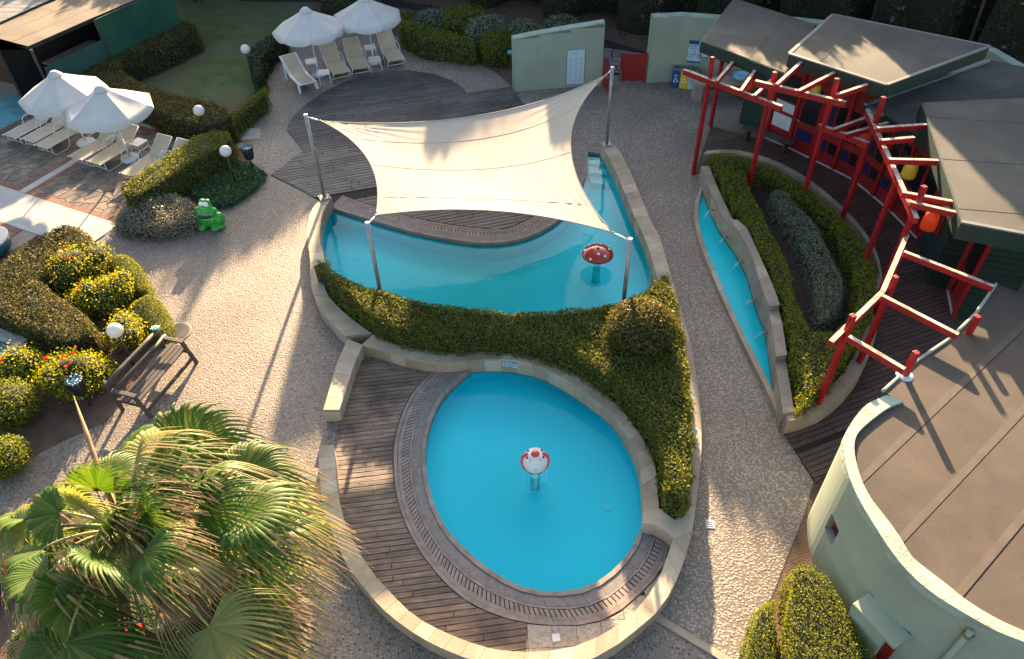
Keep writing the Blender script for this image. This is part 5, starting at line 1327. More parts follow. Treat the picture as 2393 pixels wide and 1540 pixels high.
# ------------------------------------------------------------------ water toys
ms = P(1394, 619, UPW); mz = zat((1395, 592), ms)
t = thing('mushroom_fountain', 'red mushroom fountain with white dots standing in the large pool', 'fountain', (ms.x, ms.y, UPW - 0.55))
MB().lathe([(0.12, UPW - 0.55), (0.10, -0.3), (0.085, mz * 0.6), (0.12, mz - 0.04)], 18, (ms.x, ms.y, 0)).build('stem', mat['poolstep'], t, True)
capf = [(0.02, 0.165), (0.10, 0.16), (0.22, 0.13), (0.33, 0.08), (0.405, 0.02), (0.425, -0.03), (0.40, -0.055), (0.2, -0.05), (0.02, -0.045)]
MB().lathe(capf[::-1], 36, (ms.x, ms.y, mz)).build('cap', mat['mushroom'], t, True)
for an, r in ((1.2, 0.30), (0.55, 0.36), (0.15, 0.31), (-1.0, 0.30), (-1.6, 0.20), (2.9, 0.35), (-2.2, 0.37), (2.2, 0.33)):
    z = mz + np.interp(r, [c[0] for c in capf[:6]], [c[1] for c in capf[:6]])
    x, y = ms.x + r * math.cos(an), ms.y + r * math.sin(an); sl = 0.25 + r * 0.9
    mb = MB(); nd = Vector((math.cos(an) * sl, math.sin(an) * sl, 1)).normalized(); e1 = nd.cross(Vector((0, 0, 1))).normalized(); e2 = nd.cross(e1)
    c0_ = Vector((x, y, z)) + nd * 0.004
    ring = [c0_ + (e1 * math.cos(k * 0.5236) + e2 * math.sin(k * 0.5236)) * 0.036 for k in range(12)]
    mb.add(ring + [c0_ + nd * 0.008], [(k, (k + 1) % 12, 12) for k in range(12)] + [tuple(range(12))[::-1]]).build('white_dot', mat['white'], t)
mb = MB()
for k in range(5):
    an = k * 1.26; mb.ball((ms.x + 0.03 * math.cos(an), ms.y + 0.03 * math.sin(an), mz + 0.175), 0.018, 8, 5)
mb.build('nozzle', mat['mushroom'], t, True)
cq_ = P(1250, 1110, LPW); cz = zat((1252, 1076), cq_); CR = 0.258
t = thing('clown_fountain', 'white clown-head ball fountain with red nose spouting in the small pool', 'fountain', (cq_.x, cq_.y, LPW - 0.4))
MB().lathe([(0.10, LPW - 0.4), (0.09, cz - 0.3), (0.11, cz - 0.2)], 16, (cq_.x, cq_.y, 0)).build('stand', mat['poolstep'], t, True)
MB().lathe([(0.13, cz - 0.27), (0.19, cz - 0.23), (0.19, cz - 0.18)], 24, (cq_.x, cq_.y, 0)).build('ring', mat['brass'], t, True)
MB().ball((cq_.x, cq_.y, cz), CR, 32, 20).build('head', mat['plastic'], t, True)
def on_ball(az, el, k=1.0): return Vector((cq_.x + CR * k * math.cos(R(el)) * math.sin(R(az)), cq_.y + CR * k * math.cos(R(el)) * -math.cos(R(az)), cz + CR * k * math.sin(R(el))))
MB().ball(on_ball(0, 84), 0.085, 18, 10, 1, 1, 0.7).build('nose', mat['clownred'], t, True)
for sgn in (-1, 1):
    MB().tube([on_ball(sgn * a_, e_, 1.0) for a_, e_ in ((100, 45), (92, 25), (80, 5), (62, -14), (45, -28))], [0.035, 0.05, 0.046, 0.04, 0.012], 8).build('cheek_band', mat['clownred'], t, True)
    MB().ball(on_ball(sgn * 92, 48, 1.0), 0.045, 12, 8).build('cheek', mat['clownred'], t, True)
    for az, el in ((sgn * 66, 48), (sgn * 122, 52)):
        c = on_ball(az, el, 1.0); MB().ball(c, 0.026, 8, 5).build('eye_spot', mat['black'], t, True)
    for az, el in ((sgn * 36, 48),):
        MB().tube([on_ball(az, el - 10, 1.002), on_ball(az, el, 1.006), on_ball(az, el + 8, 1.002)], [0.002, 0.008, 0.010], 6).build('stripe', mat['clownred'], t, True)
for k in range(9):
    az, el = (k % 4 - 1.2) * 9 + (k // 4) * 3 + 6, 36 - (k // 4) * 8
    MB().ball(on_ball(az, el, 1.0), 0.006, 6, 4).build('spray_hole', mat['black'], t)
mb = MB()
for k in range(9):
    an = R(random.uniform(-30, 70)); s0 = on_ball(math.degrees(an) * 0.6, random.uniform(0, 30), 1.01)
    o = Vector((math.sin(an) * 0.6, -math.cos(an), 0)); ln = random.uniform(0.08, 0.26)
    mb.tube([s0, s0 + o * ln * 0.5 + Vector((0, 0, 0.02)), s0 + o * ln * 0.85 + Vector((0, 0, -0.18)), Vector((s0.x, s0.y, LPW + 0.01)) + o * ln], [0.002, 0.0025, 0.0025, 0.003], 4)
for k in range(60):
    an = random.uniform(-1.2, 1.4); r = random.uniform(0.18, 0.52); p = Vector((cq_.x + math.sin(an) * r, cq_.y - math.cos(an) * r, LPW + random.uniform(0.005, 0.06)))
    mb.ball(p, random.uniform(0.004, 0.011), 5, 3)
stuff(mb.build('water_jets', mat['splash'], t, True))

# ------------------------------------------------------------------ parasols
def make_parasol(label, apex, rim, rad):
    t = thing('parasol', label, 'parasol', group='cream parasols')
    MB().tube([(0, 0, 0.1), (0, 0, apex - 0.02)], 0.024, 10).build('pole', mat['whitemetal'], t, True)
    MB().tube([(0, 0, 0.12), (0, 0, 0.75)], 0.034, 10).build('pole_sleeve', mat['whitemetal'], t, True)
    MB().lathe([(0.30, 0.0), (0.31, 0.03), (0.31, 0.08), (0.27, 0.115), (0.06, 0.13)], 8, (0, 0, 0.02)).build('base', mat['plastic'], t)
    n = 8
    for k in range(n):
        a0, a1 = 2 * math.pi * k / n, 2 * math.pi * (k + 1) / n; mb = MB(); vs = []; NU, NV = 6, 8
        for j in range(NV + 1):
            v_ = j / NV; r = 0.10 + (rad - 0.10) * v_; z = apex - 0.05 - (apex - 0.05 - rim) * (v_ ** 0.92)
            for i in range(NU + 1):
                u_ = i / NU; an = a0 + (a1 - a0) * u_; ch = math.cos((a1 - a0) / 2) / math.cos(an - (a0 + a1) / 2)
                sag = 0.05 * math.sin(math.pi * u_) * math.sin(math.pi * min(v_ * 1.1, 1)) * v_
                vs.append((r * ch * math.cos(an), r * ch * math.sin(an), z - sag))
        base_ = NV * (NU + 1)
        for i in range(NU + 1):
            u_ = i / NU; x, y, z = vs[base_ + i]; vs.append((x * 1.004, y * 1.004, z - 0.06 - 0.12 * math.sin(math.pi * u_) ** 0.7))
        mb.add(vs, [(j * (NU + 1) + i, (j + 1) * (NU + 1) + i, (j + 1) * (NU + 1) + i + 1, j * (NU + 1) + i + 1) for j in range(NV + 1) for i in range(NU)])
        mb.build('canopy_panel', mat['canvas'], t, True)
        MB().tube([(0.05 * math.cos(a0), 0.05 * math.sin(a0), apex - 0.08), (rad * math.cos(a0), rad * math.sin(a0), rim - 0.02)], 0.008, 5).build('rib', mat['whitemetal'], t)
        MB().tube([(0.04 * math.cos(a0), 0.04 * math.sin(a0), apex - 0.75), (rad * 0.5 * math.cos(a0), rad * 0.5 * math.sin(a0), (apex + rim) / 2 - 0.05)], 0.006, 5).build('strut', mat['whitemetal'], t)
    mb = MB(); vs = []
    for j, (r, z) in enumerate(((0.03, apex + 0.03), (0.10, apex + 0.015), (0.17, apex - 0.05), (0.23, apex - 0.11))):
        for k in range(24):
            a = 2 * math.pi * k / 24; rr_ = r * (1 + 0.06 * math.sin(k * 3.1 + j) * (j > 1)); vs.append((rr_ * math.cos(a), rr_ * math.sin(a), z + 0.012 * math.sin(k * 2.4) * (j > 1)))
    mb.add(vs, [(j * 24 + k, (j + 1) * 24 + k, (j + 1) * 24 + (k + 1) % 24, j * 24 + (k + 1) % 24) for j in range(3) for k in range(24)] + [tuple(range(24))]).build('vent_cap', mat['canvas'], t, True)
    return t
pA, pB, pC, pD = P(745, 177), P(874, 148), P(203, 337), P(306, 374)
pr = make_parasol('cream parasol over the white plastic sun lounger, left of the pair at the top', 2.54, 1.80, 1.34)
pr.location = pA; pr.rotation_euler = (0, 0, 0.2)
dup(pr, pB, 0.55, 'cream parasol at the top edge, right of the pair by the sun deck')
dup(pr, pC, 0.35, 'cream parasol on the flagstone terrace, farther left of the two')
dup(pr, pD, 0.05, 'cream parasol on the flagstone terrace, nearer of the two, beside the lit hedge')

# ------------------------------------------------------------------ sun loungers (foot end at the origin, head towards +x)
def make_lounger(label, back_deg=38):
    t = thing('sun_lounger', label, 'sun lounger', group='beige sling sun loungers')
    bx, bz = 0.72 * math.cos(R(back_deg)), 0.72 * math.sin(R(back_deg)); w = 0.29
    def sling(p0, p1, nm, sagd=0.02):
        mb = MB(); vs = []; NX, NY = 10, 6
        for i in range(NX + 1):
            for j in range(NY + 1):
                s, q = i / NX, j / NY
                x = p0[0] + (p1[0] - p0[0]) * s; z = p0[1] + (p1[1] - p0[1]) * s
                vs.append((x, -w + 2 * w * q, z - sagd * math.sin(math.pi * q)))
        for i in range(NX + 1):
            for j in range(NY + 1): v_ = vs[i * (NY + 1) + j]; vs.append((v_[0], v_[1], v_[2] - 0.006))
        m_ = (NX + 1) * (NY + 1); fs = []
        for i in range(NX):
            for j in range(NY):
                a = i * (NY + 1) + j; b = a + NY + 1; fs += [(a, b, b + 1, a + 1), (m_ + a, m_ + a + 1, m_ + b + 1, m_ + b)]
        mb.add(vs, fs); return mb.build(nm, mat['sling'], t, True)
    sling((0.0, 0.33), (1.22, 0.33), 'seat_sling'); sling((1.23, 0.335), (1.23 + bx, 0.335 + bz), 'back_sling')
    for s in (-1, 1):
        y = s * (w + 0.02)
        MB().tube([(-0.01, y, 0.33), (1.25, y, 0.33)], 0.016, 8).build('side_rail', mat['whitemetal'], t, True)
        MB().tube([(1.22, y, 0.33), (1.23 + bx, y, 0.335 + bz)], 0.014, 8).build('back_rail', mat['whitemetal'], t, True)
        yo = s * (w + 0.055)
        MB().tube([(0.12, y, 0.31), (0.10, yo, 0.10), (0.16, yo, 0.025), (0.62, yo, 0.02), (0.74, yo, 0.10), (0.86, yo, 0.48), (0.93, yo, 0.55), (1.30, yo, 0.56), (1.40, yo, 0.50), (1.36, y, 0.36)], 0.013, 8).build('arm_frame', mat['whitemetal'], t, True)
        MB().tube([(1.15, y, 0.32), (1.45, y, 0.16), (1.52, y, 0.02)], 0.014, 8).build('leg', mat['whitemetal'], t, True)
        MB().ball((-0.015, y, 0.33), 0.022, 8, 6).build('end_cap', mat['white'], t, True)
    MB().tube([(0.14, -w, 0.10), (0.14, w, 0.10)], 0.012, 6).build('cross_bar', mat['whitemetal'], t)
    MB().tube([(1.23 + bx, -w - 0.02, 0.335 + bz), (1.23 + bx, w + 0.02, 0.335 + bz)], 0.013, 6).build('head_bar', mat['whitemetal'], t)
    return t
lA = math.atan2(uA.y, uA.x)
spots = [((23.4, 321.4), 'beige sun lounger at the far left of the terrace row, nearest the left edge'), ((65, 331), 'beige sun lounger second from the left in the terrace row'), ((96.6, 345.5), 'beige sun lounger third from the left in the terrace row, beside a parasol base'),
         ((177.3, 372), 'beige sun lounger on the terrace whose foot crosses the white tile band'), ((219.6, 383), 'beige sun lounger on the terrace just left of the small white table'), ((298, 411), 'beige sun lounger on the terrace right of the small white table'), ((345, 423), 'beige sun lounger mostly hidden behind the lit clipped hedge')]
l0 = None
for px, lab in spots:
    q = P(px[0], px[1], 0.33); q.z = 0.034
    if l0 is None: l0 = make_lounger(lab); l0.location = q; l0.rotation_euler = (0, 0, lA)
    else: dup(l0, q, lA, lab)
l1 = None
for f, h, lab in (((798.6, 171), (764, 104), 'beige sun lounger with white arms beside the left parasol by the sun deck'), ((843, 160.5), (818, 91), 'beige sun lounger in the middle, between the two parasols by the sun deck'), ((927, 141.5), (896, 74), 'beige sun lounger at the right end of the row by the sun deck')):
    q = P(f[0], f[1], 0.33); hq = P(h[0], h[1], 0.8); a = math.atan2(hq.y - q.y, hq.x - q.x); q.z = 0.012
    if l1 is None: l1 = make_lounger(lab, 42); l1.location = q; l1.rotation_euler = (0, 0, a)
    else: dup(l1, q, a, lab)
# moulded plastic lounger
q = P(719, 194, 0.36); hq = P(673, 131, 0.75); a = math.atan2(hq.y - q.y, hq.x - q.x)
t = thing('plastic_lounger', 'white moulded plastic sun lounger with a beige mat, leftmost by the sun deck', 'sun lounger')
prof = [(0.0, 0.36), (0.35, 0.34), (0.7, 0.33), (1.05, 0.37), (1.35, 0.52), (1.62, 0.70), (1.82, 0.80)]
def shell(w, dz, th, nm, mt, x0=0.0, x1=1.0):
    mb = MB(); vs = []; pts = smooth([Vector((x, 0, z)) for x, z in prof], 4); pts = pts[int(len(pts) * x0):max(2, int(len(pts) * x1))]
    for p in pts: vs += [(p.x, -w, p.z + dz), (p.x, w, p.z + dz), (p.x, w, p.z + dz - th), (p.x, -w, p.z + dz - th)]
    n = len(pts); fs = []
    for i in range(n - 1):
        for k in range(4): fs.append((i * 4 + k, i * 4 + (k + 1) % 4, (i + 1) * 4 + (k + 1) % 4, (i + 1) * 4 + k))
    fs += [(0, 3, 2, 1), tuple((n - 1) * 4 + k for k in range(4))]
    o = mb.add(vs, fs).build(nm, mt, None, False, 0.01); o.parent = t; return o
shell(0.34, 0.0, 0.06, 'frame', mat['plastic']); shell(0.25, 0.012, 0.02, 'mat', mat['sling'], 0.03, 0.97)
for x, s in ((0.12, -1), (0.12, 1), (1.45, -1), (1.45, 1)):
    zt = 0.33 if x < 1 else 0.56
    o = MB().beam((x, s * 0.30, zt), (x - 0.06, s * 0.34, 0.0), 0.05, 0.12).beam((x + 0.22, s * 0.30, zt), (x + 0.02, s * 0.34, 0.0), 0.05, 0.06).build('leg', mat['plastic'], None, bevel=0.008); o.parent = t
o = MB().beam((1.45, -0.3, 0.5), (1.45, 0.3, 0.5), 0.05, 0.06).build('cross_bar', mat['plastic']); o.parent = t
q.z = 0.012; t.location = q; t.rotation_euler = (0, 0, a)

# ------------------------------------------------------------------ low white tables
def make_table(label):
    t = thing('side_table', label, 'table', group='small white side tables')
    MB().box((0, 0, 0.415), (0.44, 0.44, 0.022)).build('table_top', mat['plastic'], t, bevel=0.006)
    for x, y in ((-1, -1), (1, -1), (1, 1), (-1, 1)): MB().tube([(x * 0.19, y * 0.19, 0.41), (x * 0.205, y * 0.205, 0.0)], 0.014, 8).build('leg', mat['whitemetal'], t)
    for y in (-1, 1): MB().beam((-0.19, y * 0.19, 0.385), (0.19, y * 0.19, 0.385), 0.02, 0.03).build('apron', mat['whitemetal'], t)
    return t
tb = None
for px, rz_, lab, zg in (((755.5, 169), 0.25, 'small white table in front of the left parasol base by the sun deck', 0.011), ((727, 143), 0.25, 'small white table behind the left parasol pole, beside the plastic lounger', 0.011), ((875, 138), 0.28, 'small white table in front of the right parasol base by the sun deck', 0.011), ((864, 110), 0.28, 'small white table behind the right parasol pole', 0.011), ((323, 334), lA, 'small white table between the sun loungers on the terrace', 0.034)):
    q = P(px[0], px[1], 0.42); q.z = zg
    if tb is None: tb = make_table(lab); tb.location = q; tb.rotation_euler = (0, 0, rz_)
    else: dup(tb, q, rz_, lab)

# ------------------------------------------------------------------ globe lamps
def make_lamp(label, hgt_=1.22):
    t = thing('globe_lamp', label, 'lamp', group='globe garden lamps')
    MB().tube([(0, 0, 0.0), (0, 0, hgt_ - 0.14)], 0.03, 10).build('pole', mat['black'], t, True)
    MB().lathe([(0.07, 0.0), (0.07, 0.02), (0.035, 0.05)], 12).build('foot', mat['black'], t)
    MB().lathe([(0.05, hgt_ - 0.19), (0.075, hgt_ - 0.15), (0.06, hgt_ - 0.13)], 14).build('collar', mat['black'], t)
    MB().ball((0, 0, hgt_), 0.172, 26, 16).build('globe', mat['opal'], t, True)
    return t
lm = None
for px, lab in (((269, 773), 'white globe lamp on a black pole behind the wooden bench'), ((527, 354), 'white globe lamp standing in the ground cover beside the litter bin'), ((464.5, 259), 'white globe lamp at the bend of the hedge right of the terrace'), ((573, 116), 'white globe lamp at the edge of the lawn left of the parasols'), ((29, 158), 'white globe lamp at the far left by the shelter'), ((478, 1361), 'white globe lamp showing through the palm fronds')):
    q = P(px[0], px[1], 1.22); q.z = 0.01
    if lm is None: lm = make_lamp(lab); lm.location = q
    else: dup(lm, q, 0.3, lab)

# ------------------------------------------------------------------ slatted litter bins
def make_bin(label, h=0.80):
    t = thing('litter_bin', label, 'bin', group='slatted litter bins on posts')
    MB().tube([(0, 0, 0), (0, 0, h - 0.32)], 0.025, 8).build('post', mat['black'], t)
    MB().lathe([(0.10, h - 0.36), (0.155, h - 0.05), (0.150, h - 0.02)], 16).build('liner', mat['bag'], t, True)
    mb = MB()
    for k in range(16):
        a = k * 0.3927; mb.ball((0.14 * math.cos(a), 0.14 * math.sin(a), h - 0.02 + 0.02 * math.sin(k * 2.7)), 0.035, 6, 4)
    mb.build('bag_rim', mat['bag'], t, True)
    for k in range(12):
        a = k * math.pi / 6
        MB().beam((0.12 * math.cos(a), 0.12 * math.sin(a), h - 0.38), (0.18 * math.cos(a), 0.18 * math.sin(a), h + 0.02), 0.055, 0.02, up=(math.cos(a), math.sin(a), 0.2)).build('slat', mat['black'], t)
    return t
q = P(592.5, 400.5); bn = make_bin('black slatted litter bin with a blue bag beside the curved path', 0.85); bn.location = q
q = P(176, 893, 0.8); q.z = 0.018; dup(bn, q, 0.5, 'black slatted litter bin with a blue bag among the hibiscus near the palm')

# ------------------------------------------------------------------ wooden bench
A = P(243, 905, 0.86); B_ = P(372, 766, 0.86); ax = (B_ - A); ax.z = 0; L_ = ax.length; ax.normalize(); fr_ = Vector((ax.y, -ax.x, 0))
t = thing('wooden_bench', 'weathered dark wooden bench with log backrest at the edge of the flower bed', 'bench', ((A + B_) / 2 * 1.0 - Vector((0, 0, 0.86))))
def bp(s, f, z): v_ = A + ax * (s * L_) + fr_ * f; return Vector((v_.x, v_.y, z))
for f, z, r in ((0.0, 0.86, 0.055), (0.08, 0.64, 0.05)):
    MB().tube([bp(0, f, z), bp(0.3, f, z + 0.008), bp(0.7, f, z - 0.006), bp(1, f, z)], [r * 0.95, r, r * 0.98, r], 10).build('back_log', mat['benchwood'], t, True)
for k in range(4): MB().beam(bp(0.02, 0.20 + 0.125 * k, 0.43 + 0.006 * k), bp(0.98, 0.20 + 0.125 * k, 0.43 + 0.006 * k), 0.105, 0.04).build('seat_slat', mat['benchwood'], t, bevel=0.008)
for s in (0.05, 0.95):
    MB().beam(bp(s, 0.02, 0.0), bp(s, -0.02, 0.92), 0.07, 0.07, up=fr_).build('back_leg', mat['benchwood'], t)
    MB().beam(bp(s, 0.76, 0.0), bp(s, 0.58, 0.64), 0.07, 0.07, up=fr_).build('front_leg', mat['benchwood'], t)
    MB().beam(bp(s, 0.0, 0.66), bp(s, 0.64, 0.66), 0.10, 0.04).build('armrest', mat['benchwood'], t, bevel=0.008)
    MB().beam(bp(s, 0.04, 0.36), bp(s, 0.70, 0.36), 0.06, 0.08).build('seat_bearer', mat['benchwood'], t)
MB().beam(bp(0.05, 0.71, 0.17), bp(0.95, 0.71, 0.17), 0.05, 0.07).build('stretcher', mat['benchwood'], t)
g = thing('green_cloth', 'small crumpled pale green cloth left on the end of the bench backrest', 'cloth', bp(0.96, 0.0, 0.91))
def crumple(q, d): return q * (1 + 0.25 * math.sin(d.x * 9 + d.z * 7) * math.cos(d.y * 8))
MB().ball(bp(0.96, -0.02, 0.925), 0.085, 16, 10, 1.2, 0.9, 0.35, crumple).build('cloth', M('pale_green_cloth', (0.22, 0.50, 0.33), (0.34, 0.62, 0.45), 14, rough=0.7), g)

# ------------------------------------------------------------------ frog litter bin
fq = P(497, 528); t = thing('frog_bin', 'bright green frog-shaped litter bin with open mouth on the pebble plaza', 'litter bin', (fq.x, fq.y, 0.006))
fa = R(-8)                                              # turned a little to the left
def fpt(x, y, z): return (fq.x + x * math.cos(fa) + y * math.sin(fa), fq.y - y * math.cos(fa) + x * math.sin(fa), z)   # x right, y towards the camera
mb = MB()
for x, y, z, sx, sy, sz in ((0, -0.02, 0.30, 0.30, 0.29, 0.31), (0, 0.06, 0.50, 0.27, 0.22, 0.16), (0, 0.02, 0.64, 0.20, 0.17, 0.14), (-0.07, -0.02, 0.80, 0.10, 0.09, 0.10), (0.07, -0.02, 0.80, 0.10, 0.09, 0.10), (0, -0.06, 0.72, 0.14, 0.12, 0.14),
                           (-0.25, 0.04, 0.60, 0.075, 0.075, 0.065), (0.25, 0.04, 0.60, 0.075, 0.075, 0.065), (-0.29, -0.02, 0.22, 0.13, 0.20, 0.20), (0.29, -0.02, 0.24, 0.13, 0.21, 0.22), (-0.20, 0.22, 0.08, 0.13, 0.13, 0.09), (0.20, 0.22, 0.08, 0.13, 0.13, 0.09), (-0.33, 0.06, 0.07, 0.10, 0.14, 0.08), (0.33, 0.06, 0.07, 0.10, 0.14, 0.08), (-0.15, 0.17, 0.24, 0.07, 0.08, 0.18), (0.15, 0.17, 0.24, 0.07, 0.08, 0.18), (0, 0.13, 0.37, 0.22, 0.15, 0.09)):
    c = fpt(x, y, z); mb.ball(c, 1.0, 20, 12, sx, sy, sz)
body = mb.build('body', mat['frog'], t, True)
rm = body.modifiers.new('remesh', 'REMESH'); rm.mode = 'VOXEL'; rm.voxel_size = 0.016; rm.use_smooth_shade = True
sm_ = body.modifiers.new('smooth', 'SMOOTH'); sm_.iterations = 6; sm_.factor = 0.5
def lens(x, y, z, sx, sy, sz, nm, mt, par): c = fpt(x, y, z); return MB().ball(c, 1.0, 18, 10, sx, sy, sz).build(nm, mt, par, True)
for x in (-0.062, 0.062):
    e = lens(x, 0.07, 0.775, 0.082, 0.04, 0.092, 'eye', mat['white'], t); lens(x * 0.62, 0.098, 0.765, 0.015, 0.010, 0.017, 'pupil', mat['black'], e)
lens(0, 0.215, 0.485, 0.20, 0.09, 0.075, 'mouth', mat['black'], t)
lens(0.0, 0.262, 0.455, 0.055, 0.03, 0.022, 'tongue', mat['bark'], t)

# ------------------------------------------------------------------ covers and drains
q = P(413.5, 777); t = thing('manhole_cover', 'round ribbed iron manhole cover in the pebble plaza beside the bench', 'manhole cover', (q.x, q.y, 0.006))
MB().lathe([(0.36, 0.006), (0.36, 0.022), (0.33, 0.026)], 32, (q.x, q.y, 0)).build('rim', mat['iron'], t); MB().lathe([(0.315, 0.01), (0.315, 0.028)], 32, (q.x, q.y, 0)).build('plate', mat['iron'], t)
for k in range(-7, 8):
    w = math.sqrt(max(0.30 ** 2 - (k * 0.04) ** 2, 0.001)); MB().box((q.x, q.y + k * 0.04, 0.031), (w * 2, 0.018, 0.010), 0).build('rib', mat['iron'], t)
q = P(1658, 1226); t = thing('floor_drain', 'small square white drain grating in the pebble path near the round building', 'drain', (q.x, q.y, 0.011))
MB().box((q.x, q.y, 0.016), (0.16, 0.18, 0.016), -0.1).build('frame', mat['whitep'], t, bevel=0.004)
for k in range(3): MB().box((q.x, q.y - 0.045 + 0.045 * k, 0.0245), (0.10, 0.018, 0.004), -0.1).build('slot', mat['black'], t)
q = P(587, 661); t = thing('floor_drain', 'tiny round drain ring set in the open pebble plaza', 'drain', (q.x, q.y, 0.006))
MB().lathe([(0.035, 0.006), (0.035, 0.010), (0.022, 0.012), (0.02, 0.008)], 16, (q.x, q.y, 0)).build('ring', mat['whitep'], t)

# ------------------------------------------------------------------ clipped hedges
h1 = [q.copy() for q in HEDGE_BACK] + PP([(1562, 640), (1580, 690), (1596, 760), (1608, 840), (1617, 930), (1621, 1010), (1619, 1090), (1610, 1150)], 1.0) + PP([(1585, 1212), (1545, 1188), (1541, 1113), (1516, 1040), (1476, 978), (1442, 943), (1400, 912), (1358, 886), (1309, 862), (1263, 845), (1196, 830), (1131, 826), (1065, 830), (998, 824), (935, 810), (880, 786), (845, 752), (812, 728), (778, 690), (762, 655)], 0.36)
hedge('clipped_hedge', 'large curved clipped hedge between the two pools', 'hedge', h1, 0.27, 1.0, lf['hedge'], 1700, 0.054, 0.12, sprigs=0.02, lumpa=0.045)
q = P(1497, 775, 1.15)
bush('topiary_ball', 'round clipped shrub rising out of the right part of the large hedge', 'shrub', (q.x, q.y), 0.76, 0.72, 1.15, lf['brownish'], 9000, 0.065, loose=0.045, z0=0.72)
h2 = PP([(1655, 357), (1700, 358), (1750, 366), (1800, 384), (1850, 410), (1900, 442), (1945, 482), (1990, 530), (2030, 580), (2052, 630), (2054, 680), (2042, 720), (2012, 782), (1975, 840), (1940, 885), (1905, 920), (1868, 938), (1852, 905), (1842, 850), (1826, 755), (1806, 690), (1775, 620), (1745, 560), (1722, 522), (1695, 475), (1668, 415)], 0.95)
h2[-9:] = [Vector((q.x + 0.06, q.y, q.z)) for q in PP([(1868, 945), (1856, 905), (1846, 860), (1832, 770), (1812, 700), (1782, 630), (1740, 548), (1704, 490), (1666, 405)], 0.62)]
hole = PP([(1742, 392), (1800, 406), (1870, 455), (1945, 520), (1995, 600), (2006, 690), (1986, 740), (1946, 772), (1898, 770), (1862, 700), (1840, 610), (1800, 530), (1754, 440)], 0.95)
def split_ring(outer, inner, k=0):
    """turn a ring into one outline by a slit at the closest pair of corners"""
    i, j = min(((a, b) for a in range(len(outer)) for b in range(len(inner))), key=lambda ab: (outer[ab[0]] - inner[ab[1]]).length)
    inn_ = inner[j:] + inner[:j + 1]
    if (area2(outer) > 0) == (area2(inner) > 0): inn_ = inn_[::-1]
    return outer[:i + 1] + inn_ + outer[i:]
hedge('clipped_hedge', 'pointed ring-shaped clipped hedge in the raised planter beside the water channel', 'hedge', split_ring(h2, hole), 0.36, 0.95, lf['hedge_yel'], 1100, 0.058, 0.12, core=False)
for o in bpy.data.objects:
    if o.get('label', '').startswith('pointed ring'):
        a2, b2 = inset(h2, 0.08), inset(hole, -0.08)
        mb = MB().sheet([Vector((q.x, q.y, 0)) for q in a2], 0.80, [[Vector((q.x, q.y, 0)) for q in b2]])
        for lp in (a2, b2):
            n = len(lp); mb.add([(q.x, q.y, 0.36) for q in lp] + [(q.x, q.y, 0.80) for q in lp], [(i, (i + 1) % n, n + (i + 1) % n, n + i) for i in range(n)])
        mb.build('inner_branches', lf['core'], o); break
hedge('grey_hedge', 'grey-leaved low hedge in the middle of the ring-shaped planter hedge', 'hedge', smooth(PP([(1804, 440), (1838, 444), (1876, 482), (1918, 538), (1946, 592), (1972, 642), (1966, 712), (1936, 742), (1912, 730), (1906, 660), (1884, 590), (1854, 530), (1816, 480)], 0.92), 3, True), 0.36, 0.92, lf['grey'], 1300, 0.05, 0.16, lumpa=0.05)
# lower right
hedge('clipped_hedge', 'wedge-shaped clipped hedge at the foot of the rounded green wall', 'hedge', smooth(PP([(1850, 1328), (1868, 1316), (1905, 1320), (1930, 1342), (1965, 1400), (2000, 1460), (2045, 1530), (2060, 1600), (1842, 1600), (1844, 1500)], 0.8), 1, True), 0.0, 0.8, lf['hedge_yel'], 1700, 0.042, 0.03, rough=0.014, lumpa=0.0, taper=0.0)
hedge('clipped_hedge', 'narrow clipped hedge at the bottom edge beside the pebble path', 'hedge', smooth(PP([(1772, 1420), (1798, 1398), (1812, 1404), (1812, 1460), (1806, 1600), (1735, 1600), (1750, 1480)], 0.5), 1, True), 0.0, 0.5, lf['hedge_yel'], 1700, 0.042, 0.03, rough=0.014, lumpa=0.0, taper=0.0)
# left beds
hedge('clipped_hedge', 'angled bronze-green clipped hedge at the left edge around the hibiscus bed', 'hedge', PP([(-60, 655), (0, 612), (43, 578), (90, 550), (127, 527), (150, 521), (173, 525), (207, 543), (226, 566), (217, 582), (187, 590), (127, 625), (88, 650), (133, 686), (193, 728), (222, 758), (216, 778), (185, 790), (140, 795), (50, 760), (0, 735), (-60, 715)], 0.85), 0.018, 0.85, lf['brownish'], 1100, 0.06, 0.12, sprigs=0.02)
hedge('clipped_mound', 'rounded bright green clipped mound at the plaza edge, farther of two', 'shrub', smooth(PP([(240, 603), (282, 584), (312, 600), (336, 638), (346, 668), (332, 678), (306, 660), (280, 635)], 0.5), 3, True), 0.018, 0.5, lf['hedge_yel'], 1900, 0.04, 0.22, rough=0.018)
hedge('clipped_mound', 'rounded bright green clipped mound beside the bench, nearer of two', 'shrub', smooth(PP([(294, 706), (345, 679), (374, 700), (389, 735), (390, 768), (372, 778), (345, 762), (318, 735)], 0.5), 3, True), 0.018, 0.5, lf['hedge_yel'], 1900, 0.04, 0.22, rough=0.018)
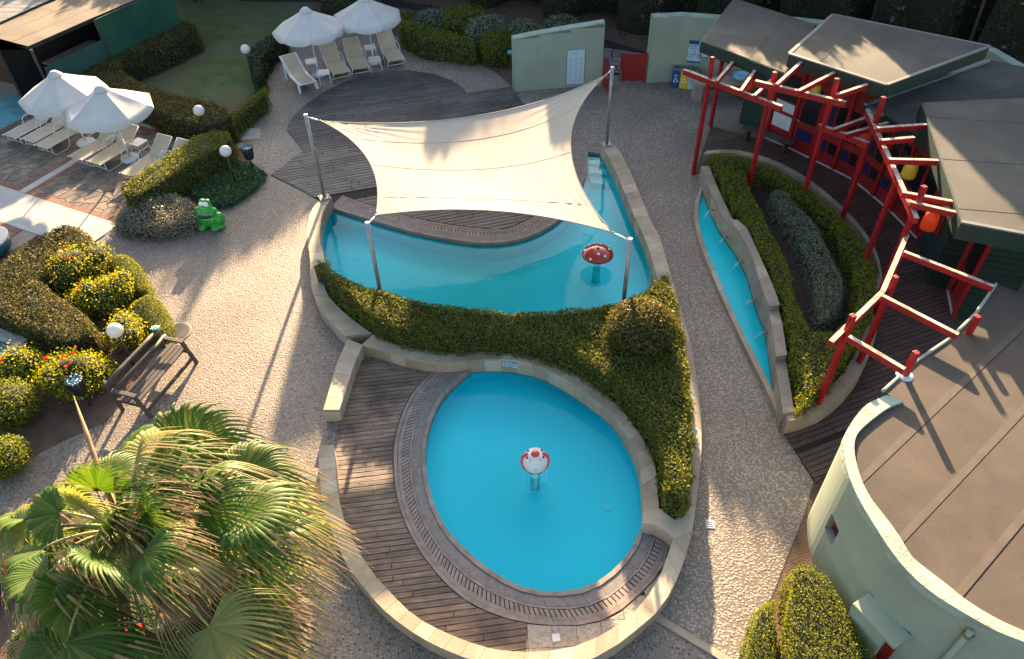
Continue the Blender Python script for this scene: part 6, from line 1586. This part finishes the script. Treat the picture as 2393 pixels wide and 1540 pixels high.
for px, z, rx, ry, h, lab, nf in (((175, 620), 0.6, 0.75, 0.8, 1.05, 'largest yellow-green hibiscus bush in the corner of the bronze hedge, dotted with red flowers', 8), ((215, 690), 0.5, 0.55, 0.55, 0.85, 'yellow-green hibiscus bush below the largest one, with red flowers', 4), ((275, 672), 0.5, 0.40, 0.45, 0.85, 'small upright yellow-green hibiscus bush beside the farther clipped mound', 1),
                                 ((290, 770), 0.5, 0.50, 0.55, 0.85, 'yellow-green hibiscus bush behind the globe lamp and the bench', 2), ((175, 872), 0.5, 0.85, 0.62, 0.95, 'wide yellow-green hibiscus bush with red flowers behind the litter bin', 9), ((42, 848), 0.5, 0.55, 0.5, 0.9, 'yellow-green bush at the left edge below the stone kerb', 1)):
    q = P(px[0], px[1], z); bush('hibiscus_bush', lab, 'bush', (q.x, q.y), rx, ry, h, lf['hibiscus'], int(5200 * rx * 1.8), 0.065, loose=0.26, lobes=7, flowers=lf['redflower'], nf=nf, fsize=0.075, z0=0.018)
for px, rx, h, lab in (((15, 945), 0.62, 0.9, 'rounded green shrub at the left edge above the palm'), ((-5, 1060), 0.5, 0.7, 'small yellow-lit shrub at the left edge beside the palm')):
    q = P(px[0], px[1], 0.5); bush('round_shrub', lab, 'bush', (q.x, q.y), rx, rx, h, lf['hedge_yel'], 5200, 0.055, loose=0.08, z0=0.018)
# middle left
hedge('clipped_hedge', 'sunlit straight clipped hedge between the terrace and the globe lamp', 'hedge', PP([(279, 432), (300, 417), (333, 393), (380, 362), (427, 333), (467, 310), (500, 303), (533, 302), (540, 318), (520, 335), (450, 374), (383, 416), (330, 447), (300, 455), (283, 448)], 0.95), 0.017, 0.95, lf['hedge'], 1000, 0.06, 0.12, sprigs=0.02)
hedge('clipped_hedge', 'long bending clipped hedge behind the terrace parasols, from the shelter to the lawn corner', 'hedge', PP([(127, 172), (198, 136), (251, 119), (317, 91), (386, 57), (419, 45), (447, 47), (459, 58), (453, 66), (396, 96), (336, 120), (280, 140), (283, 163), (324, 186), (376, 209), (455, 227), (500, 235), (530, 250), (540, 264), (515, 283), (467, 287), (430, 282), (367, 256), (300, 220), (233, 196), (165, 184)], 1.0), 0.0, 1.0, lf['brownish'], 480, 0.085, 0.14)
hedge('clipped_hedge', 'low clipped hedge running along the edge of the upper pebble terrace', 'hedge', PP([(540, 260), (565, 238), (600, 212), (618, 200), (622, 212), (600, 234), (570, 258), (552, 275), (543, 292)], 0.7), 0.0, 0.7, lf['hedge'], 650, 0.07, 0.1)
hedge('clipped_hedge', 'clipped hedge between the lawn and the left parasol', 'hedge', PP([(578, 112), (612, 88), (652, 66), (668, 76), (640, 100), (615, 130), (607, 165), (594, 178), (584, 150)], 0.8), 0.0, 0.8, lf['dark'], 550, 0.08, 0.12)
hedge('silver_shrub', 'low mounded silver-grey shrub beside the frog', 'shrub', smooth(PP([(263, 497), (285, 480), (330, 455), (380, 446), (430, 455), (460, 480), (456, 506), (420, 522), (360, 532), (300, 528), (268, 517)], 0.45), 3, True), 0.017, 0.5, lf['silver'], 1500, 0.05, 0.28, rough=0.05, lumpa=0.06)
gp = smooth(PP([(440, 428), (470, 395), (520, 380), (560, 378), (600, 392), (622, 408), (598, 440), (560, 468), (520, 484), (490, 480), (455, 462)], 0.1), 3, True)
gpl = [Vector((q.x, q.y, 0)) for q in gp]
c = RNG.uniform((min(q.x for q in gpl), min(q.y for q in gpl)), (max(q.x for q in gpl), max(q.y for q in gpl)), (16000, 2)); c = c[_inside(c, gpl)]
cov = leaf_object('ground_cover', np.column_stack([c, 0.05 + np.abs(RNG.normal(0, 0.07, len(c)))]), np.tile([0, 0, 0.6], (len(c), 1)), 0.10, lf['cover'], None, 0.9, 0.32)
# bed plants under the palm
for px, rx, lab, mt, fl, nf in (((620, 1440), 0.42, 'orange-flowered bushy plant at the palm foot near the pool wall', lf['cover'], lf['orangeflower'], 22), ((330, 1490), 0.5, 'low leafy plant with a few red flowers under the palm at the bottom', lf['cover'], lf['redflower'], 5), ((20, 1330), 0.6, 'grey-green low plant with red flowers under the palm at the left edge', lf['grey'], lf['redflower'], 4), ((200, 1330), 0.6, 'grey-green low plant in the shade under the palm', lf['grey'], None, 0), ((500, 1300), 0.5, 'yellow-green low plant under the right side of the palm', lf['hibiscus'], None, 0), ((480, 1440), 0.55, 'leafy low plant under the palm beside the lamp', lf['hibiscus'], None, 0), ((110, 1480), 0.6, 'dark leafy plant at the lower left under the palm', lf['cover'], None, 0)):
    q = P(px[0], px[1], 0.3); bush('bed_plant', lab, 'plant', (q.x, q.y), rx, rx, 0.55, mt, 2600, 0.06, loose=0.15, lobes=4, flowers=fl, nf=nf, fsize=0.06 if nf > 10 else 0.09, z0=0.018)
# back row
hedge('clipped_hedge', 'bright green clipped hedge bordering the upper terrace, in front of the round shrubs', 'hedge', PP([(930, 46), (954, 43), (985, 57), (1051, 74), (1114, 90), (1108, 104), (1051, 96), (985, 89), (957, 74), (932, 60)], 0.9), 0.0, 0.9, lf['hedge_yel'], 500, 0.075, 0.1)
hedge('clipped_hedge', 'dark box hedge right of the top parasol', 'hedge', PP([(935, 22), (975, 26), (975, 40), (940, 40)], 0.8), 0.0, 0.8, lf['hedge'], 350, 0.09, 0.1)
hedge('clipped_hedge', 'long low clipped hedge along the near side of the back path', 'hedge', PP([(995, 17), (1060, 22), (1110, 32), (1108, 42), (1050, 36), (992, 29)], 0.8), 0.0, 0.8, lf['hedge'], 350, 0.09, 0.1)
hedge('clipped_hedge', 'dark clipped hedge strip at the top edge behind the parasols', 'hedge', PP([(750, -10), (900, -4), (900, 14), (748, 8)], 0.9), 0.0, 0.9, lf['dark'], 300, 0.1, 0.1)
for px, rx, h, mt, lab, bx_ in (((1012, 50), 0.95, 1.05, lf['grey'], 'pale grey-green rounded shrub behind the bright clipped hedge', 2), ((1085, 52), 0.85, 1.3, lf['hedge'], 'dark cube-like clipped shrub in the back row', 5), ((1141, 72), 0.95, 1.4, lf['grey'], 'tall pale rounded shrub left of the pale green wall', 2), ((1166, 105), 0.72, 1.2, lf['hedge'], 'dark rounded shrub just left of the pale green wall', 2.6), ((1222, 82), 0.85, 1.3, lf['grey'], 'pale rounded shrub peeping over the left end of the garden wall', 2), ((1312, 64), 0.8, 1.1, lf['grey'], 'pale shrub top showing behind the middle of the garden wall', 2)):
    q = P(px[0], px[1], h * 0.6); bush('round_shrub', lab, 'shrub', (q.x, q.y), rx, rx * 0.9, h, mt, 3800, 0.085, loose=0.07, box=bx_)

# ------------------------------------------------------------------ tall oleander screen at the back
def tree_screen(name, label, x0, x1, y0, depth, hfun, n, leaf, mtl, flowers=0):
    cx = (x0 + x1) / 2; t = thing(name, label, 'tree', (cx, y0 + depth / 2, 0), group='tall dark oleander screen behind the garden')
    X = RNG.uniform(x0, x1, n); Hh = np.array([hfun(x) for x in X]); side = RNG.random(n)
    Y = np.where(side < 0.55, y0 + np.abs(RNG.normal(0, 0.35, n)), RNG.uniform(y0, y0 + depth, n))
    Z = np.where(side < 0.55, RNG.random(n) ** 0.85 * Hh * 0.955, Hh * np.where(np.abs(X) < 4.5, 0.86 + 0.09 * RNG.random(n), 0.88 + 0.095 * RNG.random(n)))
    bulge = 0.5 * np.sin(X * 1.9) + 0.35 * np.sin(X * 3.7 + Z * 1.3)
    pos = np.column_stack([X, Y + bulge - 0.12 * Z, Z])
    leaf_object('crown', pos, np.tile([0, -0.7, 0.5], (n, 1)), leaf, mtl, t, 0.8, 0.35)
    mb = MB(); k = x0 + 0.3
    while k < x1:
        mb.tube([(k, y0 + depth * 0.5, -0.05), (k + random.uniform(-0.3, 0.3), y0 + depth * 0.5, hfun(k) * 0.45), (k + random.uniform(-0.5, 0.5), y0 + depth * 0.45, hfun(k) * 0.8)], [0.07, 0.05, 0.02], 6); k += 0.8
    mb.build('trunk', mat['bark'], t)
    N = max(2, int((x1 - x0) / 0.25)); mb = MB(); vs = []
    for i in range(N + 1):
        x = x0 + (x1 - x0) * i / N; h = hfun(x) * 0.965
        b = 0.5 * math.sin(x * 1.9)
        vs += [(x, y0 + 0.5 + b, 0), (x, y0 + 0.5 + b - 0.10 * h, h), (x, y0 + depth * 0.8, h * 0.98), (x, y0 + depth * 0.9, 0)]
    fs = []
    for i in range(N):
        for k in range(3): fs.append((i * 4 + k, (i + 1) * 4 + k, (i + 1) * 4 + k + 1, i * 4 + k + 1))
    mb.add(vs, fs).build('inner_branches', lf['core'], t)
    if flowers:
        idx = RNG.choice(np.nonzero((Z < 3.2) & (Z > 0.9) & (side < 0.5))[0], flowers, replace=False)
        for i in idx:
            cc = np.repeat(pos[i][None] + np.array([0, -0.15, 0.05]), 5, 0) + RNG.normal(0, 0.03, (5, 3))
            fl = leaf_object('flower', cc, np.tile([0, -0.8, 0.5], (5, 1)), 0.075, lf['pinkflower'] if i % 2 else lf['pinkflower'], t, 0.5, 0.9); del fl['kind']
    return t
def ff(x):                                              # front line of the screen
    return float(np.interp(x, [-40, -3.4, 0.48, 4.0, 5.8, 9, 14, 18, 24, 40], [36.8, 36.2, 33.9, 32.0, 30.8, 29.6, 27.8, 25.6, 22.5, 20]))
def hh_(x):
    base_h = float(np.interp(x, [-40, -20, -9, -7, -4.6, -4.1, -2, 0, 2, 4.2, 7, 8.6, 10.7, 11.05, 13, 16, 24], [4.4, 4.6, 5.0, 5.1, 5.3, 7.65, 7.7, 7.38, 7.08, 6.75, 6.6, 6.6, 6.95, 8.3, 8.6, 9.0, 8.5]))
    k_ = 0.15 if -4.5 < x < 4.5 else 1.0
    return base_h + k_ * (0.12 * math.sin(x * 2.3) + 0.10 * math.sin(x * 5.1 + 1) + 0.06 * math.sin(x * 13.0))
xs = [-34, -28, -23, -18.5, -14.5, -11, -7.6, -4.4, -1.2, 2.0, 5.0, 8.0, 11.0, 14.0, 17.0, 20.5, 25]
wn_ = ['far left end', 'beyond the reed roof', 'behind the shelter roof', 'behind the shelter', 'behind the green canvas', 'behind the lawn, left part', 'behind the lawn, right part', 'behind the top parasol', 'behind the bright clipped hedge', 'behind the left garden wall', 'behind the red gate', 'behind the first hut roof', 'behind the second hut roof', 'behind the hut roof corner with pink flowers', 'behind the hut at the right', 'at the right edge of the photo']
for k in range(len(xs) - 1):
    a, b = xs[k], xs[k + 1]; m_ = (a + b) / 2
    if m_ < -30 : continue
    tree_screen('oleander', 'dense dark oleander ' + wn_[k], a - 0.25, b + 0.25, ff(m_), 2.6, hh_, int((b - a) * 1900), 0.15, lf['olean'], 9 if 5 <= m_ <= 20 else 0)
# taller conifers rising out of the screen; their tips throw the long fingers of shade over the plaza
def conifer(xy, h, r, label):
    t = thing('cypress', label, 'tree', (xy[0], xy[1], 0), group='slim cypresses behind the garden')
    MB().tube([(xy[0], xy[1], -0.05), (xy[0], xy[1], h * 0.5), (xy[0], xy[1], h * 0.95)], [0.14, 0.09, 0.02], 8).build('trunk', mat['bark'], t)
    n = 5200; s = RNG.random(n) ** 0.8; an = RNG.uniform(0, 6.283, n); rr_ = r * (1 - s ** 1.6) * (0.75 + 0.25 * RNG.random(n)) * (1 + 0.12 * np.sin(an * 3 + s * 9)) + 0.03
    leaf_object('crown', np.column_stack([xy[0] + rr_ * np.cos(an), xy[1] + rr_ * np.sin(an), 0.4 + s * (h - 0.4)]), np.column_stack([np.cos(an), np.sin(an), np.full(n, 0.3)]), 0.16, lf['olean'], t, 0.6, 0.4)
    mb = MB().lathe([(r * 0.8, 0.4), (r * 0.75, h * 0.3), (r * 0.55, h * 0.6), (r * 0.2, h * 0.88), (0.02, h * 0.97)], 12, (xy[0], xy[1], 0)); mb.build('inner_branches', lf['core'], t)
def caster(px, y):                                      # where a tip must stand at depth y to drop its shade on px
    g = P(px[0], px[1]); d = (y - g.y) / SUNV.y; return (g.x + SUNV.x * d, y), SUNV.z * d
for px, y, r, lab in (((415, 772), 40.5, 0.8, 'slim dark cypress behind the lawn, left one'), ((566, 604), 39.5, 0.8, 'slim dark cypress behind the lawn, right one')):
    xy, h = caster(px, y); conifer(xy, h, r, lab)
xy, h = caster((440, 690), 41.0)
bush('broad_tree', 'broad dark tree crown far behind the lawn', 'tree', (xy[0] - 0.3, xy[1]), 3.3, 2.2, 5.0, lf['olean'], 26000, 0.2, loose=0.06, z0=h - 5.0, lobes=7)
q = Vector((xy[0] - 0.3, xy[1], 0))
for o in bpy.data.objects:
    if o.get('category') == 'tree' and o.name.startswith('broad_tree'):
        MB().tube([(q.x, q.y, -0.05), (q.x, q.y, h - 3.0)], [0.25, 0.14], 10).build('trunk', mat['bark'], o)

# ------------------------------------------------------------------ fan palm
PC = P(292, 1234, 4.5)
palm = thing('fan_palm', 'tall fan palm with a ragged crown of green and dry fronds at the lower left', 'palm tree', (PC.x, PC.y, 0))
MB().tube([(PC.x + 0.1, PC.y + 0.05, -0.05), (PC.x, PC.y, 1.2), (PC.x - 0.04, PC.y, 2.8), (PC.x, PC.y, PC.z - 0.1)], [0.24, 0.19, 0.18, 0.22], 14).build('trunk', mat['bark'], palm, True)
WIND = Vector((1.0, -0.15, 0))
def frond(az, el, plen, blen, droop, wind, mtl, pm, name, roll=0.0, nseg=44, span=250, seed=0, split=0.5):
    rg = random.Random(seed)
    o = Vector((math.sin(az), math.cos(az), 0)); d = o * math.cos(el) + Vector((0, 0, math.sin(el)))
    base = Vector((PC.x, PC.y, PC.z)) + o * 0.12
    pts = []
    for k in range(7):
        s = k / 6; pts.append(base + d * plen * s + Vector((0, 0, -0.22 * droop * s * s * plen)) + WIND * (0.10 * wind * s * s))
    tip = pts[-1]; tan = (pts[-1] - pts[-2]).normalized()
    up = Vector((0, 0, 1)) - tan * tan.z
    up = up.normalized() if up.length > 0.05 else o
    side = tan.cross(up).normalized(); up = side.cross(tan).normalized()
    if roll: side, up = side * math.cos(roll) + up * math.sin(roll), up * math.cos(roll) - side * math.sin(roll)
    mb = MB(); NS_ = 9
    for i in range(nseg):
        th = R(span) * ((i + 0.5) / nseg - 0.5); dth = R(span) / nseg
        ln = blen * (0.72 + 0.28 * math.cos(th * 0.6)) * rg.uniform(0.93, 1.05)
        dirn = tan * math.cos(th) + side * math.sin(th) + up * (0.22 * math.cos(th) + 0.10)
        dirn.normalize(); lat = (tan * -math.sin(th) + side * math.cos(th)).normalized()
        tw = rg.uniform(-0.25, 0.25); fall = rg.uniform(0.75, 1.35); vs = []
        for k in range(NS_ + 1):
            s = k / NS_; x = max(0.0, s - split) / (1 - split)
            c = tip + dirn * (ln * s) + up * (-0.10 * ln * s * s)
            c += Vector((0, 0, -1)) * (droop * fall * 0.42 * ln * x * x) + WIND * (wind * 0.34 * ln * x * x * fall)
            w = ln * s * dth * 0.56 if s <= split else ln * split * dth * 0.56 * (1 - x) ** 0.8 + 0.0015
            w = max(w, 0.004); fold = 0.5 * w
            lt = lat * math.cos(tw * x) + up * math.sin(tw * x)
            vs += [c - lt * w - up * fold * 0.5, c + up * fold * 0.5, c + lt * w - up * fold * 0.5]
        mb.add(vs, [f for k in range(NS_) for f in ((k * 3, k * 3 + 1, k * 3 + 4, k * 3 + 3), (k * 3 + 1, k * 3 + 2, k * 3 + 5, k * 3 + 4))])
    b = mb.build(name, mtl, palm, True)
    if name == 'frond':                                 # dry, straw-coloured tips
        b.data.materials.append(mat['dry']); idx = [0] * len(b.data.polygons)
        for i in range(nseg):
            keep_ = NS_ - rg.choice((0, 1, 1, 2, 2, 3))
            for kk in range(keep_, NS_): idx[i * 2 * NS_ + kk * 2] = idx[i * 2 * NS_ + kk * 2 + 1] = 1
        b.data.polygons.foreach_set('material_index', idx)
    MB().tube(pts, [0.035, 0.028, 0.024, 0.02, 0.018, 0.016, 0.013], 6).build('stalk', pm, b, True)
    return b
gold = 2.39996
k = 0
for ring, (nf_, el0, pl0, bl0, dr0) in enumerate(((4, 80, 0.45, 0.6, 0.7), (7, 60, 0.75, 0.72, 0.9), (10, 40, 1.0, 0.80, 1.3), (14, 14, 1.28, 0.88, 1.5), (16, -14, 1.42, 0.88, 1.6), (14, -36, 1.32, 0.84, 1.7))):
    for j in range(nf_):
        az = k * gold + 0.3 + random.uniform(-0.25, 0.25)
        frond(az, R(el0 + random.uniform(-14, 14)), pl0 * random.uniform(0.75, 1.2), bl0 * random.uniform(0.78, 1.18), dr0 * random.uniform(0.7, 1.4), 0.5 + 1.1 * random.random(), lf['palm'] if random.random() < 0.8 else lf['palmtip'], mat['petiole'], 'frond', random.uniform(-0.9, 0.9), random.randint(30, 40), random.uniform(190, 280), k, random.uniform(0.40, 0.55)); k += 1
# the bare spear in the middle
MB().tube([Vector((PC.x - 0.1, PC.y + 0.1, PC.z)), P(232, 1105, 4.95), P(205, 1020, 5.15), P(172, 925, 5.3)], [0.03, 0.034, 0.03, 0.004], 8).build('spear', mat['dry'], palm, True)
for j in range(30):
    az = (j * gold + 1.1) if j % 3 == 0 else math.pi + random.uniform(-1.3, 1.3)
    frond(az, R(-8 - random.uniform(0, 44)), random.uniform(0.8, 1.5), random.uniform(0.55, 0.9), 1.5, 0.6, mat['dry'], mat['dry'], 'dry_frond', random.uniform(-0.8, 0.8), 26, random.uniform(120, 200), 100 + j, 0.32)
for j in range(9):
    frond(math.pi + random.uniform(-1.25, 1.0), R(random.uniform(-14, 12)), random.uniform(0.9, 1.35), random.uniform(0.5, 0.75), 1.6, 0.9, mat['dry'], mat['dry'], 'dry_frond', random.uniform(-1.0, 1.0), 24, random.uniform(110, 190), 300 + j, 0.3)
# flower stalks with seed, right of the crown
for j, px in enumerate(((610, 1110), (590, 1190), (640, 1150))):
    e = P(px[0], px[1], 4.3); mdl = (Vector((PC.x, PC.y, PC.z)) + e) / 2 + Vector((0, 0, 0.35))
    st = MB().tube([Vector((PC.x, PC.y, PC.z)), mdl, e, e + Vector((0.12, -0.1, -0.5))], [0.025, 0.02, 0.012, 0.004], 6).build('flower_stalk', mat['dry'], palm, True)
    n = 900; s = RNG.random(n); pos = np.array(e)[None] + np.column_stack([0.12 * s, -0.1 * s, -0.55 * s]) + RNG.normal(0, 0.07, (n, 3))
    leaf_object('seed_cluster', pos, np.tile([0, 0, 1.0], (n, 1)), 0.022, lf['palmtip'], st, 1.0, 0.8)

# ------------------------------------------------------------------ fallen leaves
n = 420
c = RNG.uniform((-10, 3), (9, 24), (n * 3, 2)); keep = _inside(c, PP(plaza_px)) & ~_inside(c, UP) & ~_inside(c, LP); c = c[keep][:n]
leaf_object('fallen_leaves', np.column_stack([c, np.full(len(c), 0.05)]), np.tile([0, 0, 1.0], (len(c), 1)), 0.05, leafmat('dry_leaf', (0.10, 0.06, 0.02), (0.26, 0.17, 0.06), None, 0.2, tcol=(1, 1, 1)), None, 0.15, 0.5)
c = np.vstack([RNG.normal(0, 1, (26, 2)) * (0.8, 0.8) + (cq_.x, cq_.y), RNG.normal(0, 1, (30, 2)) * (2.5, 0.8) + (0, 15.2)])
k = _inside(c, inset(LP, 0.1) if area2(LP) else LP) | _inside(c, inset(UP, 0.25)); c = c[k]
leaf_object('floating_leaves', np.column_stack([c, np.full(len(c), UPW + 0.012)]), np.tile([0, 0, 1.0], (len(c), 1)), 0.035, bpy.data.materials['dry_leaf'], None, 0.05, 0.5)
